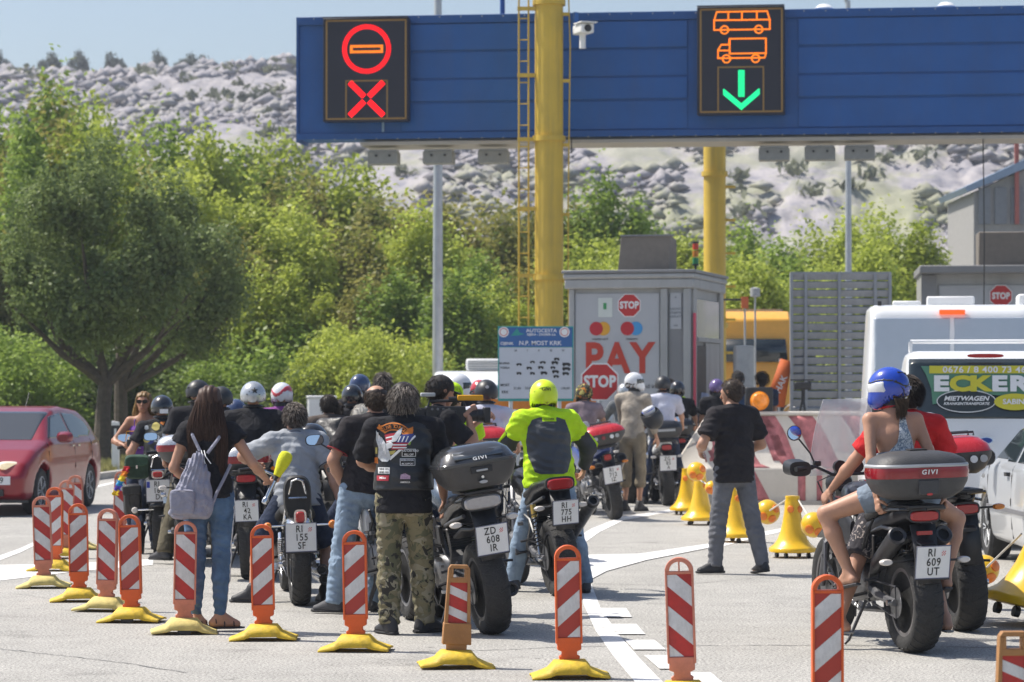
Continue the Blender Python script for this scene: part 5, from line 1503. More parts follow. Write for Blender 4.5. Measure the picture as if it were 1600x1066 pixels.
    tb = MB().loft([(hy - .10, sh + .10, .055, .05), (hy - .18, sh + .11, .135, .10), (hy - .32, sh + .09, .15, .125), (hy - .48, sh + .04, .115, .10), (hy - .58, sh - .0, .06, .05)] if kind != 'cruiser' else [(hy - .06, sh + .16, .05, .05), (hy - .14, sh + .17, .12, .09), (hy - .30, sh + .14, .14, .11), (hy - .48, sh + .08, .08, .06), (hy - .54, sh + .06, .04, .03)], 24, 2.6)
    tb.build('tank', g('tank', body), t, angle=60)
    MB().lathe([(0, .0), (.03, .0), (.03, .012), (0, .014)], (0, hy - .26, sh + .208), 'Z', 16).build('fuel_cap', CHR, t)
    for s in (-1, 1):
        if g('pan'): MB().loft([(hy - .50, sh - .12, .02, .08), (hy - .30, sh - .06, .03, .14), (hy - .12, sh - .02, .03, .13), (hy + .04, sh + .02, .01, .06)], 14, 3).xf(T((s * .17, 0, 0))).build('side_fairing', g('pan'), t)
        MB().tube([(s * .09, .50, .36), (s * .24, .47, .34)], .012, 6).build('footpeg', DARKM, t)
        if kind != 'cruiser': MB().tube([(s * .11, .30, .50), (s * .16, .20, .47), (s * .26, .19, .46)], .010, 6).build('rear_footpeg', DARKM, t)
        if g('shocks'):
            a, b_ = V((s * (tw / 2 + .06), .04, R_ + .03)), V((s * (tw / 2 + .05), .16, th - .16))
            MB().cyl(a, b_, .012).build('shock_rod', CHR, t)
            sp = []
            for i in range(81): q = i / 80; p = a.lerp(b_, .14 + .68 * q); sp.append((p.x + .024 * math.cos(q * 2 * PI * 9), p.y + .024 * math.sin(q * 2 * PI * 9), p.z))
            MB().tube(sp, .005, 5).build('shock_spring', g('springm', CHR), t)
            MB().cyl(a.lerp(b_, .72), a.lerp(b_, .98), .024).build('shock_body', g('shockm', CHR), t)
    if kind == 'cruiser':
        MB().loft([(.62, sh - .05, .08, .04), (.45, sh - .05, .17, .055), (.28, sh - .01, .16, .06), (.22, sh + .04, .13, .05), (.02, sh + .03, .12, .05), (-.08, sh + .02, .08, .04)], 22, 2.6).build('seat', SEAT, t, angle=60)
        fb = MB(); nseg = 18
        for i in range(nseg + 1):
            a = R(28 + 125 * i / nseg)
            for j in range(9):
                q = -1 + 2 * j / 8; rr = R_ + .035 + .025 * (1 - q * q) - .03 * abs(q) ** 4
                fb.v.append((q * (tw / 2 + .03), -math.cos(a) * rr * -1 * -1, R_ + math.sin(a) * rr))
        fb.f = [(i * 9 + j, i * 9 + j + 1, (i + 1) * 9 + j + 1, (i + 1) * 9 + j) for i in range(nseg) for j in range(8)]
        fb.build('rear_mudguard', g('fender', CHR), t, solid=.004)
    else:
        MB().loft([(hy - .52, sh - .02, .06, .035), (.62, sh - .01, .12, .045), (.42, sh, .15, .05), (.30, sh + .03, .14, .05), (.24, sh + .07, .13, .045), (.02, sh + .08, .11, .04), (-.06, sh + .08, .07, .03)], 22, 2.8).build('seat', SEAT, t, angle=60)
        MB().loft([(.45, sh - .08, .15, .06), (.20, th - .04, .13, .06), (-.05, th, .105, .045), (-.18, th + .02, .075, .03), (-.23, th + .025, .04, .015)], 22, 3.0).build('tail', g('tailm', body), t, angle=60)
        MB().loft([(.40, R_ * 2 + .02, .09, .02), (.10, R_ * 2 + .09, .10, .02), (-.15, R_ * 2 + .10, .09, .016), (-.30, g('pz', .68) + .10, .05, .012)], 14, 3).build('inner_mudguard', BLACK, t)
        MB().add([V(q) for q in ((-.085, -.20, th - .05), (.085, -.20, th - .05), (.075, -.30, g('pz', .68) - .14), (-.075, -.30, g('pz', .68) - .14))], [(0, 1, 2, 3)]).build('mudflap', BLACK, t, solid=.012)
    ly, lz, lw, lh = g('ly', -.245), g('lz', th + .0), g('lw', .085), g('lh', .035)
    MB().loft([(ly - .012, lz, lw * .9, lh * .8), (ly, lz, lw, lh), (ly + .05, lz, lw * .9, lh)], 22, 3.4).build('tail_light', g('tlm', TAILR), t)
    MB().loft([(ly + .002, lz + .002, lw + .012, lh + .012), (ly + .07, lz + .002, lw + .005, lh + .008)], 22, 3.4).build('tail_light_housing', BLACK if kind != 'cruiser' else CHR, t)
    if g('tl2'): MB().bx(-.05, .05, ly - .0, ly + .02, lz - .12, lz - .095).build('small_reflector', TAILR, t)
    iy, iz, ix = g('iy', -.20), g('iz', g('pz', .68) + .09), g('ix', .19)
    for s in (-1, 1):
        MB().tube([(s * .05, iy + .01, iz), (s * (ix - .03), iy, iz)], .008, 6).build('indicator_stem', CHR if kind == 'cruiser' else BLACK, t)
        sh_ = (.032, .032, 2) if kind == 'cruiser' else (.042, .021, 2.2)
        MB().loft([(iy - .03, iz, sh_[0] * .75, sh_[1] * .75), (iy - .018, iz, sh_[0], sh_[1]), (iy + .01, iz, sh_[0], sh_[1])], 16, sh_[2]).xf(T((s * ix, 0, 0))).build('indicator', g('indm', INDC), t)
        MB().loft([(iy + .010, iz, sh_[0] * 1.02, sh_[1] * 1.02), (iy + .04, iz, sh_[0] * .6, sh_[1] * .6)], 16, sh_[2]).xf(T((s * ix, 0, 0))).build('indicator_body', CHR if kind == 'cruiser' else BLACK, t)
    if g('plate'): plate(t, g('plate'), g('py', -.315), g('pz', .68), g('ps', .21), g('pt', 14), g('eu', False))
    for (tip, fro, r, m_) in g('pipes', [((.17, -.10, .36), (.13, .50, .26), .045, STEEL)]):
        tip, fro = V(tip), V(fro)
        MB().cyl(tip.lerp(fro, .02), tip.lerp(fro, .75), r, r * .92, 20).build('silencer', m_, t)
        MB().cyl(tip.lerp(fro, .75), fro, r * .9, r * .4, 16).build('silencer_cone', m_, t)
        q = (fro - tip).to_track_quat('Z', 'Y').to_matrix().to_4x4()
        o_ = MB().lathe([(r * .62, .03), (r * .62, -.004), (r * .9, -.010), (r * 1.03, -.002), (r * 1.03, .03)], n=20).build('silencer_tip', g('tipm', DARKM), t); o_.matrix_local = T(tip) @ q
        o_ = MB().lathe([(0, .012), (r * .6, .012)], n=16).build('silencer_bore', BLACK, t); o_.matrix_local = T(tip) @ q
    MB().tube([(-.12, .55, .30), (-.22, .62, .04), (-.25, .62, .015)], .011, 6).build('side_stand', DARKM, t)
    for s in (-1, 1):
        MB().tube([(s * .1, hy, hz - .04), (s * .18, hy + .16, hz - .10), (s * .09, hy + .12, hz - .34), (s * .10, wb - .1, .5)], .006, 5).build('brake_hose', BLACK, t)
        MB().tube([(s * .14, .48, .40), (s * .12, .40, .55), (s * .15, .30, sh - .12)], .009, 5).build('bracket', STEEL, t)
        MB().box((s * .155, .56, sh - .17), (.03, .20, .14), (0, 0, 0)).build('side_cover', g('cover', BLACK), t, bev=.012)
    if g('rack'):
        for s in (-1, 1): MB().tube([(s * .13, .22, sh + .08), (s * .19, .02, sh + .06), (s * .15, -.20, th + .05), (0, -.27, th + .05)], .011, 8).build('grab_rail', g('rackm', BPLA), t)
        MB().bx(-.12, .12, -.28, .10, th + .055, th + .075).build('case_plate', BLACK, t, bev=.005)
    if g('case'):
        c = bpy.data.objects.new('top_case', None); C.objects.link(c); c.parent = t; c.location = (0, g('cy', -.34), g('cz', th + .08))
        topcase(c, g('cw', .58), g('case'))
    if g('sissy'):
        for s in (-1, 1): MB().tube([(s * .115, .05, sh - .10), (s * .085, -.06, sh + .10), (s * .04, -.10, sh + .27), (0, -.10, sh + .285)], .010, 8).build('sissy_bar', CHR, t)
        MB().tube([(-.07, -.085, sh + .14), (.07, -.085, sh + .14)], .010, 8).build('sissy_bar', CHR, t)
        MB().loft([(-.085, sh + .15, .10, .15), (-.05, sh + .15, .11, .165), (-.03, sh + .15, .07, .12)], 24, 3).build('back_pad', SEAT, t)
    if g('screen'):
        w_, h_ = g('screen')
        b = MB().grid(lambda u, v: ((u - .5) * 2 * w_ * (1 - .35 * v * v) , hy + .22 + .05 * v - .10 * (2 * abs(u - .5)) ** 2 - .12 * v, hz - .06 + h_ * v), 14, 8)
        b.build('windscreen', SCREEN, t, solid=.004)
    if g('bags'):
        for s in (-1, 1):
            MB().loft([(-.22, .56, .07, .14), (-.19, .56, .09, .165), (.12, .56, .09, .165), (.15, .56, .06, .13)], 22, 4.5).xf(T((s * (tw / 2 + .19), 0, 0))).build('saddlebag', LEATH, t, angle=50)
            MB().bx(-.095, .095, -.235, -.20, .62, .72).xf(T((s * (tw / 2 + .19), 0, 0))).build('saddlebag_flap', LEATH, t, bev=.02)
            for q in (-.04, .04): MB().bx(q - .01, q + .01, -.245, -.236, .50, .66).xf(T((s * (tw / 2 + .19), 0, 0))).build('strap', BLACK, t)
    if g('crash'):
        for s in (-1, 1): MB().tube([(s * .12, .95, .75), (s * .27, .90, .66), (s * .29, .86, .46), (s * .2, .8, .34), (s * .1, .85, .32)], .012, 8).build('crash_bar', BAR, t)
    if g('panrack'):
        for s in (-1, 1):
            MB().tube([(s * .15, .20, th - .02), (s * .25, .15, th - .10), (s * .26, .12, .50), (s * .22, .30, .45)], .010, 7).build('pannier_rail', BLACK, t)
    return t
BIKE = {}
BIKE['ride'] = motorcycle('adventure motorcycle under the couple, black and red top case, plate RI 609 UT', 1428, 1019, 13, -1.5, dict(kind='adv', R=.325, tw=.19, wb=1.50, Rf=.34, twf=.12, rim=mat('rim_grey', (.20, .19, .19), .35, .6), sh=.86, tail=.88, plate=['RI', '609', 'UT'], pz=.60, py=-.36, ps=.23, lz=.885, lw=.095, lh=.034, ly=-.24, tl2=True, iz=.60, iy=-.22, ix=.26, guards=True,
    pipes=[((-.155, -.16, .76), (-.12, .40, .50), .060, DARKM), ((.155, -.16, .76), (.12, .40, .50), .060, DARKM)], rack=True, rackm=BPLA, case='red', cw=.645, cz=.99, cy=-.34, screen=(.25, .52), hz=1.16, hw=.43, mir='round', mx=.40, mz=.24, pan=DARKM, tank=mat('tank_dark', (.03, .035, .05), .3, coat=.5), panrack=False, crash=True, tailm=DARKM, nomir=1))
BIKE['zd'] = motorcycle('motorcycle with large grey top case and tilted plate ZD 608 IR beside the camouflage trousers', 772, 990, 15, -9, dict(kind='adv', R=.325, tw=.18, wb=1.46, sh=.86, tail=.94, plate=['ZD', '608', 'IR'], pz=.68, py=-.36, ps=.225, lz=.93, lw=.13, lh=.045, tlm=TAILC, iz=.80, iy=-.20, ix=.20, rack=True, case='grey', cw=.565, cz=1.03, cy=-.36,
    pipes=[((.14, -.12, .30), (.11, .5, .24), .052, STEEL)], body=BPLA, tank=mat('tank_blue_grey', (.07, .10, .14), .25, .3, coat=.6), pan=mat('fairing_silver', (.35, .36, .38), .3, .5, coat=.4), tl2=False, hz=1.12, nomir=-1, mir=None, rim=DARKM, tailm=BPLA))
BIKE['nk'] = motorcycle('black naked motorcycle with upswept silencer and plate RI 775 HH under the neon jacket rider', 878, 931, 14, -5, dict(kind='naked', R=.32, tw=.18, sh=.82, tail=.92, plate=['RI', '775', 'HH'], pz=.70, py=-.345, ps=.215, lz=.925, lw=.11, lh=.045, ix=.18, iz=.74,
    pipes=[((.27, -.22, .76), (.15, .42, .34), .052, STEEL)], shocks=True, springm=BLACK, shockm=GOLD, em=STEEL, hz=1.05, mir=None, rack=False))
BIKE['sf'] = motorcycle('chrome cruiser with plate RI 155 SF ridden by the man in grey polo', 470, 945, 8, -2, dict(kind='cruiser', R=.325, tw=.15, wb=1.58, Rf=.33, sh=.70, tail=.72, plate=['RI', '155', 'SF'], pz=.545, py=-.34, ps=.24, pt=6, lz=.70, lw=.036, lh=.045, ly=-.33, ix=.25, iz=.635, iy=-.28, indm=INDO, shocks=True, springm=CHR, sissy=True, wire=True, rim=CHR, rake=.5, hz=1.04, hw=.40, hy=.98,
    pipes=[((.17, -.20, .28), (.15, .55, .24), .042, CHR), ((.19, -.12, .20), (.15, .55, .2), .042, CHR)], mir=None, fork=CHR, frame=BPLA, tank=BPLA))
BIKE['wh'] = motorcycle('naked motorcycle with white fairing hidden behind the camouflage trousers', 650, 968, 16, -4, dict(kind='naked', R=.315, tw=.17, sh=.80, tail=.86, pz=.64, lz=.86, pan=WHITE, tank=mat('tank_silver_white', (.5, .52, .54), .3, .3, coat=.5), hz=1.10, hw=.37, mir='wide', mx=.44, mz=.23, rim=mat('rim_pale', (.35, .35, .36), .35, .6), nomir=1))
BIKE['ca'] = motorcycle('black touring cruiser with leather saddlebags and plate RI 160 behind the delineator posts', 252, 866, 6, -2, dict(kind='cruiser', R=.32, tw=.15, wb=1.6, sh=.72, tail=.74, plate=['RI', '160', 'DI'], eu=True, pz=.66, py=-.33, ps=.24, pt=5, lz=.82, lw=.05, lh=.03, ly=-.31, ix=.24, iz=.47, iy=-.28, bags=True, sissy=True, rim=CHR, rake=.5, hz=1.08, hw=.42, hy=1.0, mir='wide', mz=.10, pipes=[((.17, -.20, .28), (.15, .55, .24), .042, CHR)], fender=BPLA, frame=BPLA, fork=CHR))
BIKE['cb'] = motorcycle('motorcycle with silver and red top case between the cruiser and the woman with the microphone', 292, 882, 4, -2, dict(kind='adv', R=.32, tw=.16, sh=.80, tail=.88, pz=.66, case='silver', cw=.50, cz=.98, cy=-.30, rack=True, mir='wide', mz=.16, plate=None, pipes=[((.2, -.1, .35), (.15, .5, .28), .05, CHR)]))
BIKE['cc'] = motorcycle('dark motorcycle with red tail trunk and black covers under the star helmet rider', 392, 905, 3, -2, dict(kind='adv', R=.32, tw=.16, sh=.80, tail=.90, pz=.62, case='silver', cw=.46, cz=.92, cy=-.26, rack=True, mir='wide', mz=.12, plate=['RI', '42', 'KA'], indm=INDO, ix=.26, iz=.98, pipes=[((.2, -.1, .32), (.15, .5, .28), .05, CHR)], bags=True))
BIKE['re'] = motorcycle('blue and white trail motorcycle with red lidded top case and stickers', 962, 812, 10, -11, dict(kind='adv', R=.33, tw=.15, wb=1.52, Rf=.35, twf=.10, sh=.86, tail=.90, plate=['RI', '712', 'IZ'], pz=.60, py=-.36, ps=.24, lz=.82, lw=.05, lh=.04, tail_=1, ix=.22, iz=.73, indm=INDO, case='redtop', cw=.60, cz=.98, cy=-.36, rack=True, rackm=DARKM, pipes=[((.20, -.14, .78), (.15, .45, .46), .062, STEEL)], wire=True, pan=mat('trail_blue', (.02, .05, .22), .35, coat=.4), tank=mat('trail_blue', (0, 0, 0)), tailm=mat('trail_blue', (0, 0, 0)), screen=(.17, .25), mir=None))
BIKE['rw'] = motorcycle('motorcycle with black top case and white plate under the rider in white shirt', 1043, 790, 4, -3, dict(kind='adv', R=.32, tw=.16, sh=.82, tail=.88, plate=['ZG', '85', 'A'], pz=.62, py=-.33, ps=.24, lz=.84, lw=.07, lh=.04, case='black', cw=.50, cz=.97, cy=-.34, rack=True, body=WHITE, pipes=[((.2, -.1, .5), (.15, .5, .3), .05, STEEL)], mir='wide', mz=.15))
BIKE['rd'] = motorcycle('dark motorcycle with helmet and cylinder bag, between the trail bike and the white shirt rider', 1003, 778, 3, -3, dict(kind='naked', R=.32, tw=.16, sh=.82, tail=.88, pz=.62, lz=.84, tank=mat('tank_orange', (.5, .09, .03), .3, coat=.5), hz=1.12, mir='wide', mz=.14, screen=(.18, .25), indm=INDO))
BIKE['rk'] = motorcycle('big dark touring motorcycle with twin black boxes and blue mirror at the concrete barrier', 1086, 768, 2, -2, dict(kind='adv', R=.32, tw=.17, sh=.82, tail=.88, plate=['RI', '30', 'B'], pz=.60, lz=.84, case='black', cw=.62, cz=.98, cy=-.34, rack=True, bags=True, mir='wide', mx=.42, mz=.2, hz=1.12))
BIKE['rb'] = motorcycle('motorcycle with black and red rounded top case behind the large grey case', 765, 880, 4, -3, dict(kind='adv', R=.32, tw=.16, sh=.84, tail=.92, pz=.62, lz=.86, case='redtop', cw=.56, cz=1.06, cy=-.34, rack=True, mir=None))
BIKE['rr'] = motorcycle('second motorcycle just beyond the couple, red top case and broad rear tyre', 1508, 985, 6, -4, dict(kind='adv', R=.33, tw=.20, sh=.84, tail=.92, pz=.62, lz=.86, ix=.24, indm=INDO, iz=.86, case='redtop', cw=.50, cz=1.10, cy=-.24, rack=True, pipes=[((.03, -.20, .96), (.10, .45, .5), .05, DARKM)], mir=None))
BIKE['ra'] = motorcycle('motorcycle mostly hidden between the trail bike and the neon jacket rider', 918, 802, 4, -3, dict(kind='naked', R=.32, tw=.16, sh=.82, tail=.9, pz=.62, lz=.86, plate=['RI', '55', 'L'], py=-.33, ps=.22, pipes=[((.2, -.1, .42), (.15, .5, .3), .055, CHR)], mir=None))
for i_, (x_, y_, a_, tk_, lb_) in enumerate(((345, 872, 5, (.3, .02, .03), 'dark motorcycle with red tank between the microphone woman and the star helmet'), (520, 862, 8, (.05, .06, .08), 'dark motorcycle behind the right arm of the grey polo man'), (612, 868, 9, (.03, .05, .12), 'blue black motorcycle behind the balding man'),
        (1064, 782, 3, (.04, .04, .05), 'motorcycle squeezed between the white shirt rider and the barrier'), (984, 786, 6, (.3, .3, .32), 'silver motorcycle behind the red lidded case'), (700, 852, 6, (.2, .02, .02), 'dark red motorcycle behind the cameraman'))):
    BIKE['x%d' % i_] = motorcycle(lb_, x_, y_, a_, -3, dict(kind='adv' if i_ % 2 else 'naked', sh=.82, tail=.9, tank=mat('tank_x%d' % i_, tk_, .3, coat=.5), mir='wide' if i_ % 2 else 'round', mx=.40, hz=1.10, indm=INDO if i_ % 2 else INDC, screen=(.18, .26) if i_ in (1, 4) else None, case='black' if i_ == 3 else None, cw=.45, cz=.98, rack=i_ == 3))
BIKE['rf'] = motorcycle('distant motorcycle with white rider helmet beside the barrier nose', 1028, 762, 0, 0, dict(kind='naked', sh=.82, tail=.88, mir='wide'))
def fabric(name, col, var=.10, rough=.85, bs=18, bump=.35, col2=None, sc=9, thr=(.45, .55), weave=True):
    if name in _m: return _m[name]
    m, N, L, b = nodes(name)
    if isinstance(col, str): col = hexc(col)
    tc = N.new('ShaderNodeTexCoord')
    nz = N.new('ShaderNodeTexNoise'); nz.inputs['Scale'].default_value = sc; nz.inputs['Detail'].default_value = 5; nz.inputs['Distortion'].default_value = .6
    L.new(tc.outputs['Object'], nz.inputs['Vector'])
    if col2 is None: c2 = tuple(x * (1 + 2.2 * var) + .004 for x in col); c1 = tuple(x * (1 - 2.2 * var) for x in col); pts = [(.3, c1), (.7, c2)]
    else:
        if isinstance(col2, str): col2 = hexc(col2)
        pts = [(thr[0], col), (thr[1], col2)]
    r = ramp(N, pts); L.new(nz.outputs[0], r.inputs[0]); L.new(r.outputs[0], b.inputs['Base Color'])
    b.inputs['Roughness'].default_value = rough
    b.inputs['Specular IOR Level'].default_value = .3
    n1 = N.new('ShaderNodeTexNoise'); n1.inputs['Scale'].default_value = bs; n1.inputs['Detail'].default_value = 3; n1.inputs['Distortion'].default_value = 1.0
    L.new(tc.outputs['Object'], n1.inputs['Vector'])
    n2 = N.new('ShaderNodeTexNoise'); n2.inputs['Scale'].default_value = 240; L.new(tc.outputs['Object'], n2.inputs['Vector'])
    mx = N.new('ShaderNodeMath'); mx.operation = 'MULTIPLY_ADD'; mx.inputs[1].default_value = .12; L.new(n2.outputs[0], mx.inputs[0]); L.new(n1.outputs[0], mx.inputs[2])
    bp = N.new('ShaderNodeBump'); bp.inputs['Strength'].default_value = bump; bp.inputs['Distance'].default_value = .03
    L.new(mx.outputs[0], bp.inputs['Height']); L.new(bp.outputs[0], b.inputs['Normal'])
    return m
def camo(name, cols, sc=7):
    if name in _m: return _m[name]
    m, N, L, b = nodes(name)
    tc = N.new('ShaderNodeTexCoord'); prev = None
    for i, (c, th, s_) in enumerate(cols):
        if prev is None:
            rg = N.new('ShaderNodeRGB'); rg.outputs[0].default_value = (*c, 1); prev = rg.outputs[0]; continue
        mp = N.new('ShaderNodeMapping'); mp.inputs['Location'].default_value = (i * 3.1, i * 1.7, i * 5.3); L.new(tc.outputs['Object'], mp.inputs[0])
        nz = N.new('ShaderNodeTexNoise'); nz.inputs['Scale'].default_value = sc * s_; nz.inputs['Detail'].default_value = 2.5; nz.inputs['Distortion'].default_value = 1.4
        L.new(mp.outputs[0], nz.inputs['Vector'])
        r = ramp(N, [(th, (0, 0, 0)), (th + .015, (1, 1, 1))]); L.new(nz.outputs[0], r.inputs[0])
        mx = N.new('ShaderNodeMixRGB'); L.new(r.outputs[0], mx.inputs[0]); L.new(prev, mx.inputs[1]); mx.inputs[2].default_value = (*c, 1); prev = mx.outputs[0]
    L.new(prev, b.inputs['Base Color']); b.inputs['Roughness'].default_value = .9
    n1 = N.new('ShaderNodeTexNoise'); n1.inputs['Scale'].default_value = 16; n1.inputs['Distortion'].default_value = 1; L.new(tc.outputs['Object'], n1.inputs['Vector'])
    bp = N.new('ShaderNodeBump'); bp.inputs['Strength'].default_value = .4; bp.inputs['Distance'].default_value = .03; L.new(n1.outputs[0], bp.inputs['Height']); L.new(bp.outputs[0], b.inputs['Normal'])
    return m
def skinmat(name, col):
    return mat(name, col, .48, var=.10, vs=9, bump=.06, bs=60, spec=.4)
SKIN = skinmat('skin', (.46, .25, .165)); SKT = skinmat('skin_tan', (.38, .19, .115)); SKP = skinmat('skin_light', (.52, .30, .21))
def hairmat(name, c1, c2):
    if name in _m: return _m[name]
    m, N, L, b = nodes(name)
    ge = N.new('ShaderNodeNewGeometry'); r = ramp(N, [(0, c1), (1, c2)]); L.new(ge.outputs['Random Per Island'], r.inputs[0]); L.new(r.outputs[0], b.inputs['Base Color'])
    b.inputs['Roughness'].default_value = .5; b.inputs['Specular IOR Level'].default_value = .3
    return m
H_BR = hairmat('hair_brown', (.022, .012, .009), (.085, .046, .032)); H_DK = hairmat('hair_dark', (.012, .009, .008), (.05, .035, .028))
H_GR = hairmat('hair_greying', (.018, .015, .014), (.34, .29, .25)); H_WH = hairmat('hair_white', (.35, .33, .30), (.60, .57, .52)); H_BL = hairmat('hair_blond', (.16, .09, .03), (.40, .26, .10))
H_SH = hairmat('hair_short_brown', (.035, .022, .014), (.10, .065, .042))
DENIM = fabric('denim_blue', (.085, .155, .265), .14, .9, 15, .5)
DENL = fabric('denim_light', (.24, .32, .42), .12, .9, 13, .5)
DEND = fabric('denim_dark', (.028, .040, .075), .14, .9, 15, .5)
GREYJ = fabric('grey_jeans', (.15, .155, .175), .08, .9, 12, .5)
BLKT = fabric('black_tshirt', (.014, .014, .018), .10, .9, 11, .7)
BLKB = fabric('charcoal_tshirt', (.022, .019, .022), .10, .9, 11, .7)
POLO = fabric('grey_polo', (.33, .35, .38), .06, .9, 10, .6)
OLIV = fabric('olive_trousers', (.11, .095, .062), .10, .9, 12, .6)
WHTS = fabric('white_shirt', (.55, .56, .66), .05, .9, 11, .5)
SHOE = mat('shoe_dark', (.03, .03, .034), .6, var=.2, vs=20)
SHOEG = mat('shoe_grey', (.07, .07, .075), .7, var=.25, vs=20)
SOLE = mat('sole', (.30, .29, .27), .8, var=.1)

def ik(a, c, l1, l2, pole):
    a, c, pole = V(a), V(c), V(pole)
    d = c - a; L_ = min(d.length, (l1 + l2) * .9985); u = d.normalized(); c = a + u * L_
    x = (l1 * l1 - l2 * l2 + L_ * L_) / (2 * L_); h = math.sqrt(max(0, l1 * l1 - x * x))
    w = pole - u * pole.dot(u); w = w.normalized() if w.length > 1e-5 else V((0, 1, 0))
    return a + u * x + w * h, c

def strands(name, roots, fn, m, parent, r0=.0016, n=3):
    """hair strands: fn(root) -> list of points; three sided tapering tubes"""
    vs = []; fs = []
    for rt_ in roots:
        pts = fn(rt_)
        k = len(pts)
        if k < 2: continue
        pts = np.array(pts)
        base = len(vs)
        d = pts[-1] - pts[0]; d = d / (np.linalg.norm(d) + 1e-9)
        u = np.cross(d, [.3, .9, .2]); u /= np.linalg.norm(u) + 1e-9; w = np.cross(d, u)
        for i, p in enumerate(pts):
            r = r0 * (1 - .75 * (i / (k - 1)) ** 1.5)
            for j in range(3):
                a = 2 * PI * j / 3; q = p + (u * math.cos(a) + w * math.sin(a)) * r
                vs.append(q)
        for i in range(k - 1):
            for j in range(3):
                fs.append((base + i * 3 + j, base + i * 3 + (j + 1) % 3, base + (i + 1) * 3 + (j + 1) % 3, base + (i + 1) * 3 + j))
    me = np_mesh(name, np.array(vs), np.array(fs)); me.materials.append(m)
    return link(name, me, parent)

def hand_mesh(wr, dirv, nrm, side, curl=.5, spread=1.0, s=1.0, hr=.0055):
    """palm, four unequal bent fingers and a thumb. dirv: towards the fingers, nrm: out of the palm"""
    d = V(dirv).normalized(); n = V(nrm); n = (n - d * n.dot(d)).normalized(); sd_v = d.cross(n) * side
    wr = V(wr)
    caps = [Cap(wr - d * .03, wr + d * .02, .024 * s, .027 * s, .72, sd_v), Cap(wr + d * .02, wr + d * .075 * s, .033 * s, .037 * s, .42, sd_v)]
    for i, (o, l) in enumerate(((-.030, .072), (-.010, .082), (.010, .078), (.028, .062))):
        b0 = wr + d * (.078 * s) + sd_v * o * s * spread
        a1, a2, a3 = curl * .9, curl * 2.0, curl * 2.9
        p1 = b0 + (d * math.cos(a1) + n * math.sin(a1)) * l * .45 * s
        p2 = p1 + (d * math.cos(a2) + n * math.sin(a2)) * l * .32 * s
        p3 = p2 + (d * math.cos(a3) + n * math.sin(a3)) * l * .25 * s
        caps += [Cap(b0 - d * .02, p1, .0095 * s, .0088 * s), Cap(p1, p2, .0088 * s, .008 * s), Cap(p2, p3, .008 * s, .0068 * s)]
    t0 = wr + d * .018 * s - sd_v * .024 * s
    t1 = t0 + (d * .55 - sd_v * .65 + n * (.35 + curl * .3)).normalized() * .040 * s
    t2 = t1 + (d * .85 - sd_v * .1 + n * (.3 + curl * .7)).normalized() * .032 * s
    caps += [Cap(t0, t1, .014 * s, .011 * s), Cap(t1, t2, .011 * s, .0085 * s)]
    lo, hi = bounds(caps, .012)
    return sdf_mesh('h', caps_fn(caps, 0, .006), lo, hi, hr, raw=True)

def rotz(v, a):
    return V((v[0] * math.cos(a) - v[1] * math.sin(a), v[0] * math.sin(a) + v[1] * math.cos(a), v[2]))

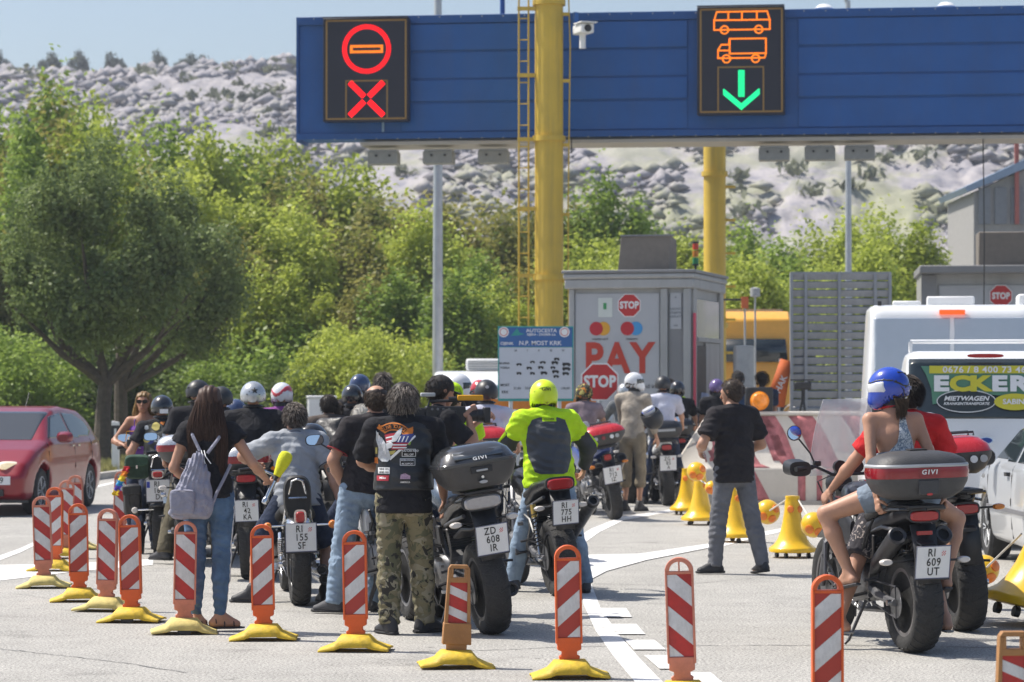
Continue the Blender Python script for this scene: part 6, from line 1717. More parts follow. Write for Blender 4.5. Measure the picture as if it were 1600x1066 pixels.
def person(label, loc, rz=0, o=None, name='person'):
    """local frame: x right, y forward, z up. o = pose, body and clothing"""
    g = (o or {}).get
    h = g('h', 1.75) / 1.75
    res = g('res', .016)
    t = thing(name, label, 'person', loc, rz)
    far = res > .0165
    if far: res *= 1.2
    if g('ry'): t.rotation_euler = (0, g('ry'), rz)
    skin = g('skin', SKIN)
    w = g('w', 1.0); belly = g('belly', 0); fem = g('fem', False)
    pel = V(g('pel', (0, 0, .94 * h)))
    lean = V(g('lean', (0, .03, 1))).normalized()        # spine direction
    yaw = R(g('yaw', 0))                                   # torso yaw
    lat = rotz(V((1, 0, 0)), yaw); fwd = rotz(V((0, 1, 0)), yaw)
    bend = V(g('bend', (0, 0, 0)))
    wai = pel + lean * .17 * h + fwd * -.01
    che = pel + lean * .38 * h + bend * .5
    nck = pel + lean * .545 * h + bend
    hd = V(g('head', (0, .03, .145))) * h
    hc = nck + rotz(hd, yaw)
    hyaw = R(g('hyaw', 0)) + yaw; hpit = R(g('hpit', 0)); hroll = R(g('hroll', 0))
    hm = T(hc) @ Matrix.Rotation(hyaw, 4, 'Z') @ Matrix.Rotation(hpit, 4, 'X') @ Matrix.Rotation(hroll, 4, 'Y')
    sw = g('sw', .165 if fem else .188) * h * (w ** .5)
    shl = {s: che + (nck - che) * .62 + lat * sw * s + fwd * g('shf', 0) for s in (-1, 1)}
    hip = {s: pel + lat * .095 * h * s for s in (-1, 1)}
    hand = {}; elb = {}; ank = {}; kne = {}
    for s, k in ((-1, 'L'), (1, 'R')):
        ht = g('hand' + k, None)
        ht = V(ht) if ht is not None else shl[s] + V((s * .07, .06, -.53 * h))
        pole = g('elb' + k, (s * .35, -1, -.2))
        elb[s], hand[s] = ik(shl[s], ht, .285 * h, .255 * h, pole)
        ft = g('foot' + k, None)
        ft = V(ft) if ft is not None else V((s * .11, -.01, .085))
        kne[s], ank[s] = ik(hip[s], ft, .435 * h, .43 * h, g('kne' + k, (s * .1, 1, .0)))
    f = .88 if fem else 1.0
    tor = [Cap(pel - lean * .02, wai, .150 * w * (1.06 if fem else 1), (.118 if fem else .140) * w + belly * .2, .74, lat, .76 + belly, grp='torso'),
           Cap(wai + fwd * belly * .2, che, (.118 if fem else .140) * w + belly * .3, .150 * w * f, .72 + belly * 1.2, lat, .70, grp='torso'),
           Cap(che, nck - lean * .055, .150 * w * f, .105 * w * f, .68, lat, .62, grp='torso'),
           Cap(shl[-1] + lean * .005, shl[1] + lean * .005, .058 * w * f, .058 * w * f, .95, lean, grp='torso')]
    if not fem: tor.append(Cap(nck - lean * .01, shl[-1] + lean * .02, .05, .045, 1, fwd, grp='torso')); tor.append(Cap(nck - lean * .01, shl[1] + lean * .02, .05, .045, 1, fwd, grp='torso'))
    neck = [Cap(nck - lean * .05, hc - V((0, 0, .03)) * h, .060 * (f if fem else 1) * w ** .5, .054 * f, .95, lat, grp='neck')]
    arm, leg = [], []
    aw = g('aw', 1.0) * (.86 if fem else 1)
    for s in (-1, 1):
        arm.append([Cap(shl[s], elb[s], .053 * aw, .039 * aw, grp='ua'), Cap(elb[s], elb[s].lerp(hand[s], .35), .038 * aw, .041 * aw, grp='fa'), Cap(elb[s].lerp(hand[s], .35), hand[s], .041 * aw, .026 * aw, .85, grp='fa')])
        lw = g('lw', 1.0)
        k_, a_, hp = kne[s], ank[s], hip[s]
        leg.append([Cap(hp, k_, .088 * lw, .055 * lw, grp='th'), Cap(k_, k_.lerp(a_, .32), .053 * lw, .056 * lw, grp='ca'), Cap(k_.lerp(a_, .32), a_, .056 * lw, .034 * lw, grp='ca')])
    td = {}
    feet = []
    for i, (s, k) in enumerate(((-1, 'L'), (1, 'R'))):
        v = V(g('toe' + k, (s * .2, 1, 0))).normalized(); td[s] = v
        a = ank[s]; hl = a + V((0, 0, -.045)) - v * .045
        feet.append([Cap(a, hl, .038, .032, 1), Cap(hl + V((0, 0, -.002)), a + v * .125 + V((0, 0, -.055)), .034, .033, .7, v.cross(V((0, 0, 1)))), Cap(a + v * .02, a + v * .11 + V((0, 0, -.048)), .036, .028, .9)])
    def hp_(x, y, z): return hm @ V((x * h, y * h, z * h))
    hlat = (hm.to_3x3() @ V((1, 0, 0)))
    hs = g('hs', 1.0)
    headc = [Cap(hp_(0, -.012, .012), hp_(0, -.005, .03), .078 * hs, .079 * hs, 1.18, hlat), Cap(hp_(0, .03, .0), hp_(0, .045, -.075), .066 * hs, .045 * hs, .9, hlat),
             Cap(hp_(0, .098, -.002), hp_(0, .110, -.030), .008, .0125), Cap(hp_(-.018, .088, -.058), hp_(.018, .088, -.058), .0085, .0085), Cap(hp_(-.03, .080, .022), hp_(.03, .080, .022), .012, .012),
             Cap(hp_(-.080 * hs, -.005, .0), hp_(-.084 * hs, -.012, .022), .010, .014, .6, (0, 1, 0)), Cap(hp_(.080 * hs, -.005, .0), hp_(.084 * hs, -.012, .022), .010, .014, .6, (0, 1, 0))]
    body_caps = tor + neck + arm[0] + arm[1] + leg[0] + leg[1] + feet[0] + feet[1]
    def body_fn(X, Y, Z):
        dt = None
        for c in tor + neck: e = c.ev(X, Y, Z, -.006); dt = e if dt is None else smin(dt, e, .05)
        for a_ in arm:
            for c in a_: dt = smin(dt, c.ev(X, Y, Z, 0), .022)
        dl = None
        for l_, ft_ in zip(leg, feet):
            q = None
            for c in l_ + ft_: e = c.ev(X, Y, Z, -.004 if c.grp else 0); q = e if q is None else smin(q, e, .02)
            dl = q if dl is None else smin(dl, q, .012)
        return smin(dt, dl, .03)
    lo, hi = bounds(body_caps, .03)
    v0, f0 = sdf_mesh('b', body_fn, lo, hi, res if g('skinfine') else max(res, .022), raw=True)
    lo, hi = bounds(headc, .02)
    v1, f1 = sdf_mesh('b', caps_fn(headc, 0, .014), lo, hi, g('hres', .013 if far else .0095), raw=True)
    VS, FS, n = [v0], [f0], len(v0)
    FS.append(f1 + n); VS.append(v1); n += len(v1)
    for s, k in ((-1, 'L'), (1, 'R')):
        if g('hands', 'LR').find(k) < 0: continue
        wd = (hand[s] - elb[s]).normalized(); hd_ = V(g('hdir' + k, tuple(wd))); hn = V(g('hn' + k, (-s, .15, -.1)))
        vv, ff = hand_mesh(hand[s] + wd * .012, hd_, hn, s, g('curl' + k, .28), 1, h * (.93 if fem else 1.02), .0078 if far else .0056)
        VS.append(vv); FS.append(ff + n); n += len(vv)
    me = np_mesh('body', np.concatenate(VS), np.concatenate(FS)); me.materials.append(skin)
    link('body', me, t)
    ph = g('seed', int(abs(loc[0]) * 37) % 50)
    def folds(amp, sc=1.0):
        def post(d, X, Y, Z):
            if amp <= 0: return d
            return d + amp * (np.sin(X * 31 * sc + Z * 40 * sc + ph + 2 * np.sin(Y * 17 + Z * 9)) * np.sin(Z * 52 * sc + 3 * np.sin(X * 12 + ph) + Y * 20) + .6 * np.sin(Z * 95 * sc + X * 30 + ph * 2 + Y * 40) * np.sin(X * 22 + ph))
        return post
    def garment(nm, groups, inf, m_, k=.03, amp=.003, cuts=(), r=res, sc=1, parent=t):
        allc = [c for g_ in groups for c in g_]
        lo, hi = bounds(allc, .04 + inf)
        post = folds(amp, sc)
        def fn(X, Y, Z):
            d = None
            for grp in groups:
                q = None
                for c in grp: e = c.ev(X, Y, Z, inf); q = e if q is None else smin(q, e, k)
                d = q if d is None else smin(d, q, .02)
            d = post(d, X, Y, Z)
            for (p, n_) in cuts:
                d = np.maximum(d, (X - p[0]) * n_[0] + (Y - p[1]) * n_[1] + (Z - p[2]) * n_[2])
            return d
        return sdf_mesh(nm, fn, lo, hi, r, m_, parent)
    tr = g('trousers')
    if tr:
        cut = g('tcut', 2.0)   # 2 = full length, 1 = knee
        gr = []
        fl = g('flare', .0)
        for s, l_ in ((-1, leg[0]), (1, leg[1])):
            k_, a_, hp = kne[s], ank[s], hip[s]
            q = [Cap(hp, k_, .093 * lw, .063 * lw + fl * .4)]
            if cut > 1:
                e = k_.lerp(a_, cut - 1) 
                q += [Cap(k_, k_.lerp(a_, .35), .062 * lw + fl * .3, .062 * lw + fl * .5), Cap(k_.lerp(a_, .35), e if cut < 2 else a_ + (a_ - k_).normalized() * .02, .062 * lw + fl * .5, .044 * lw + fl, cut=1)]
            else: q = [Cap(hp, hp.lerp(k_, cut), .095 * lw, .072 * lw + fl, cut=1)]
            gr.append(q)
        tc_ = [Cap(pel - lean * .02, pel + lean * .10, .150 * w * (1.06 if fem else 1), .138 * w + belly * .1, .76, lat, cut=1)]
        garment('trousers', [tc_] + gr, .010, tr, .03, g('tamp', .0035), sc=1.2)
    sl = g('sleeve', .62); sh = g('shirt')
    if sh:
        hem = g('hem', -.03); inf = g('sinf', .014)
        gr = [[Cap(c.a, c.b, c.ra, c.rb, c.fl, c.lat, c.flb) for c in tor]]
        gr[0].append(Cap(pel + lean * hem, pel + lean * .08, .158 * w, .150 * w, .78, lat, cut=2))
        nk = Cap(nck - lean * .06, nck - lean * .005 + rotz(hd, yaw) * .12, .070 * w ** .5, .060, .95, lat, cut=1)
        if not g('nocollar'): gr[0].append(nk)
        for s, i in ((-1, 0), (1, 1)):
            if sl <= 0: continue
            if sl <= 1: gr.append([Cap(shl[s] - lat * s * .01, shl[s].lerp(elb[s], sl), .060 * aw, .056 * aw + g('slf', .006), cut=1)])
            else: gr.append([Cap(shl[s], elb[s], .060 * aw, .050 * aw), Cap(elb[s], elb[s].lerp(hand[s], sl - 1), .050 * aw, .040 * aw + g('slf', .0), cut=1)])
        if g('strap'): gr[0] = gr[0][:3] + gr[0][-1:]
        so = garment('shirt', gr, inf, sh, .035, g('samp', .004), cuts=[(pel + lean * hem, -lean)] + ([(che + lean * .055, lean)] if g('strap') else []))
        if g('strap'):
            for s in (-1, 1): MB().tube([tuple(che + lat * s * .085 + fwd * .095 + lean * .04), tuple(che + lat * s * .09 + fwd * .075 + lean * .10), tuple(nck + lat * s * .085 - lean * .02), tuple(che + lat * s * .075 - fwd * .10 + lean * .04)], .006, 5).build('shoulder_strap', sh, so)
        if g('collar'):
            MB().tube([tuple(nck + rotz(V((.068 * math.cos(a), -.008 + .062 * math.sin(a), .012 - .012 * math.sin(a))), yaw)) for a in [i * PI / 8 for i in range(16)]], .013, 7, True).build('collar', g('collar'), so)
        for s in (-1, 1):
            if g('cuff') and 0 < sl <= 1:
                p = shl[s].lerp(elb[s], sl); dv = (elb[s] - shl[s]).normalized(); u = dv.orthogonal().normalized(); v_ = dv.cross(u)
                MB().tube([tuple(p + (u * math.cos(a) + v_ * math.sin(a)) * (.072 * aw + .004)) for a in [i * PI / 8 for i in range(16)]], .004, 5, True).build('sleeve_trim', g('cuff'), so)
    if g('vest'):
        gr = [[Cap(c.a, c.b, c.ra, c.rb, c.fl, c.lat, c.flb) for c in tor[:3]] + [Cap(shl[-1] + lat * .03, shl[1] - lat * .03, .05 * w, .05 * w, .95, lean)]]
        gr[0].append(Cap(pel + lean * g('vhem', .0), pel + lean * .1, .158 * w, .150 * w, .80, lat, cut=2))
        garment('vest', gr, .028, g('vest'), .04, .003, cuts=[(pel + lean * g('vhem', .0), -lean)])
    for i, (s, k) in enumerate(((-1, 'L'), (1, 'R'))):
        sm = g('shoe', SHOE)
        if not sm or (g('noshoe') == k): continue
        v = td[s]; a = ank[s]; up_ = V((0, 0, 1)); 
        hl = a + V((0, 0, -.050)) - v * .045
        sc_ = [Cap(a + up_ * (.03 if not g('boot') else .16), hl, .046, .040, 1), Cap(hl, a + v * .145 + V((0, 0, -.056)), .040, .040, .75, v.cross(up_)), Cap(a, a + v * .10 + V((0, 0, -.04)), .042, .034, .95)]
        if g('sandal'):
            if g('sandal') == 'flat':
                for q in (-.03, .03, .095): MB().tube([tuple(a + v * q + v.cross(up_) * x_ + V((0, 0, -.065 + .052 * (1 - (x_ / .046) ** 2) + (.02 if q < 0 else 0)))) for x_ in (-.046, -.03, 0, .03, .046)], .0045, 5).build('sandal_strap', sm, t)
            else: MB().tube([tuple(a + v * .09 + v.cross(up_) * x_ + V((0, 0, -.065 + .045 * (1 - (x_ / .05) ** 2)))) for x_ in (-.05, -.03, 0, .03, .05)], .014, 6).build('slipper_strap', sm, t)
            b_ = MB().loft([(-.095, 0, .02, .008), (-.08, 0, .035, .009), (0, 0, .037, .009), (.09, 0, .046, .009), (.15, 0, .038, .008), (.175, 0, .018, .006)], 16, 2.4)
            b_.xf(T(a + V((0, 0, -.078))) @ V((0, 1, 0)).rotation_difference(v).to_matrix().to_4x4()).build('sandal_sole', g('solem', SHOE), t)
            continue
        lo, hi = bounds(sc_, .02); zc = a.z - .082
        sdf_mesh('shoe', caps_fn(sc_, 0, .02, lambda d, X, Y, Z: np.maximum(d, zc + .012 - Z)), lo, hi, .014, sm, t)
        b_ = MB().loft([(-.092, 0, .02, .011), (-.075, 0, .038, .012), (0, 0, .038, .012), (.09, 0, .044, .012), (.165, .0, .036, .012), (.185, .002, .016, .010)], 18, 2.6)
        b_.xf(T(a + V((0, 0, -.072))) @ V((0, 1, 0)).rotation_difference(v).to_matrix().to_4x4()).build('shoe_sole', g('solem', RUB), t)
    hair = g('hair')
    hmr = hm @ Matrix.Scale(h * hs, 4)
    def scalp(n, front=.2, low=-.75, seed=1):
        r = np.random.default_rng(seed); out = []
        while len(out) < n:
            d = r.normal(size=3); d /= np.linalg.norm(d)
            if d[2] < low + max(0, d[1]) * 1.25 * (1 - 0) or (d[1] > front and d[2] < .45): continue
            out.append((d, r.random(3)))
        return out
    if hair in ('short', 'medium', 'curly', 'bald', 'crew'):
        ln = {'short': .022, 'medium': .045, 'curly': .052, 'bald': .012, 'crew': .010}[hair]
        r_ = np.random.default_rng(ph + 3)
        sc0 = hm @ V((0, -.010 * h, .020 * h))
        cp = [Cap(hp_(0, -.014, .014), hp_(0, -.008, .034), (.0825 + ln * .22) * hs, (.0835 + ln * .22) * hs, 1.18, hlat), Cap(hp_(0, -.055, -.02), hp_(0, -.045, -.055 - (.012 if hair in ('curly', 'medium') else 0)), .066 * hs, .048 * hs + ln * .2, .8, hlat)]
        lo, hi = bounds(cp, .02); zz = hm.inverted()
        zi = [list(zz[i]) for i in range(3)]
        def hcut(d, X, Y, Z):
            lx = zi[0][0] * X + zi[0][1] * Y + zi[0][2] * Z + zi[0][3]; ly = zi[1][0] * X + zi[1][1] * Y + zi[1][2] * Z + zi[1][3]; lz = zi[2][0] * X + zi[2][1] * Y + zi[2][2] * Z + zi[2][3]
            d = np.maximum(d, ly * .9 - lz * .55 - .022 * h)      # hairline: nothing on the face
            d = np.maximum(d, (.0 + ly * .9 + .0) - (lz + .052 * h) * 1.0 if hair not in ('curly', 'medium') else ly - .03 * h)
            if hair == 'bald': d = np.maximum(d, .0 - (np.sqrt(lx ** 2 + (ly + .012) ** 2 + (lz - .10 * h) ** 2) - .078 * h))
            return d + .0022 * np.sin(lx * 190 + 3 * np.sin(lz * 60)) * np.sin(ly * 160 + lz * 90)
        hm_o = sdf_mesh('hair', caps_fn(cp, 0, .02, hcut), lo, hi, .008, H_DK if g('hairm', H_DK) is not H_WH else H_WH, t)
        def grow(q):
            d, rr = q
            p = np.array([d[0] * .0870, -.012 + d[1] * .106, .022 + d[2] * .104]) * (1.03 + ln * .35)
            if hair == 'bald' and (d[2] > .35): return []
            L_ = (ln * .8 + .012) * (.6 + .8 * rr[0]); fl_ = np.array([(rr[1] - .5) * .9, -.55 + (rr[2] - .5) * .6, -.75])
            pts = [p * .985]
            dirr = d * .75 + fl_ * .5
            if hair == 'curly': dirr = d * .55 + np.array([(rr[1] - .5) * 1.2, -.2, -.8])
            for i in range(1, 5):
                dirr = dirr + np.array([0, -.05, -.32]) * i * .3
                if hair == 'curly': dirr = dirr + np.array([math.sin(rr[0] * 20 + i * 2.2), math.cos(rr[1] * 20 + i * 2.2), 0]) * .65
                u_ = dirr / np.linalg.norm(dirr); pts.append(pts[-1] + u_ * L_ / 4)
            return [tuple(hmr @ V(p_)) for p_ in pts]
        strands('hair_strands', scalp(g('hn', 900) if hair != 'crew' else 500, seed=ph + 1), grow, g('hairm', H_DK), hm_o, .0026 if hair != 'curly' else .0036)
    if hair == 'long':
        hl = g('hlen', .46)
        cp = [Cap(hp_(0, -.014, .014), hp_(0, -.010, .034), .088, .089, 1.14, hlat), Cap(hp_(0, -.05, .0), hp_(-.005, -.085, -hl * .5), .084, .095, .48, hlat), Cap(hp_(-.005, -.085, -hl * .5), hp_(-.01, -.095, -hl * .86), .095, .055, .34, hlat)]
        lo, hi = bounds(cp, .02); zz = hm.inverted(); zi = [list(zz[i]) for i in range(3)]
        def hcut2(d, X, Y, Z):
            lx = zi[0][0] * X + zi[0][1] * Y + zi[0][2] * Z + zi[0][3]; ly = zi[1][0] * X + zi[1][1] * Y + zi[1][2] * Z + zi[1][3]; lz = zi[2][0] * X + zi[2][1] * Y + zi[2][2] * Z + zi[2][3]
            face = np.maximum(ly * .9 - lz * .55 - .022 * h, -(lz + .2))
            d = np.maximum(d, ly * .9 - np.maximum(lz, -.06) * .55 - .03 * h)
            return d + .0035 * np.sin(lx * 150 + 2 * np.sin(lz * 14)) + .002 * np.sin(lx * 330 + lz * 20)
        hm_o = sdf_mesh('hair', caps_fn(cp, 0, .03, hcut2), lo, hi, .008, g('hairm', H_BR), t)
        def growl(q):
            d, rr = q
            p = np.array([d[0] * .085, -.014 + d[1] * .098, .022 + d[2] * .090])
            pts = [p]; L_ = hl * (.85 + .38 * rr[0]) ; x_t = d[0] * (.105 + .05 * rr[1]); y_t = -.085 - .055 * rr[2] if d[1] < .3 else -.02 - .05 * rr[2]
            for i in range(1, 12):
                q_ = i / 11; zz_ = p[2] - (L_ + p[2] * .8) * q_ ** 1.15 + .02 * math.sin(q_ * PI) * max(0, d[2])
                a = min(1, q_ * 2.2)
                pts.append(np.array([p[0] * (1 - a) + x_t * a * (1 - .28 * q_ ** 3) + .012 * math.sin(rr[1] * 9 + q_ * 9) * q_ + .01 * q_ * (rr[2] - .5) * 4, p[1] * (1 - a) + y_t * a + .02 * (q_ > .6) * (q_ - .6), zz_]))
            return [tuple(hmr @ V(p_)) for p_ in pts]
        strands('hair_strands', scalp(g('hn', 1500), front=.45, low=-.3, seed=ph + 1), growl, g('hairm', H_BR), hm_o, .0024)
    if g('helmet'): helmet_parts(t, hm, g('helmet'), h, 1.4 if far else 1.1)
    if g('cap'):
        cp = [Cap(hp_(0, -.014, .022), hp_(0, -.008, .045), .092, .090, 1.15, hlat)]
        lo, hi = bounds(cp, .02); zz = hm.inverted(); zi = [list(zz[i]) for i in range(3)]
        c_o = sdf_mesh('cap', caps_fn(cp, 0, 0, lambda d, X, Y, Z: np.maximum(d, .018 - (zi[2][0] * X + zi[2][1] * Y + zi[2][2] * Z + zi[2][3]))), lo, hi, .009, g('cap'), t)
        pk = MB().grid(lambda u, v: ((u - .5) * .15 * (1 - .25 * v * v), .085 + .075 * v * (1 - (2 * abs(u - .5)) ** 2 * .35), .030 - .02 * (2 * abs(u - .5)) ** 2 - .012 * v), 10, 6)
        pk.xf(hm); pk.build('cap_peak', g('cap'), c_o, solid=.004)
        MB().lathe([(0, .004), (.008, 0)], (0, 0, 0), 'Z', 10).xf(hm @ T((0, -.012, .137))).build('cap_button', g('cap'), c_o)
    if g('glasses'):
        b = MB()
        for s in (-1, 1): b.loft([(.096, .012, .029, .022), (.101, .012, .029, .022)], 14, 2.6); b.v[-28:] = [(x_ + s * .033, y_, z_) for x_, y_, z_ in b.v[-28:]]
        for s in (-1, 1): b.cyl((s * .062, .095, .018), (s * .078, .0, .016), .003, n=5)
        b.cyl((-.01, .10, .018), (.01, .10, .018), .003, n=5)
        b.xf(hmr).build('sunglasses', mat('sunglass', (.01, .01, .012), .1, var=0), t)
        MB().loft([(.0, .0, .020, .005), (.006, 0, .018, .004)], 12, 2).xf(hmr @ T((0, .0905, -.062))).build('lips', mat('lips', (.42, .12, .10), .4), t)
    t['_'] = 0
    del t['_']
    return dict(t=t, hm=hm, nck=nck, che=che, pel=pel, wai=wai, lat=lat, fwd=fwd, hand=hand, elb=elb, shl=shl, lean=lean, h=h, ank=ank, kne=kne)

def helmet_parts(t, hm, st, h=1.0, q=1.1):
    """st: dict(kind full/open/half, col, visor, art)"""
    k = st.get('kind', 'full'); s = .118 * st.get('s', 1) 
    def zf(X, Y, Z):
        zi = [list(hm.inverted()[i]) for i in range(3)]
        return [zi[i][0] * X + zi[i][1] * Y + zi[i][2] * Z + zi[i][3] for i in range(3)]
    c = hm @ V((0, .0, .018))
    lo = np.array(c) - .19; hi = np.array(c) + .19
    def shell(X, Y, Z):
        x, y, z = zf(X, Y, Z)
        q = np.sqrt((x / s) ** 2 + ((y + .0) / (s * 1.16)) ** 2 + ((z - .018) / (s * 1.12)) ** 2)
        d = (q - 1) * s
        if k == 'full':
            chin = (np.sqrt((x / (s * .85)) ** 2 + ((y - .035) / (s * 1.02)) ** 2 + ((z + .062) / (s * .62)) ** 2) - 1) * s * .6
            d = smin(d, chin, .04)
            d = smax(d, -(z + .125 + .12 * y * -.3), .02)
            d = np.maximum(d, -(.105 - np.abs(z + .0) * 0) + 0 * x - 9) if False else d
        elif k == 'open':
            d = smax(d, -(z + .085 - .10 * (y > 0.02) * 0 + .0), .02)
            d = np.maximum(d, np.minimum(y - .045, .055 - z))
        else:
            d = smax(d, -(z - .005 - .30 * 0 + .02 * 0 + .25 * y), .012)
        inn = (np.sqrt((x / (s * .86)) ** 2 + (y / (s * .98)) ** 2 + ((z + .04) / (s * 1.25)) ** 2) - 1) * s
        return np.maximum(d, -inn)
    o = bpy.data.objects.new('helmet', None); C.objects.link(o); o.parent = t
    sdf_mesh('shell', shell, lo, hi, .0085 * q, st['m'], o)
    if k in ('full',):
        def vis(X, Y, Z):
            x, y, z = zf(X, Y, Z)
            q = np.sqrt((x / (s * 1.018)) ** 2 + ((y) / (s * 1.16 * 1.03)) ** 2 + ((z - .018) / (s * 1.13)) ** 2)
            d = (q - 1) * s
            return np.maximum(np.maximum(d, -(y - .005)), np.abs(z - .012) - .048)
        sdf_mesh('visor', vis, lo, hi, .009 * q, st.get('visor', GLASS), o)
    if st.get('band'):      # coloured upper patch, proud of the shell
        z0, z1, bm_ = st['band']
        def bnd(X, Y, Z):
            x, y, z = zf(X, Y, Z)
            d = (np.sqrt((x / (s * 1.012)) ** 2 + (y / (s * 1.172)) ** 2 + ((z - .018) / (s * 1.132)) ** 2) - 1) * s
            d = np.maximum(d, np.abs(z - (z0 + z1) / 2 - .03 * np.sin(x * 30) - .25 * y) - (z1 - z0) / 2)
            return d
        sdf_mesh('graphic', bnd, lo, hi, .008 * q, bm_, o)
    zr = {'full': -.108, 'open': -.078, 'half': -.0}[k]
    rr_ = {'full': .62, 'open': .72, 'half': .99}[k]
    pts = []
    for i in range(28):
        a = 2 * PI * i / 28
        if k == 'open' and math.sin(a) > .45: pass
        pts.append(tuple(hm @ V((s * rr_ * 1.0 * math.cos(a), s * 1.14 * rr_ * math.sin(a) + (.0 if k != 'full' else .012), zr - (.25 * s * 1.16 * math.sin(a) if k == 'half' else 0)))))
    MB().tube(pts, .009, 6, True).build('helmet_rim', st.get('rim', BLACK), o)
    if k != 'half':
        MB().lathe([(s * .60, -.135 if k == 'full' else -.11), (s * .68, -.10 if k == 'full' else -.075), (s * .6, -.06)], (0, .0, 0), 'Z', 24).xf(hm).build('neck_roll', st.get('roll', BLACK), o)
    def onback(x, z, el=0):
        """point and frame on the back of the shell"""
        yy = -1.165 * s * math.sqrt(max(.02, 1 - (x / s) ** 2 - ((z - .018) / (s * 1.12)) ** 2))
        n = V((x / s ** 2, yy / (1.16 * s) ** 2, (z - .018) / (1.12 * s) ** 2)).normalized()
        q = (-n).to_track_quat('Y', 'Z').to_matrix().to_4x4()
        return hm @ T(V((x, yy, z)) + n * .002) @ q
    if st.get('star'):
        x, z, r = st['star']
        pts = [((r if i % 2 == 0 else r * .40) * math.sin(i * PI / 5), (r if i % 2 == 0 else r * .40) * math.cos(i * PI / 5)) for i in range(10)]
        b = MB(); b.v = [(0, 0, 0)] + [(p[0], 0, p[1]) for p in pts]; b.f = [(0, i + 1, (i + 1) % 10 + 1) for i in range(10)]
        b.xf(onback(x, z)).build('star', BLK, o, solid=.004)
    if st.get('text'):
        s_, x, z, size, m_ = st['text']
        text('helmet_text', s_, size, m_, o, onback(x, z) @ T((0, -.002, 0)), .0012, .001, 1.15)
    for (x, z, r, m_) in st.get('dots', ()):
        b = MB(); b.lathe([(r, -.002), (r, .003), (0, .003)], n=12); b.xf(onback(x, z) @ Rm(90, 'X')).build('helmet_sticker', m_, o)
    for (pts, r, m_) in st.get('lines', ()):
        P_ = []
        for (x, z) in pts:
            q = onback(x, z); P_.append(tuple(q.translation))
        MB().tube(P_, r, 5).build('helmet_line', m_, o)
    return o

HB = mat('helmet_black', (.014, .015, .018), .18, var=.06, vs=6, coat=.8)
HM = mat('helmet_matt_black', (.028, .029, .032), .42, var=.12, vs=12)
HS = mat('helmet_silver', (.48, .50, .52), .24, .45, var=.10, vs=12, coat=.6)
HN = mat('helmet_neon', (.68, .84, .015), .32, var=.04, vs=6, coat=.3)
HW = mat('helmet_white', (.70, .71, .73), .22, var=.05, vs=8, coat=.6)
HBL = mat('helmet_blue', (.012, .055, .42), .22, var=.15, vs=10, coat=.7)
HNV = mat('helmet_navy', (.03, .05, .12), .2, var=.08, coat=.7)
RED_ = mat('helmet_red', (.5, .02, .03), .25, coat=.5)
NEON = fabric('neon_yellow', (.52, .80, .012), .06, .75, 12, .5)
from mathutils.bvhtree import BVHTree
def bvh_of(o):
    me = o.data
    return BVHTree.FromPolygons([v.co for v in me.vertices], [tuple(p.vertices) for p in me.polygons])
def child(t, name):
    return [c for c in t.children if c.name.split('.')[0] == name][0]
def press(o, tree, dirv=(0, 1, 0), off=.003):
    """drape a flat mesh onto cloth along dirv"""
    d = V(dirv).normalized()
    me = o.data
    base = min((v.co.dot(d) for v in me.vertices), default=0)
    for v in me.vertices:
        p = v.co.copy(); k = p.dot(d) - base
        st = p - d * (p.dot(d)) - d * 2
        hit = tree.ray_cast(st, d)
        if hit[0] is not None: v.co = hit[0] - d * (off + .0015 - k * .3)
    return o
def patch(parent, tree, pts, m, name='patch', off=.003, dirv=(0, 1, 0)):
    """closed 2D outline (x,z) as a small subdivided patch"""
    bm = bmesh.new()
    vs = [bm.verts.new((p[0], 0, p[1])) for p in pts]
    f = bm.faces.new(vs)
    bmesh.ops.triangulate(bm, faces=[f])
    for _ in range(5):
        lg = [e for e in bm.edges if e.calc_length() > .016]
        if not lg: break
        bmesh.ops.subdivide_edges(bm, edges=lg, cuts=1)
        bmesh.ops.triangulate(bm, faces=bm.faces)
    bm.normal_update()
    for f in bm.faces:
        if f.normal.y > 0: f.normal_flip()
    me = bpy.data.meshes.new(name); bm.to_mesh(me); bm.free()
    me.materials.append(m)
    o = link(name, me, parent)
    return press(o, tree, dirv, off)
def rect(x, z, w, h, a=0):
    c, s = math.cos(a), math.sin(a)
    return [(x + c * p * w / 2 - s * q * h / 2, z + s * p * w / 2 + c * q * h / 2) for p, q in ((-1, -1), (1, -1), (1, 1), (-1, 1))]
def ptext(parent, tree, s, size, m, x, z, a=0, off=.005, sx=1, shear=0):
    o = text('patch_text', s, size, m, parent, T((x, 0, z)) @ Rm(-a, 'Y'), .0004, .0004, sx, shear=shear)
    return press(o, tree, (0, 1, 0), off)

def rider(b, label, o, dx=0, dy=0):
    bk = b if not isinstance(b, str) else BIKE[b]
    q = dict(h=1.78, pel=(0, .42, .94), lean=(0, .28, 1), handL=(-.36, .95, 1.08), handR=(.36, .95, 1.08), footL=(-.30, .50, .085), footR=(.30, .50, .085), elbL=(-1, -.5, -.5), elbR=(1, -.5, -.5), curlL=.8, curlR=.8, kneL=(-.4, 1, .3), kneR=(.4, 1, .3), head=(0, .05, .14), res=.018)
    q.update(o)
    loc = V((bk.location.x, bk.location.y, 0)) + Matrix.Rotation(bk.rotation_euler.z, 3, 'Z') @ V((dx, dy, 0))
    return person(label, loc, bk.rotation_euler.z, q)

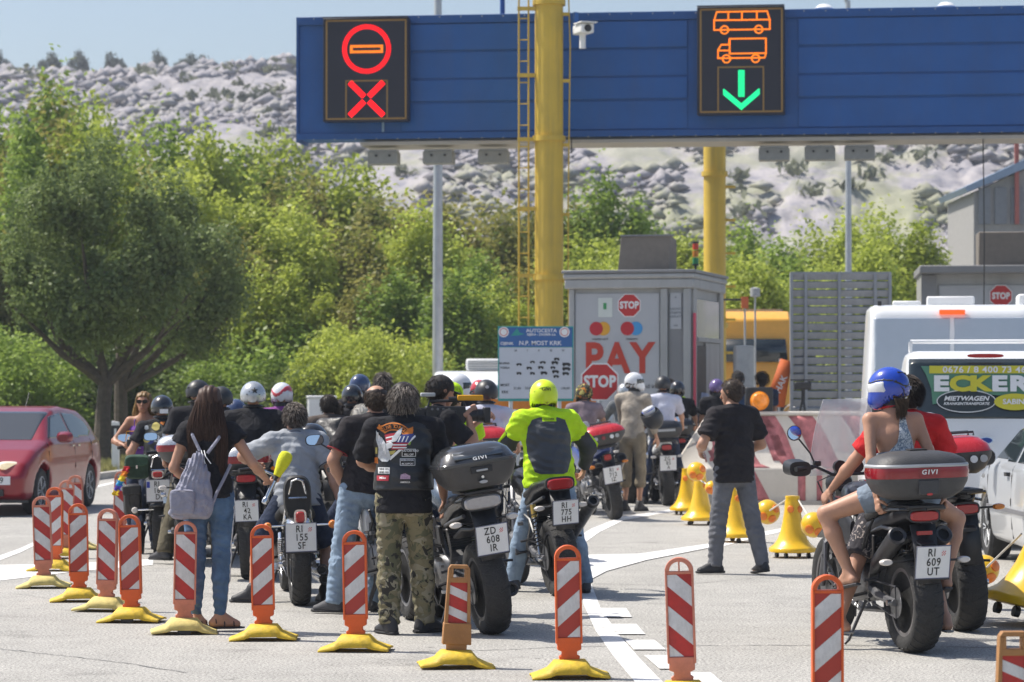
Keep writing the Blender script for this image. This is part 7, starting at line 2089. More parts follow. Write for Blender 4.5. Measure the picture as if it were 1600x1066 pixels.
W = person('woman with very long brown hair and grey backpack holding out a microphone', G(326, 985), R(-6), dict(h=1.68, fem=True, pel=(0, 0, .93), footL=(-.085, -.02, .085), footR=(.085, -.02, .085), toeL=(.25, 1, 0), toeR=(.95, .35, 0), sandal='flat', shoe=SHOE, skin=SKIN,
    shirt=BLKT, sleeve=.36, slf=.022, hem=-.01, trousers=DENIM, flare=-.014, tamp=.006, hair='long', hlen=.56, hairm=H_BR, hn=3000, handR=(.385, .20, 1.035), elbR=(.6, -.6, -.8), handL=(-.16, .20, 1.02), elbL=(-.6, -.6, -.7), curlR=.85, hdirR=(.8, .6, .2), hnR=(-.2, .3, 1), res=.014, lw=.92, w=1.0, skinfine=True))
mt = W['t']
s1 = bvh_of(child(mt, 'trousers'))
for q in (.0, .016):
    b = MB(); pts = []
    for i in range(24):
        z = .93 - i * .036; hit = s1.ray_cast(V((.6, .0 + q, z)), V((-1, 0, 0)))
        if hit[0] is not None and hit[0].x > 0.03: pts.append(hit[0] + V((.001, 0, 0)))
    if len(pts) > 2: MB().tube(pts, .0035, 4).build('side_stripe', WHT, child(mt, 'trousers'))
BP = fabric('backpack_grey', (.29, .29, .36), .06, .85, 14, .8)
bp = thing('backpack', 'light grey drawstring backpack with front pocket on the back of the woman', 'backpack', mt.matrix_basis @ V((0, 0, 0)), R(-6))
def bpf(X, Y, Z):
    x0 = -.035
    tz = np.clip((Z - .80) / .46, 0, 1)
    w_ = .155 * (1 - tz ** 1.7 * .80); d_ = .095 * (1 - tz ** 1.5 * .72)
    q = np.sqrt(((X - x0 + .05 * (1 - tz)) / w_) ** 2 + ((Y + .185) / d_) ** 2)
    d = (q - 1) * np.minimum(w_, d_)
    d = smax(d, np.abs(Z - 1.02) - .235, .06)
    fo = .006 * np.sin(X * 90 * (1 + tz * 2) + 3 * np.sin(Z * 14)) * (.25 + tz) + .004 * np.sin(Z * 60 + X * 30)
    return d + fo
sdf_mesh('sack', bpf, (-.28, -.33, .76), (.18, -.05, 1.30), .0095, BP, bp)
def pkf(X, Y, Z):
    q = np.maximum(np.maximum(np.abs(X + .125) - .085, np.abs(Y + .272) - .03), np.abs(Z - .905) - .085)
    r = np.sqrt(np.maximum(np.abs(X + .125) - .065, 0) ** 2 + np.maximum(np.abs(Y + .262) - .012, 0) ** 2 + np.maximum(np.abs(Z - .905) - .065, 0) ** 2) - .022
    return r + .002 * np.sin(X * 80 + Z * 50)
sdf_mesh('front_pocket', pkf, (-.24, -.32, .79), (-.01, -.20, 1.02), .008, BP, bp)
MB().tube([(-.19, -.287, .982), (-.12, -.298, .988), (-.05, -.290, .982)], .004, 5).build('pocket_zip', mat('zip_grey', (.2, .2, .25), .6), bp)
for p in ([(-.03, -.13, 1.25), (-.09, -.10, 1.36), (-.12, -.02, 1.415)], [(.02, -.13, 1.24), (.085, -.11, 1.33), (.12, -.02, 1.41)], [(.165, -.04, 1.16), (.13, -.10, 1.06), (.09, -.14, .97), (.06, -.16, .88)]):
    MB().tube(p, [.013] * len(p), 6).build('strap', BP, bp)
for q in (.0, .02): MB().tube([(-.02 + q, -.14, 1.26), (.0 + q, -.19, 1.22), (.02 + q * 2, -.20, 1.17)], .0035, 5).build('drawstring', WHT, bp)
hR = mt.matrix_basis @ W['hand'][1]
mic = thing('microphone', 'yellow foam microphone held out by the long haired woman', 'microphone', hR + V((.055, .02, .03)), 0, ry=R(24), rx=R(-14))
MB().lathe([(.0, .0), (.026, .01), (.034, .05), (.047, .11), (.050, .155), (.042, .185), (.02, .197), (0, .199)], n=24).build('foam', mat('foam_yellow', (.74, .76, .03), .9, var=.08, vs=30, bump=.5, bs=150), mic)
MB().cyl((0, 0, -.03), (0, 0, .012), .017).build('collar', BLACK, mic); MB().lathe([(.014, -.17), (.017, -.03)], n=14).build('handle', CHR, mic); MB().lathe([(0, -.21), (.02, -.205), (.024, -.18), (.018, -.165)], n=14).build('end_cap', CHR, mic)
CAMO = camo('camouflage', [((.20, .175, .10), 0, 1), ((.115, .115, .065), .52, 1), ((.27, .245, .17), .58, .9), ((.035, .032, .026), .60, 1.6)], 8)
LV = mat('vest_leather', (.020, .021, .023), .34, var=.3, vs=9, bump=.45, bs=14)
M1 = person('man with wavy greying hair in patched black leather vest and camouflage trousers', G(631, 990), R(4), dict(h=1.72, w=1.12, pel=(0, 0, .93), sw=.2, footL=(-.10, -.04, .085), footR=(.15, .08, .085), toeL=(-.5, 1, 0), toeR=(.9, .6, 0), shoe=SHOE, boot=True, shirt=BLKT, sleeve=.85, slf=.012, aw=1.12, hem=-.10, trousers=CAMO, flare=.014, lw=1.02, tamp=.007,
    vest=LV, vhem=.06, hair='curly', hairm=H_GR, hn=1500, handR=(.30, .28, .86), elbR=(1, -.5, -.3), handL=(-.12, .35, 1.1), elbL=(-1, -.2, -.4), hyaw=-12, res=.014, shf=.0, skinfine=True))
vt = child(M1['t'], 'vest'); tv = bvh_of(vt)
OR = mat('patch_orange', (.66, .20, .03), .8, var=0); PR = mat('patch_red', (.42, .03, .05), .8, var=0); PB = mat('patch_blue', (.05, .07, .25), .8, var=0); PG = mat('patch_grey', (.50, .52, .54), .8, var=.2, vs=60); PBK = mat('patch_black', (.012, .012, .012), .8, var=0); PY = mat('patch_gold', (.5, .42, .12), .8, var=0)
PX = lambda x: (x - 629) / 229.0; PZ = lambda y: CAMZ + (HOR - y) / 229.0
def pp(pts, m, name='patch', off=.003): return patch(vt, tv, [(PX(x), PZ(y)) for x, y in pts], m, name, off)
arc = lambda cx, cy, r, a0, a1, n=10: [(cx + r * math.cos(R(a0 + (a1 - a0) * i / n)), cy - r * math.sin(R(a0 + (a1 - a0) * i / n))) for i in range(n + 1)]
pp([(584, 668), (590, 661)] + arc(612, 693, 32.5, 128, 42) + [(644, 672), (638, 680)] + arc(612, 693, 20, 42, 132), OR, 'banner', .003)
pp(arc(612, 693, 30.5, 126, 44) + arc(612, 693, 22, 44, 126), PBK, 'banner_field', .005)
for i, ch in enumerate('LIVE TO RIDE'):
    a = R(124 - 80 * (i + .5) / 12); 
    if ch != ' ': ptext(vt, tv, ch, .034, OR, PX(612 + 26 * math.cos(a)), PZ(693 - 26 * math.sin(a)), math.degrees(a) - 90, .007, .9)
pp([(634, 671), (643, 667), (643, 676), (636, 690)], OR, 'banner_tail', .0035)
pp([(598, 680), (606, 678), (622, 676), (612, 688), (602, 697)], PR, 'flag_patch', .0045)
for (a, b_) in (((600, 684), (617, 680)), ((601, 690), (612, 687))): pp([a, b_, (b_[0], b_[1] + 2), (a[0], a[1] + 2)], WHT, 'flag_stripe', .006)
pp([(620, 680), (645, 678), (636, 692), (616, 692)], PB, 'flag_patch', .0045)
for i in range(3): pp([(622 + i * 6, 682), (624 + i * 6, 682), (620 + i * 6, 691), (618 + i * 6, 691)], WHT, 'flag_star_row', .006)
pp([(611, 692), (636, 692), (628, 703), (608, 703)], PR, 'flag_patch', .0045)
for y_ in (694.5, 699): pp([(611, y_), (633, y_), (632, y_ + 2), (610, y_ + 2)], WHT, 'flag_stripe', .006)
pp([(585, 673), (590, 682), (594, 684), (597, 690), (601, 696), (605, 706), (603, 712), (608, 716), (603, 722), (594, 722), (588, 716), (590, 708), (588, 698), (585, 688)], PG, 'eagle', .007)
pp([(626, 668), (624, 678), (616, 690), (608, 692), (610, 684), (618, 674)], PG, 'eagle_wing', .0075)
pp([(600, 694), (607, 690), (611, 694), (609, 700), (602, 702)], WHT, 'eagle_head', .009)
for i in range(5): pp([(587 + i * 2.5, 676 + i * 5), (588.2 + i * 2.5, 676 + i * 5), (590 + i * 2.5, 690 + i * 5), (588.8 + i * 2.5, 690 + i * 5)], WHT, 'eagle_feather', .009)
pp([(604, 706), (616, 704), (612, 710), (603, 712)], PY, 'gold_emblem', .005)
pp([(605, 716), (646, 680), (647, 683), (607, 720)], WHT, 'emblem_edge', .004)
pp([(632, 691), (636, 687), (640, 690), (638, 696), (634, 695)], mat('patch_green', (.25, .4, .05), .8, var=0), 'green_emblem', .004)
def framed(x0, x1, y0, y1, lines, fc=WHT, bc=PBK, tc_=WHT, sz=.02):
    pp([(x0, y1), (x1, y1), (x1, y0), (x0, y0)], fc, 'patch_border', .003); pp([(x0 + .8, y1 - .8), (x1 - .8, y1 - .8), (x1 - .8, y0 + .8), (x0 + .8, y0 + .8)], bc, 'patch_field', .0045)
    for i, l in enumerate(lines): ptext(vt, tv, l, sz, tc_, PX((x0 + x1) / 2), PZ(y0 + (y1 - y0) * (i + .5) / len(lines)), 0, .0065, .85)
framed(625, 647, 702, 714, ['IF YOU CAN READ', 'IT THE BITCH'][0:1] + ['FELL OFF'], sz=.019)
framed(622, 646, 717, 728, ['BORN SOCIAL', 'MC SUPPORT'], sz=.016)
framed(588, 606, 731, 741, ['RIDE ON', 'AND ON'], bc=WHT, tc_=PBK, sz=.018)
pp([(586, 752), (604, 752), (605, 743), (586, 744)], PR, 'patch', .003); ptext(vt, tv, 'Mike', .022, WHT, PX(595), PZ(747.5), 0, .005)
pp([(622, 749), (638, 749), (638, 744), (630, 740), (623, 742)], mat('patch_lilac', (.45, .30, .40), .8, var=.3, vs=80), 'patch', .003); ptext(vt, tv, 'AMERICA', .016, WHT, PX(630), PZ(754), 0, .004)
pp([(584, 700), (587, 700), (587, 710), (584, 710)], PY, 'patch', .003); pp([(583, 716), (588, 716), (588, 725), (583, 725)], OR, 'patch', .003)
MB().tube([tuple(V(tv.ray_cast(V((x, -2, 1.405 + .015 * math.cos(x * 9))), V((0, 1, 0)))[0] or V((x, -.2, 1.4))) - V((0, .002, 0))) for x in [(-.18 + .36 * i / 16) for i in range(17)]], .0035, 4).build('seam', BLACK, vt)
M2 = person('balding man in black polo with red sleeve trim and pale blue jeans', G(566, 958), R(8), dict(h=1.72, w=1.06, pel=(.02, 0, .93), lean=(.16, .03, 1), footL=(-.21, .0, .085), footR=(.10, .15, .085), toeL=(-.9, .45, 0), toeR=(.3, 1, 0), shoe=SHOEG, shirt=BLKB, sleeve=.72, cuff=mat('trim_red', (.35, .02, .03), .8, var=0), trousers=DENL, flare=.014, tamp=.006,
    hair='bald', hairm=H_SH, handL=(-.13, .06, .93), elbL=(-1, -.5, .0), handR=(.25, .15, .95), aw=1.12, res=.015, collar=BLKB, hyaw=10))
M3 = person('cameraman in black baseball cap with video camera on his shoulder', P(680, HOR, 21.4) * V((1, 1, 0)), R(-62), dict(h=1.78, pel=(0, 0, .96), shirt=BLKT, sleeve=.7, trousers=DEND, cap=mat('cap_black', (.022, .021, .022), .8, var=.1, bump=.3), hair='crew', hairm=H_DK, handR=(.21, .17, 1.49), elbR=(.1, -.6, -1), handL=(-.10, .42, 1.44), elbL=(-.6, .1, -1), curlR=1.1, curlL=.8, hdirR=(-.1, .9, .35), hnR=(-1, 0, .1), aw=1.05, res=.017, head=(-.03, .05, .14), hpit=-8))
vc = thing('video_camera', 'black shoulder video camera with yellow microphone foam pointing right', 'video camera', P(692, 648, 21.30), R(-84), s=.84)
vb = MB().bx(-.06, .06, -.16, .20, -.075, .075); vb.build('camera_body', BLACK, vc, bev=.012)
MB().lathe([(.050, .20), (.052, .30), (.060, .31), (.060, .36), (.05, .36)], (0, 0, -.01), 'Y', 20).build('lens', BLACK, vc)
MB().bx(-.085, .085, .36, .42, -.075, .065).build('lens_hood', BLACK, vc, bev=.01)
MB().tube([(0, -.13, .07), (0, -.12, .12), (0, .18, .125), (0, .20, .07)], .014, 8).build('top_handle', BLACK, vc)
MB().bx(-.05, .05, -.20, -.07, .16, .195).build('viewfinder', GREYM, vc, bev=.008)
MB().cyl((.0, .05, .14), (.0, .12, .14), .02).build('mic_clamp', BLACK, vc)
MB().bx(-.022, .022, .13, .36, .125, .175).build('mic_foam', mat('mic_orange', (.75, .36, .015), .8, var=.05), vc, bev=.008)
for q in (.18, .23, .28): MB().bx(-.026, -.0225, q, q + .03, .14, .16).build('mic_logo', mat('mic_logo', (.25, .08, .01), .8, var=0), vc)
MB().bx(.055, .075, -.05, .12, -.05, .04).build('hand_strap', BLACK, vc, bev=.01)
MB().bx(-.06, .06, -.26, -.162, -.07, .06).build('battery', BLACK, vc, bev=.01)
for q in range(4): MB().cyl((.062, -.1 + q * .05, .05), (.068, -.1 + q * .05, .05), .012).build('dial', STEEL, vc)
JG = mat('jacket_panel', (.055, .060, .068), .48, var=.10, vs=6, bump=.2, bs=20)
M4 = rider('nk', 'rider in neon yellow jacket with dark back panel and neon helmet on the naked motorcycle', dict(h=1.76, w=1.22, pel=(0, .40, .93), lean=(-.04, .10, 1), shirt=NEON, sleeve=.50, aw=1.1, hem=-.06, sinf=.024, samp=.006, trousers=DENL, flare=.012, footR=(.27, .25, .085), footL=(-.26, .62, .085), toeR=(.2, 1, 0), handL=(-.34, .88, 1.03), handR=(.38, .70, 1.02), shoe=SHOEG, res=.015,
    helmet=dict(kind='full', m=HN, roll=mat('roll_dark', (.03, .04, .03), .9), text=('GIVI', -.012, .065, .036, BLK), lines=[([(-.10, .045), (-.05, .078), (.0, .086), (.07, .08)], .0025, mat('line_dull', (.3, .45, .02), .5, var=0))]), tcut=2, hroll=0))
jt = child(M4['t'], 'shirt'); tj = bvh_of(jt)
pz_ = lambda z: z
cx = M4['che'].x - .005
patch(jt, tj, [(cx - .14, 1.43), (cx - .08, 1.45), (cx + .08, 1.45), (cx + .14, 1.43), (cx + .195, 1.28), (cx + .185, 1.12), (cx + .14, 1.0), (cx + .10, .985), (cx - .095, .985), (cx - .135, 1.0), (cx - .175, 1.12), (cx - .19, 1.27), (cx - .175, 1.37)], JG, 'back_panel', .002)
patch(jt, tj, rect(cx, 1.435, .12, .035), NEON, 'collar_tab', .012); ptext(jt, tj, 'CLOVER', .022, BLK, cx, 1.435, 0, .015)
MB().tube([tuple((tj.ray_cast(V((cx + s_[0], -2, s_[1])), V((0, 1, 0)))[0] or V((cx, 0, 1.1))) - V((0, .002, 0))) for s_ in [(-.17, 1.02), (-.10, .925), (0, .915), (.10, .925), (.17, 1.02)]], .003, 4).build('seam', mat('seam_neon', (.25, .5, .02), .8), jt)
for s in (-1, 1):     # dark lower sleeves
    a, b_, c_ = M4['shl'][s], M4['elb'][s], M4['hand'][s]
    cp = [Cap(a.lerp(b_, .42), b_, .068, .060), Cap(b_, b_.lerp(c_, .9), .060, .046, cut=1)]
    lo, hi = bounds(cp, .03); sdf_mesh('sleeve', caps_fn(cp, .008, .03, lambda d, X, Y, Z: d + .004 * np.sin(Z * 70 + X * 40)), lo, hi, .014, fabric('jacket_grey', (.05, .052, .056), .1, .8), jt)
    MB().tube([tuple(a.lerp(b_, .5) + V((s * .078, -.01, 0))), tuple(b_ + V((s * .074, -.01, .03))), tuple(b_.lerp(c_, .3) + V((s * .060, -.01, 0)))], [.016, .012, .008], 6).build('sleeve_stripe', NEON, jt)
M5 = rider('sf', 'man with short dark greying hair in pale grey polo sitting on the chrome cruiser', dict(h=1.70, w=1.10, pel=(.0, .38, .80), lean=(-.02, .20, 1), shirt=POLO, sleeve=.72, collar=fabric('polo_collar', (.09, .10, .14), .1), cuff=mat('cuff_navy', (.05, .06, .1), .8), hem=-.06, samp=.006, trousers=DEND, tcut=.92, flare=.02, hair='short', hairm=H_GR, hn=1100, handL=(-.33, .80, 1.08), handR=(.34, .28, .76), elbR=(1, -.2, .0), elbL=(-1, -.2, -.2),
    footL=(-.36, .30, .085), footR=(.20, .15, .085), toeR=(-.2, 1, 0), toeL=(-1, .3, 0), shoe=SHOE, curlR=.3, res=.015, aw=1.08, head=(-.01, .03, .135), hyaw=12))
rider('rb', 'rider in black helmet and white shirt behind the large grey top case', dict(h=1.74, pel=(0, .40, .95), lean=(0, .15, 1), shirt=WHTS, sleeve=.8, trousers=DEND, helmet=dict(kind='open', m=HM, dots=[(.0, .075, .018, mat('sticker_grey', (.3, .3, .32), .5))]), res=.02, head=(0, .04, .14)))
t_ = thing('helmet', 'small red helmet peeping out left of the white shirt rider helmet', 'helmet', P(749, 612, 28.4), R(30)); helmet_parts(t_, T((0, 0, 0)), dict(kind='half', m=RED_, s=.75))
V3 = rider('ca', 'rider in black half helmet and denim vest covered with patches and badges', dict(h=1.72, w=1.1, pel=(0, .40, .80), lean=(0, .14, 1), shirt=BLKT, sleeve=.6, vest=fabric('vest_cut', (.10, .10, .09), .2, .9), vhem=-.02, trousers=DEND, boot=True, helmet=dict(kind='open', m=HB, s=1.0), handL=(-.34, .66, 1.02), elbL=(-.5, -.3, -1), footL=(-.22, .1, .085), footR=(.26, .4, .085), res=.018, aw=1.08, hyaw=8))
tx = child(V3['t'], 'vest'); tt = bvh_of(tx)
rp = random.Random(4)
pc = [OR, PY, WHT, PR, PG, PB, mat('patch_beige', (.42, .34, .22), .8, var=.3, vs=60), mat('patch_cream', (.55, .50, .38), .8, var=.3, vs=60)]
for i in range(34):
    x_, z_ = rp.uniform(-.18, .18), rp.uniform(.86, 1.34); r_ = rp.uniform(.018, .045)
    n_ = rp.choice([4, 5, 12, 12]); a_ = rp.random()
    patch(tx, tt, [(x_ + r_ * math.cos(a_ + 2 * PI * k / n_) * rp.uniform(.85, 1.1), z_ + r_ * math.sin(a_ + 2 * PI * k / n_)) for k in range(n_)], rp.choice(pc), 'patch', .003 + i * .0002)
MB().box((.03, -.128, 1.455), (.085, .006, .045)).build('helmet_sticker', WHT, V3['t'])
rider('cb', 'rider in matt black helmet with goggle strap and black shirt astride the silver case motorcycle', dict(h=1.78, w=1.15, pel=(0, .40, .93), lean=(.05, .1, 1), shirt=BLKT, sleeve=.7, trousers=OLIV, flare=.03, helmet=dict(kind='open', m=HM, lines=[([(-.11, .03), (-.05, .055), (.04, .055), (.11, .03)], .008, BLACK)]), footL=(-.28, .1, .085), footR=(.25, .4, .085), toeL=(-.8, .5, 0), handL=(-.30, .62, 1.0), elbL=(-.3, -.4, -1), aw=1.15, res=.018, hyaw=-25, hpit=-8), dx=.06)
rider('cc', 'rider in silver open helmet with black star and black T-shirt', dict(h=1.76, w=1.3, pel=(0, .40, .92), lean=(0, .14, 1), shirt=BLKT, sleeve=.7, trousers=DEND, helmet=dict(kind='open', m=HS, star=(.018, .065, .034), dots=[(-.05, .03, .006, BLK), (-.03, .055, .004, BLK), (.06, .03, .005, BLK)]), aw=1.2, res=.018, helm=1))
DENV = fabric('denim_vest', (.14, .15, .16), .15, .9)
PURP = fabric('purple_jacket', (.22, .05, .24), .1, .8)
def bg(label, x, top, d, o, face=0):
    """standing or seated figure whose head top reaches photo row 'top'"""
    zt_ = CAMZ + (HOR - top) * d / F
    q = dict(h=1.74, res=.021, hands='LR', hn=500, hres=.012, handL=(-.22, .30, 1.0), handR=(.22, .30, 1.0))
    q.update(o)
    full = .94 * q['h'] / 1.75 + (.545 + .145 + .13) * q['h'] / 1.75 + (.03 if q.get('helmet') else 0)
    dz = zt_ - full
    if dz < -.12 or q.get('sit'):
        q['pel'] = (0, 0, .94 * q['h'] / 1.75 + dz)
        for k, s in (('L', -1), ('R', 1)):
            q['foot' + k] = (s * .30, .25, .085); q['kne' + k] = (s * .6, 1, .3)
            if 'hand' + k not in o: q['hand' + k] = (s * .33, .5, 1.0)
    else: q['h'] = q['h'] * max(.9, min(1.12, zt_ / full)); q.setdefault('lean', (0, .03, 1))
    return person(label, ((x - 800) * d / F, d, 0), R(face), q)
P7 = bg('rider in purple jacket and white helmet with red pattern, wearing a grey backpack', 440, 596, 30, dict(shirt=PURP, sleeve=1.8, trousers=DEND, helmet=dict(kind='full', m=HW, band=(.05, .10, mat('graphic_red', (.55, .04, .06), .3, coat=.5)), roll=BLACK), sit=True))
b_ = thing('backpack', 'grey and black backpack worn by the rider in purple jacket', 'backpack', ((440 - 800) * 29.8 / F, 29.8, 0)); MB().loft([(-.22, 1.18, .12, .20), (-.14, 1.18, .17, .24), (.02, 1.18, .16, .24)], 24, 3).build('sack', fabric('pack_grey', (.12, .125, .135), .1), b_)
bg('rider in dark blue glossy helmet half hidden by the star helmet', 368, 622, 30.5, dict(shirt=BLKT, trousers=DEND, helmet=dict(kind='full', m=HNV), sit=True))
P9 = bg('person with short brown hair in pale denim vest with round orange badge', 522, 625, 30, dict(h=1.66, shirt=fabric('beige_denim', (.40, .38, .33), .1), sleeve=0, vest=fabric('beige_denim', (0, 0, 0)), hair='short', hairm=H_SH, trousers=DEND, sit=True))
t9 = bvh_of(child(P9['t'], 'vest')); zz_ = P9['che'].z + .04
for r_, m_, o_ in ((.05, OR, .003), (.036, WHT, .005), (.018, PR, .007)): patch(child(P9['t'], 'vest'), t9, [(.06 + r_ * math.cos(a * PI / 8), zz_ + r_ * math.sin(a * PI / 8)) for a in range(16)], m_, 'badge', o_)
bg('rider in black helmet behind the young person in the denim vest', 550, 599, 31, dict(shirt=BLKT, trousers=DEND, helmet=dict(kind='open', m=HB), sit=True))
bg('rider in navy helmet with raised reflective visor, highest head of the middle group', 562, 582, 33, dict(shirt=BLKT, trousers=DEND, helmet=dict(kind='full', m=HNV, visor=mat('visor_mirror', (.35, .42, .5), .1, .8)), hyaw=-30))
bg('man with grey hair whose head shows above the balding man', 598, 582, 31, dict(hair='medium', hairm=H_GR, shirt=BLKT, trousers=DEND))
P13 = bg('man with short white hair in black leather jacket raising a gloved hand', 566, 632, 25, dict(h=1.72, w=1.05, hair='short', hairm=H_WH, shirt=mat('jacket_leather', (.03, .028, .028), .45, bump=.4, bs=20), sleeve=1.8, trousers=DEND, handL=(-.12, .12, 1.40), elbL=(-1, -.3, -1), skin=SKP, sit=True, curlL=.9))
bg('rider in white and grey full face helmet behind the cameraman', 716, 581, 29, dict(shirt=BLKT, trousers=DEND, helmet=dict(kind='full', m=HW, band=(-.04, .01, HM)), hyaw=-70))
bg('person in neon yellow vest and neon cap behind the cameraman', 708, 598, 25, dict(shirt=NEON, sleeve=.6, trousers=DEND, cap=NEON, hair='crew', hairm=H_DK, hyaw=-30))
P2 = bg('blond woman with dark sunglasses and purple strap top facing the camera', 226, 611, 30, dict(h=1.66, fem=True, shirt=fabric('purple_top', (.16, .06, .30), .15), sleeve=0, nocollar=True, strap=True, hair='long', hlen=.30, hairm=H_BL, hn=900, trousers=DEND, glasses=True, skin=SKT, hs=1.0, handL=(.02, .25, 1.10), handR=(.14, .26, 1.08), elbL=(-1, -.3, -.5), elbR=(1, -.3, -.5), res=.016, hres=.008), 176)
rider('x0', 'rider in plain black helmet just left of the star helmet', dict(h=1.70, pel=(0, .40, .90), lean=(0, .16, 1), shirt=DEND, sleeve=1.8, trousers=DEND, helmet=dict(kind='open', m=HM), res=.021))
rider('x1', 'rider in dark shirt bending behind the grey polo man', dict(h=1.62, pel=(0, .40, .88), lean=(0, .25, 1), shirt=fabric('brown_shirt', (.09, .07, .06), .1), sleeve=.8, trousers=DEND, hair='short', hairm=H_DK, res=.021))
rider('x4', 'rider in grey jacket and silver helmet left of the beige jacket man', dict(h=1.76, pel=(0, .40, .93), lean=(0, .12, 1), shirt=fabric('grey_jacket2', (.12, .13, .14), .1), sleeve=1.8, trousers=DEND, helmet=dict(kind='full', m=HS), res=.022))
rider('x3', 'rider in black helmet and black shirt between the white shirt riders', dict(h=1.80, pel=(0, .40, .95), lean=(0, .10, 1), shirt=BLKT, sleeve=.8, trousers=DEND, helmet=dict(kind='full', m=HB), res=.022))
rider('ra', 'rider in multicoloured dark helmet near the price board', dict(h=1.72, pel=(0, .4, .93), lean=(0, .1, 1), shirt=fabric('mauve_shirt', (.22, .17, .19), .1), trousers=DEND, helmet=dict(kind='full', m=camo('helmet_camo', [((.03, .03, .02), 0, 1), ((.45, .40, .12), .55, 1), ((.5, .18, .02), .6, 1)], 14)), res=.022, hyaw=20))
bg('man in white helmet and beige jacket looking right in front of the PAY wall', 988, 579, 39, dict(shirt=fabric('beige_jacket', (.34, .30, .25), .1), sleeve=1.8, trousers=fabric('khaki', (.25, .21, .15), .1), tcut=1.1, helmet=dict(kind='full', m=HW, band=(-.03, .01, HM)), hyaw=-50), -30)
rider('rw', 'rider in dark helmet and white shirt beside the brick-red barrier lights', dict(h=1.86, pel=(0, .38, .99), lean=(-.02, .06, 1), shirt=WHTS, sleeve=.8, trousers=DEND, helmet=dict(kind='open', m=HM), res=.022))['t']['label'] = 'rider in dark helmet and white shirt on the white plate motorcycle near the barrier'
rider('rk', 'rider in glossy black helmet and lavender shirt nearest the barrier nose', dict(h=1.86, w=1.12, pel=(0, .38, 1.0), lean=(0, .06, 1), shirt=WHTS, sleeve=.8, trousers=DEND, helmet=dict(kind='open', m=HB), res=.022))
bg('person in neon yellow vest behind the white shirt rider', 1046, 592, 44, dict(shirt=NEON, sleeve=.6, trousers=DEND, hair='short', hairm=H_DK))
bg('dark haired person standing beside the neon vest near the booth', 1066, 584, 47, dict(shirt=fabric('maroon', (.2, .04, .05), .1), trousers=DEND, hair='short', hairm=H_DK))
bg('rider in purple and black helmet beside the booth door', 1120, 590, 43, dict(shirt=BLKT, trousers=DEND, helmet=dict(kind='full', m=mat('helmet_purple', (.12, .08, .22), .2, coat=.6))))
bg('person in dark cap and navy shirt behind the head of the man in black', 1153, 571, 45, dict(shirt=fabric('navy_shirt', (.03, .06, .12), .1), trousers=DEND, cap=mat('cap_black', (0, 0, 0)), hair='crew'))
bg('dark haired person standing behind the amber beacon', 1191, 577, 48, dict(shirt=DEND, trousers=DEND, hair='medium', hairm=H_DK))
t_ = thing('helmet', 'black helmet with white and blue rim hanging on the parked motorcycle', 'helmet', P(1019, 652, 37.5), R(20), ry=R(150)); helmet_parts(t_, T((0, 0, 0)), dict(kind='full', m=HM, rim=HBL, s=1.15, roll=HW))
t_ = thing('helmet', 'glossy black helmet hanging on the handlebar beside the grey polo shirt', 'helmet', P(487, 692, 23.5), R(-40)); helmet_parts(t_, T((0, 0, 0)), dict(kind='open', m=HB, s=1.1))
M6 = person('heavy-set man with cropped hair in black T-shirt and grey jeans walking alone', G(1147, 897), R(30), dict(h=1.76, w=1.15, belly=.03, pel=(0, 0, .95), footL=(-.13, .12, .085), footR=(.20, -.16, .10), toeL=(-1, .25, 0), toeR=(.1, 1, -.12), kneR=(.2, 1, .1), shoe=SHOE, shirt=BLKB, sleeve=.74, slf=.018, aw=1.12, hem=-.12, samp=.006, trousers=GREYJ, flare=.008, tamp=.006,
    hair='crew', hairm=H_SH, handL=(-.22, .22, 1.12), elbL=(-.8, -.8, -.4), handR=(.20, .24, 1.10), elbR=(.8, -.8, -.4), hyaw=26, hpit=-6, res=.015, skinfine=True))
REDS = fabric('red_shirt', (.55, .018, .022), .06, .85, 12, .5)
FLOR = camo('floral_shorts', [((.03, .028, .035), 0, 1), ((.30, .26, .24), .60, 1.6)], 16)
M7 = rider('ride', 'dark haired man in red T-shirt driving the adventure motorcycle', dict(h=1.80, pel=(.09, .58, .95), lean=(.20, .02, 1), shirt=REDS, sleeve=.75, aw=1.05, trousers=FLOR, tcut=.95, flare=.02, hair='short', hairm=H_DK, hn=1200, handL=(-.27, .86, 1.0), handR=(.40, .90, 1.12), footL=(-.44, .30, .085), footR=(.26, .02, .085), toeL=(-1, .5, 0), toeR=(.1, 1, 0), sandal='slide', shoe=mat('slipper_dark', (.03, .035, .05), .7), solem=SOLE, kneR=(.5, 1, .2), res=.016, elbL=(-.8, -.3, -1), skinfine=True))
LACE = camo('lace_top', [((.22, .27, .33), 0, 1), ((.62, .64, .66), .50, 2.0)], 26)
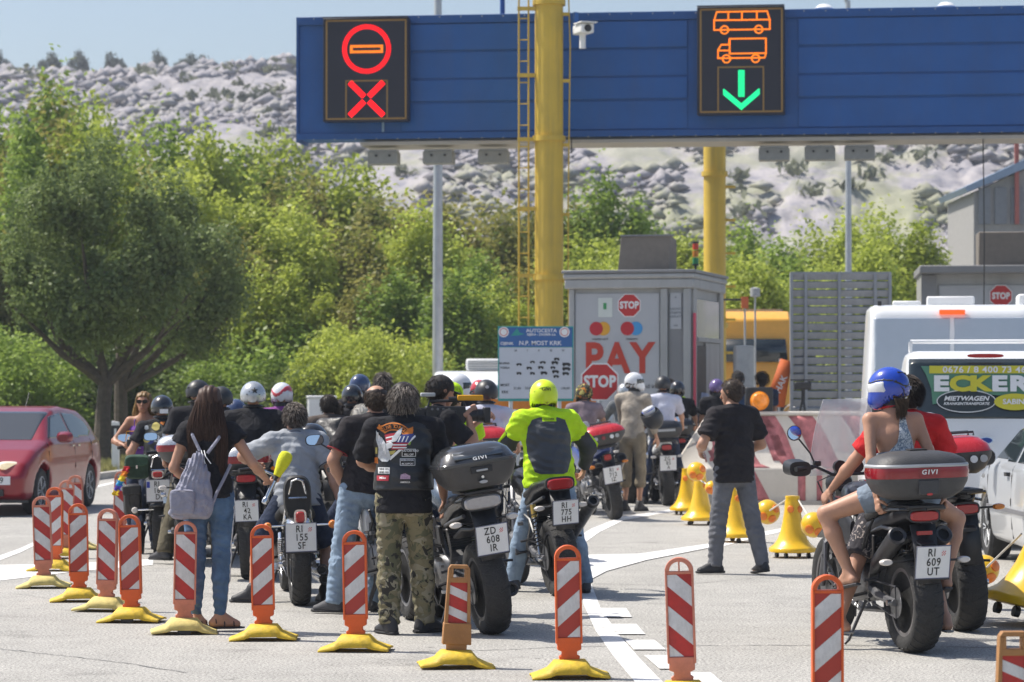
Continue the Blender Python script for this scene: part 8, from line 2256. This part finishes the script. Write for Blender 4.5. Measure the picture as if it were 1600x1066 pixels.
M8 = rider('ride', 'woman passenger in blue helmet and grey lace racerback top sitting behind the driver', dict(h=1.70, fem=True, pel=(-.02, .20, 1.02), lean=(-.08, .06, 1), shirt=None, trousers=fabric('denim_shorts', (.20, .25, .31), .1), tcut=.42, footL=(-.33, .30, .49), footR=(.30, .22, .46), kneL=(-1, .55, .35), kneR=(1, .5, .2), toeL=(-.3, 1, -.2), toeR=(.2, 1, -.2), sandal='slide', shoe=SHOEG, solem=SHOEG, handL=(-.24, .02, .90), elbL=(-1, -.1, -.1), handR=(.24, .02, .90), elbR=(1, -.1, .0), curlL=.9, curlR=.9, hnL=(1, 0, -.2),
    hair=None, helmet=dict(kind='full', m=HBL, rim=RED_, roll=BLACK, visor=HW, band=(.05, .075, HM), text=('JUST', .03, -.01, .026, WHT), dots=[(-.02, -.072, .012, WHT), (.035, -.065, .010, PY)], lines=[([(-.06, .10), (0, .085), (.06, .045), (.09, .0)], .006, BLACK), ([(-.10, .05), (-.07, -.02), (-.05, -.06)], .005, BLACK)]), hyaw=60, hpit=-10, res=.013, lw=1.06, skinfine=True))
b8 = bvh_of(child(M8['t'], 'body')); bo = child(M8['t'], 'body')
cc = M8['che']; X0 = cc.x; nk_ = M8['nck']
top8 = [(X0 + .055, 1.50), (X0 + .062, 1.42), (X0 + .085, 1.33), (X0 + .13, 1.245), (X0 + .150, 1.20), (X0 + .14, 1.04), (X0 - .09, 1.04), (X0 - .130, 1.20), (X0 - .095, 1.245), (X0 - .02, 1.33), (X0 + .006, 1.42), (X0 + .012, 1.50)]
patch(M8['t'], b8, [(x_, z_ + .01) for x_, z_ in top8], LACE, 'racerback_top', .006)
lo, hi = V(M8['pel']) - V((.2, .2, .1)), V(M8['pel']) + V((.2, .2, .36))
q8 = [Cap(M8['pel'] - M8['lean'] * .0, M8['wai'], .158, .126, .78, M8['lat']), Cap(M8['wai'], M8['pel'] + M8['lean'] * .26, .126, .132, .78, M8['lat'], cut=1)]
sdf_mesh('top', caps_fn(q8, .008, .03, lambda d, X, Y, Z: d + .003 * np.sin(Z * 90 + X * 20)), lo, hi, .013, fabric('top_grey_blue', (.20, .25, .31), .1), M8['t'])
hmr = M8['hm']; r_ = np.random.default_rng(5)
rt8 = [r_.random(4) for _ in range(260)]
nb = M8['nck'] + V((.03, -.06, .02))
strands('hair', rt8, lambda q: [tuple(nb + V(((q[0] - .5) * .09 * (1 - .3 * i / 7), -.03 - .02 * q[1] + .012 * math.sin(q[2] * 9 + i), .06 - i * .017 * (.6 + .6 * q[3])))) for i in range(8)], H_SH, M8['t'], .003)
t_ = thing('helmet', 'white and black helmet hanging on the arm of the man in red', 'helmet', BIKE['ride'].location + Matrix.Rotation(R(13), 3, 'Z') @ V((.36, .75, 1.36)), R(-60), ry=R(40)); helmet_parts(t_, T((0, 0, 0)), dict(kind='full', m=HW, s=1.25, band=(-.02, .03, HB), visor=mat('visor_smoke', (.10, .10, .11), .08, .2)))
t_ = thing('camera', 'small black camera held by the blond woman', 'camera', P(208, 692, 29.6), R(170)); MB().bx(-.06, .06, -.03, .03, -.04, .04).build('camera_body', BLACK, t_, bev=.008); MB().lathe([(.03, .03), (.03, .08)], (0, 0, 0), 'Y').build('lens', BLACK, t_); MB().tube([(-.06, 0, .03), (-.03, .02, .12), (.06, .02, .12), (.08, 0, .02)], .005, 5).build('strap', mat('strap_orange', (.7, .3, .02), .7), t_)
t_ = thing('luggage_bag', 'dark green bag with flap hanging at the left side of the cruiser', 'bag', P(215, 730, 27.8), R(5)); MB().loft([(-.10, 0, .11, .10), (-.06, 0, .125, .115), (.10, 0, .12, .11)], 22, 4).build('sack', fabric('bag_green', (.025, .05, .03), .15), t_); MB().loft([(-.12, .06, .115, .05), (.06, .07, .125, .055)], 20, 3).build('flap', fabric('bag_green2', (.03, .065, .04), .15), t_, bev=.01); MB().bx(-.008, .008, -.135, -.12, -.01, .02).build('buckle', CHR, t_)
t_ = thing('rainbow_scarf', 'rainbow coloured scarf dangling from the cruiser luggage', 'scarf', P(206, 745, 27.6))
for i, c_ in enumerate(((.5, .01, .02), (.75, .22, .01), (.8, .6, .02), (.03, .3, .6), (.12, .08, .5), (.8, .55, .02))):
    MB().grid(lambda u, v, i=i: (-.05 - .02 * i + (u - .5) * .06 + .01 * math.sin(v * 7), -.02 + .012 * math.sin(u * 6 + i), .10 - i * .045 - v * .055), 5, 5).build('band', mat('scarf%d' % i, c_, .8), t_, solid=.003)
def polysdf(poly, Y, Z):
    Y, Z = np.broadcast_arrays(Y, Z); d = np.full(Y.shape, 1e9); ins = np.zeros(Y.shape, bool)
    n = len(poly)
    for i in range(n):
        a, b = poly[i], poly[(i + 1) % n]
        ex, ey = b[0] - a[0], b[1] - a[1]
        t = np.clip(((Y - a[0]) * ex + (Z - a[1]) * ey) / (ex * ex + ey * ey + 1e-12), 0, 1)
        d = np.minimum(d, np.hypot(Y - a[0] - t * ex, Z - a[1] - t * ey))
        c = ((a[1] <= Z) & (b[1] > Z)) | ((b[1] <= Z) & (a[1] > Z))
        ins ^= c & (Y < a[0] + (Z - a[1]) * ex / (ey if abs(ey) > 1e-12 else 1e-12))
    return np.where(ins, -d, d)
CARS = [(-2.05, .30), (-2.09, .55), (-2.06, .85), (-1.98, 1.02), (-1.74, 1.27), (-1.40, 1.38), (-.6, 1.435), (.0, 1.415), (.35, 1.34), (1.02, .99), (1.55, .87), (1.93, .70), (2.08, .52), (2.06, .28), (1.9, .2), (-1.9, .2)]
def car(label, name, cat, loc, rz, paint, out=CARS, hw=.865, belt=.93, tum=.50, wheels=((1.28, .31), (-1.27, .31)), wins=(), shield=None, res=.028, rimm=None):
    t = thing(name, label, cat, loc, rz)
    ys = [p[0] for p in out]; zs = [p[1] for p in out]; y0, y1, zt_ = min(ys), max(ys), max(zs)
    def base(X, Y, Z, inf=0):
        d2 = polysdf(out, Y[0] if Y.ndim == 3 else Y, Z[0] if Z.ndim == 3 else Z)[None] - inf
        yy = (Y - (y0 + y1) / 2) / ((y1 - y0) / 2)
        w_ = hw * (1 - .10 * np.abs(yy) ** 5) - tum * np.maximum(Z - belt, 0) + .02 * np.clip(1 - ((Z - .62) / .3) ** 2, -.5, 1)
        return smax(d2, (np.abs(X) - w_ - inf) * .92, .10)
    lo, hi = (-hw - .1, y0 - .1, .1), (hw + .1, y1 + .1, zt_ + .1)
    def body(X, Y, Z):
        d = base(X, Y, Z)
        for (wy, wr) in wheels:
            d = np.maximum(d, -np.maximum(np.hypot(Y - wy, Z - wr) - wr - .06, .55 - np.abs(X)))
        return d
    sdf_mesh('body', body, lo, hi, res, paint, t, angle=50)
    for (nm, poly, x0, x1, m_) in wins:      # outline in (y,z) seen from the side; |x| range limits it
        def win(X, Y, Z, poly=poly, x0=x0, x1=x1):
            pd_ = polysdf(poly, Y[0] if Y.ndim == 3 else Y, Z[0] if Z.ndim == 3 else Z)[None]
            return np.maximum(np.maximum(np.abs(base(X, Y, Z, -.022)) - .027, pd_), np.maximum(x0 - np.abs(X), np.abs(X) - x1))
        py = [p[0] for p in poly]; pz = [p[1] for p in poly]
        for s in (-1, 1):
            if x0 <= 0 and s == 1: continue
            l = (-x1 - .04 if s < 0 else x0 - .04, min(py) - .05, min(pz) - .05); h_ = ((-x0 + .04 if x0 > 0 else x1 + .04) if s < 0 else x1 + .04, max(py) + .05, max(pz) + .05)
            if nm == 'door_gap': sdf_mesh(nm, lambda X, Y, Z: np.maximum(win(X, Y, Z), 0 * X - 1), l, h_, .014, m_, t)
            else: sdf_mesh(nm, win, l, h_, .018 if hw < 1.3 else .03, m_, t)
    rm = rimm or GREYM
    for (wy, wr) in wheels:
        for s in (-1, 1):
            w = MB().lathe([(wr * .62, -.10), (wr * .9, -.11), (wr, -.08), (wr, .08), (wr * .9, .11), (wr * .62, .10)], n=32, axis='X').build('wheel', RUB, t); w.location = (s * (hw - .12), wy, wr)
            MB().lathe([(wr * .64, s * .05), (wr * .66, s * .10), (wr * .60, s * .105), (wr * .56, s * .06)], n=32, axis='X').build('rim', rm, w)
            b = MB()
            for k_ in range(5):
                for e in (-.16, .16): a = k_ * 2 * PI / 5; b.tube([(s * .085, .03 * math.cos(a + e), .03 * math.sin(a + e)), (s * .09, wr * .6 * math.cos(a + e * .8), wr * .6 * math.sin(a + e * .8))], .018, 5)
            b.cyl((s * .06, 0, 0), (s * .1, 0, 0), .05); b.build('spoke', rm, w)
            MB().lathe([(0, s * .03), (wr * .6, s * .03)], n=24, axis='X').build('brake', BLACK, w)
    return t
CRED = mat('car_red', (.24, .002, .010), .3, .1, var=.04, vs=2, coat=.5)
CSIL = mat('car_silver', (.56, .58, .60), .3, .25, var=.04, vs=2, coat=.7)
CWHT = mat('van_white', (.74, .75, .76), .3, var=.03, vs=1, coat=.5)
SW = [('side_window', [(.88, 1.00), (.34, 1.295), (-.28, 1.345), (-.28, .99)], .3, .95, GLASS), ('side_window', [(-.36, .99), (-.36, 1.345), (-.95, 1.325), (-1.42, 1.21), (-1.55, 1.07), (-1.30, 1.0)], .3, .95, GLASS)]
WS = [('windscreen', [(1.10, .98), (.40, 1.38), (.18, 1.36), (.30, 1.30), (.95, .97)], -1, .64, mat('screen_glass', (.03, .035, .038), .05, var=0, spec=1.0))]
DG = [('door_gap', [(1.02, .30), (1.03, .30), (1.03, .96), (1.02, .96)], .6, .95, BLACK), ('door_gap', [(-.32, .25), (-.31, .25), (-.31, .98), (-.32, .98)], .6, .95, BLACK), ('door_gap', [(-1.28, .70), (-1.27, .70), (-1.27, .98), (-1.28, .98)], .6, .95, BLACK)]
a_ = math.atan2(.127, -.99)
fw = V((-.105, -.9945, 0)); rt_ = V((fw.y, -fw.x, 0))
ctr = V((-6.30, 38.0, 0)) - fw * 1.28 + rt_ * .82
rc = car('red hatchback with lit headlamps driving toward the camera at the left edge', 'car', 'car', ctr, math.atan2(-fw.x, fw.y), CRED, wins=SW + WS + DG, res=.034)
LAMPM = mat('headlamp_glass', (.62, .60, .55), .12, .3, var=.2, vs=20, coat=.8, emit=(1, .8, .45), es=.5)
for s in (-1, 1):
    MB().loft([(-.10, .01, .13, .055), (.02, .005, .145, .06), (.05, .0, .12, .045)], 20, 2.6).xf(T((s * .58, 1.93, .66)) @ Rm(-s * 28, 'Z')).build('headlight', LAMPM, rc)
    MB().loft([(2.03, .36, .05, .04), (2.075, .36, .05, .04)], 16, 2).xf(T((s * .62, -.06, 0))).build('fog_lamp', BLACK, rc)
    MB().loft([(.55, 1.02, .10, .07), (.62, 1.02, .115, .08), (.72, 1.01, .07, .05)], 16, 2.6).xf(T((s * .98, 0, 0))).build('wing_mirror', CRED, rc)
    MB().bx(-.02, .02, -.2, -.08, .88, .905).xf(T((s * .885, 0, 0))).build('door_handle', CHR, rc); MB().bx(-.02, .02, -.52, -.40, .88, .905).xf(T((s * .882, 0, 0))).build('door_handle', CHR, rc)
MB().bx(-.55, .55, 2.05, 2.10, .27, .36).build('grille', BLACK, rc); MB().bx(-.86, .86, 1.99, 2.0, .18, .22).build('lip', BLACK, rc); MB().prism([(-.10, .40), (.10, .40), (.16, .70), (-.16, .70)], 1.98, 2.10).build('grille', BLACK, rc)
p_ = link('number_plate', MB().bx(-.26, .26, 2.09, 2.105, .40, .51).mesh('p'), rc); p_.data.materials.append(WHT); p_.location = (-.38, -.02, .02)
text('plate_text', 'BM 529', .11, BLK, p_, T((0, 2.108, .455)) @ Rm(180, 'Z'), .001)
MB().cyl((0, -.9, 1.40), (0, -1.1, 1.62), .006).build('aerial', BLACK, rc)
sc_ = car('silver white hatchback seen along its left flank at the right edge', 'car', 'car', (5.56, 27.0, 0), 0, CSIL, wins=SW + WS + DG + [('rear_window', [(-2.1, 1.03), (-1.45, 1.03), (-1.45, 1.33), (-2.1, 1.33)], -1, .56, GLASS)], res=.038)
for s in (-1, 1): MB().loft([(-2.03, .86, .11, .10), (-1.9, .86, .13, .11)], 16, 3).xf(T((s * .66, -.03, 0))).build('tail_light', TAILR, sc_)
MB().loft([(.55, 1.02, .11, .075), (.60, 1.02, .12, .085), (.72, 1.01, .07, .05)], 16, 2.6).xf(T((-.99, 0, 0))).build('wing_mirror', BLACK, sc_)
MB().bx(-.90, -.862, -1.2, .98, .52, .56).build('door_moulding', mat('moulding', (.16, .16, .17), .5), sc_); MB().bx(-.905, -.86, -.2, -.06, .86, .895).build('door_handle', BLACK, sc_)
MB().loft([(1.25, .82, .01, .02), (1.33, .82, .012, .03), (1.41, .82, .01, .02)], 12, 2).xf(T((-.862, 0, 0))).build('side_repeater', mat('repeater', (.2, .2, .2), .3), sc_)
k9 = 29.8 / F
vx = lambda x: (x - 1540) * k9
vz = lambda y: CAMZ + (HOR - y) * k9
VO = [(0, .35), (-.04, .9), (.03, 1.35), (.12, 1.95), (.30, 2.08), (3.2, 2.10), (3.9, 1.55), (4.75, 1.1), (4.9, .4), (.0, .3)]
ev = car('white van with ECKER lettering in green white and yellow on its dark rear window', 'van', 'van', ((1540 - 800) * k9, 29.8, 0), R(-8), CWHT, out=VO, hw=1.0, belt=1.2, tum=.16, wheels=((.95, .33), (3.9, .33)), wins=[('rear_window', [(-.2, 1.36), (.4, 1.36), (.4, 2.0), (-.2, 2.0)], -1, .80, GLASS)], res=.045)
def van_text(s, x, y, sz, m_, sx=1, off=.002, shear=0, sp=1):
    z = vz(y); return text('window_lettering', s, sz, m_, ev, T((vx(x), .045 + (z - 1.36) * .13 - .045, z)) @ Rm(-8, 'X'), .002, off, sx, shear=shear, sp=sp)
VY = mat('film_yellow', (.62, .56, .04), .6, var=0); VG = mat('film_green', (.10, .26, .17), .6, var=0)
def vquad(pts, m_, nm, o=.0):
    b = MB(); n = len(pts); b.v = [(vx(x), .040 + (vz(y) - 1.36) * .13 - .045 - o, vz(y)) for x, y in pts]; b.f = [tuple(range(n))]; b.build(nm, m_, ev, smooth=False)
vquad([(1440, 572), (1640, 574), (1640, 620), (1600, 622), (1540, 616), (1458, 632), (1456, 608), (1448, 586)], VG, 'green_map_film', .006)
vquad([(1453, 583.5), (1640, 583.5), (1640, 571.5), (1453, 571.5)], VY, 'yellow_band', .012)
van_text('0676 / 8 400 73 46', 1538, 578, .088, WHT, 1.15, .002, sp=1.1).location.y -= .03
for i, (ch, m_) in enumerate(zip('ECKER', (WHT, VY, VY, WHT, WHT))): van_text(ch, 1471 + i * 30, 600.5, .215, m_, 1.45, .012).location.y -= .03
def vell(x, y, a, b, m_, o): vquad([(x + a * math.cos(i * PI / 16), y - b * math.sin(i * PI / 16)) for i in range(32)], m_, 'oval', o)
vell(1510, 627, 46, 18, WHT, .016); vell(1510, 627, 44.5, 16.5, mat('film_dark', (.02, .03, .035), .4, var=0), .018)
van_text('MIETWAGEN', 1510, 623, .066, WHT, 1.2, .002, .25).location.y -= .034; van_text('KRANKENTRANSPORTE', 1510, 631, .038, WHT, 1.15, .001, .25).location.y -= .034
vell(1585, 628, 32, 13, VY, .022); van_text('SABINE', 1586, 628, .075, WHT, 1.1, .002).location.y -= .04
MB().loft([(.04, vz(556), .19, .022), (.10, vz(556), .19, .022)], 18, 3).build('brake_light', TAILR, ev)
vell(1540, 688, 11, 5.5, CHR, .07); vell(1540, 688, 9.5, 4.2, mat('badge_blue', (.02, .05, .25), .3, var=0), .074)
for s in (-1, 1):
    MB().tube([(s * .78, .5, 2.07), (s * .78, .5, 2.17), (s * .78, 3.0, 2.18), (s * .78, 3.0, 2.07)], .022, 7).build('roof_rail', WHITE, ev)
    MB().loft([(3.45, 1.35, .10, .16), (3.52, 1.35, .12, .19), (3.60, 1.35, .08, .14)], 18, 3).xf(T((s * 1.18, 0, 0))).build('wing_mirror', BLACK, ev)
for y_ in (.7, 1.1): MB().tube([(-.78, y_, 2.19), (.78, y_, 2.19)], .020, 7).build('roof_bar', WHITE, ev)
kt = 35.8 / F; tz = lambda y: CAMZ + (HOR - y) * kt; tx_ = lambda x: (x - 1488) * kt
TO = [(0, .35), (-.02, 1.2), (.06, tz(492)), (.14, tz(480)), (.35, tz(475)), (4.6, 2.76), (5.4, 1.7), (6.2, 1.2), (6.3, .4), (0, .3)]
tv_ = car('tall white high roof van with blank rear doors behind the lettered van', 'van', 'van', ((1488 - 800) * kt, 35.8, 0), R(-8), CWHT, out=TO, hw=1.2, belt=1.2, tum=.055, wheels=((1.2, .34), (5.0, .34)), wins=[('rear_door_panel', [(-.2, 1.9), (.4, 1.9), (.4, tz(496)), (-.2, tz(496))], .02, .98, mat('van_panel', (.40, .45, .52), .18, .1, var=.03, coat=.6))], res=.055)
MB().bx(-.16, .16, .0, .08, tz(491), tz(484)).build('brake_light', mat('brake_lit', (.8, .08, .01), .3, emit=(1, .12, .01), es=.6), tv_)
for a, b_, z in ((1449, 1524, 461), (1592, 1660, 458), (1395, 1440, 468)): MB().bx(tx_(a), tx_(b_), .5, 1.4, tz(476), tz(z)).build('roof_vent', WHITE, tv_, bev=.02)
MB().bx(tx_(1372), tx_(1378), .3, .4, tz(477), tz(469)).build('roof_aerial', BLACK, tv_)
ko = 62 / F; oz = lambda y: CAMZ + (HOR - y) * ko
OTR = mat('truck_orange', (.85, .43, .06), .35, var=.05, coat=.4)
tr_ = thing('truck', 'yellow orange truck facing the camera between the booth and the slatted screen', 'truck', ((1180 - 800) * ko, 62, 0))
MB().prism([(-.1, .5), (-.12, 1.4), (0, oz(525) - .9), (.05, oz(500)), (.35, oz(486)), (2.0, oz(486)), (2.0, .5)], -1.15, .78, 'YZ').build('cab', OTR, tr_, bev=.05)
MB().add([V(q) for q in ((-1.0, -.13, oz(566)), (.70, -.13, oz(566)), (.66, -.04, oz(530)), (-.96, -.04, oz(530)))], [(0, 1, 2, 3)]).build('windscreen', GLASS, tr_, solid=.01)
MB().bx(-1.16, .80, 2.1, 8, .9, oz(479)).build('cargo_body', mat('truck_grey', (.40, .40, .38), .6), tr_)
MB().bx(-1.0, .7, -.16, -.121, 1.0, 1.3).build('grille', BLACK, tr_); MB().bx(-1.15, .8, -.2, .1, .45, .8).build('bumper', OTR, tr_, bev=.03)
for s in (-.95, .6):
    MB().cyl((s - .15, .6, .5), (s + .15, .6, .5), .5, n=20).build('wheel', RUB, tr_); MB().cyl((s, -.24, .65), (s, -.14, .65), .11).build('headlight', LAMPM, tr_)
for s in (-1.33, .95): MB().bx(s - .1, s + .1, -.15, -.05, 1.9, 2.45).build('wing_mirror', BLACK, tr_, bev=.02)
bc = car('pale car with large bluish windscreen behind the tripod', 'car', 'car', ((1300 - 800) * 54 / F, 55, 0), PI, CSIL, wins=SW + WS, res=.06)
wc = thing('camper_van', 'white camper van with louvred roof box left of the price board', 'van', ((752 - 800) * 62 / F, 62, 0), 0)
wz = lambda y: CAMZ + (HOR - y) * 62 / F
MB().prism([(-.1, .4), (-.15, 1.5), (.25, wz(590)), (.7, wz(580)), (5, wz(578)), (5, .4)], -1.05, 1.05, 'YZ').build('body', CWHT, wc, bev=.10)
MB().add([V(q) for q in ((-.92, -.16, wz(618)), (.92, -.16, wz(618)), (.85, .22, wz(594)), (-.85, .22, wz(594)))], [(0, 1, 2, 3)]).build('windscreen', mat('screen_blue', (.18, .25, .33), .1, spec=.9), wc, solid=.01)
MB().bx(-.35, .95, .9, 2.4, wz(579), wz(560)).build('roof_box', WHITE, wc, bev=.05)
for i in range(4): MB().bx(-.30, .90, .88, .898, wz(577) + i * .055, wz(577) + i * .055 + .022).build('louvre', GREYM, wc)
dc = car('pale car roof just showing behind the red hatchback', 'car', 'car', (-12.6, 70, -.22), PI, CWHT, wins=SW + WS, res=.06)
t_ = thing('banner_sign', 'leaning orange banner with white lettering beside the slatted screen', 'sign', P(1215, 640, 50) * V((1, 1, 0)))
MB().add([V(q) for q in ((-.25, 0, 1.35), (.12, 0, 1.35), (.25, 0, 2.15), (.05, 0, 2.2))], [(0, 1, 2, 3)]).build('cloth', mat('banner_orange', (.65, .14, .03), .7), t_, solid=.01)
text('banner_text', 'HAK', .16, WHT, t_, T((.06, -.01, 1.75)) @ Rm(-65, 'Y'), .001, .002); MB().cyl((.0, .03, 0), (.05, .03, 2.2), .02).build('pole', GREYM, t_)
t_ = thing('tripod_camera', 'black video camera on a tripod beyond the concrete barrier', 'camera', P(1255, 640, 44) * V((1, 1, 0)))
for a in (-1.2, .9, 3): MB().tube([(0, 0, 1.55), (.36 * math.cos(a), .36 * math.sin(a), 0)], .018, 6).build('leg', BLACK, t_)
MB().cyl((0, 0, 1.5), (0, 0, 1.66), .03).build('head', BLACK, t_); MB().bx(-.14, .12, -.08, .08, 1.66, 1.78).build('camera_body', BLACK, t_, bev=.02); MB().bx(-.20, .16, -.03, .03, 1.80, 1.82).build('handle', BLACK, t_)

hz_ = MB().bx(-2600, 2600, -300, 3100, -1.2, 78).mesh('haze', False)
hm_ = bpy.data.materials.new('haze_air'); hm_.use_nodes = True
hn_ = hm_.node_tree; hn_.nodes.clear()
pv = hn_.nodes.new('ShaderNodeVolumePrincipled'); pv.inputs['Color'].default_value = (.80, .86, .96, 1); pv.inputs['Density'].default_value = .00050; pv.inputs['Anisotropy'].default_value = .2
ho = hn_.nodes.new('ShaderNodeOutputMaterial'); hn_.links.new(pv.outputs[0], ho.inputs['Volume'])
hz_.materials.append(hm_)
ho_ = link('haze', hz_); ho_['kind'] = 'stuff'
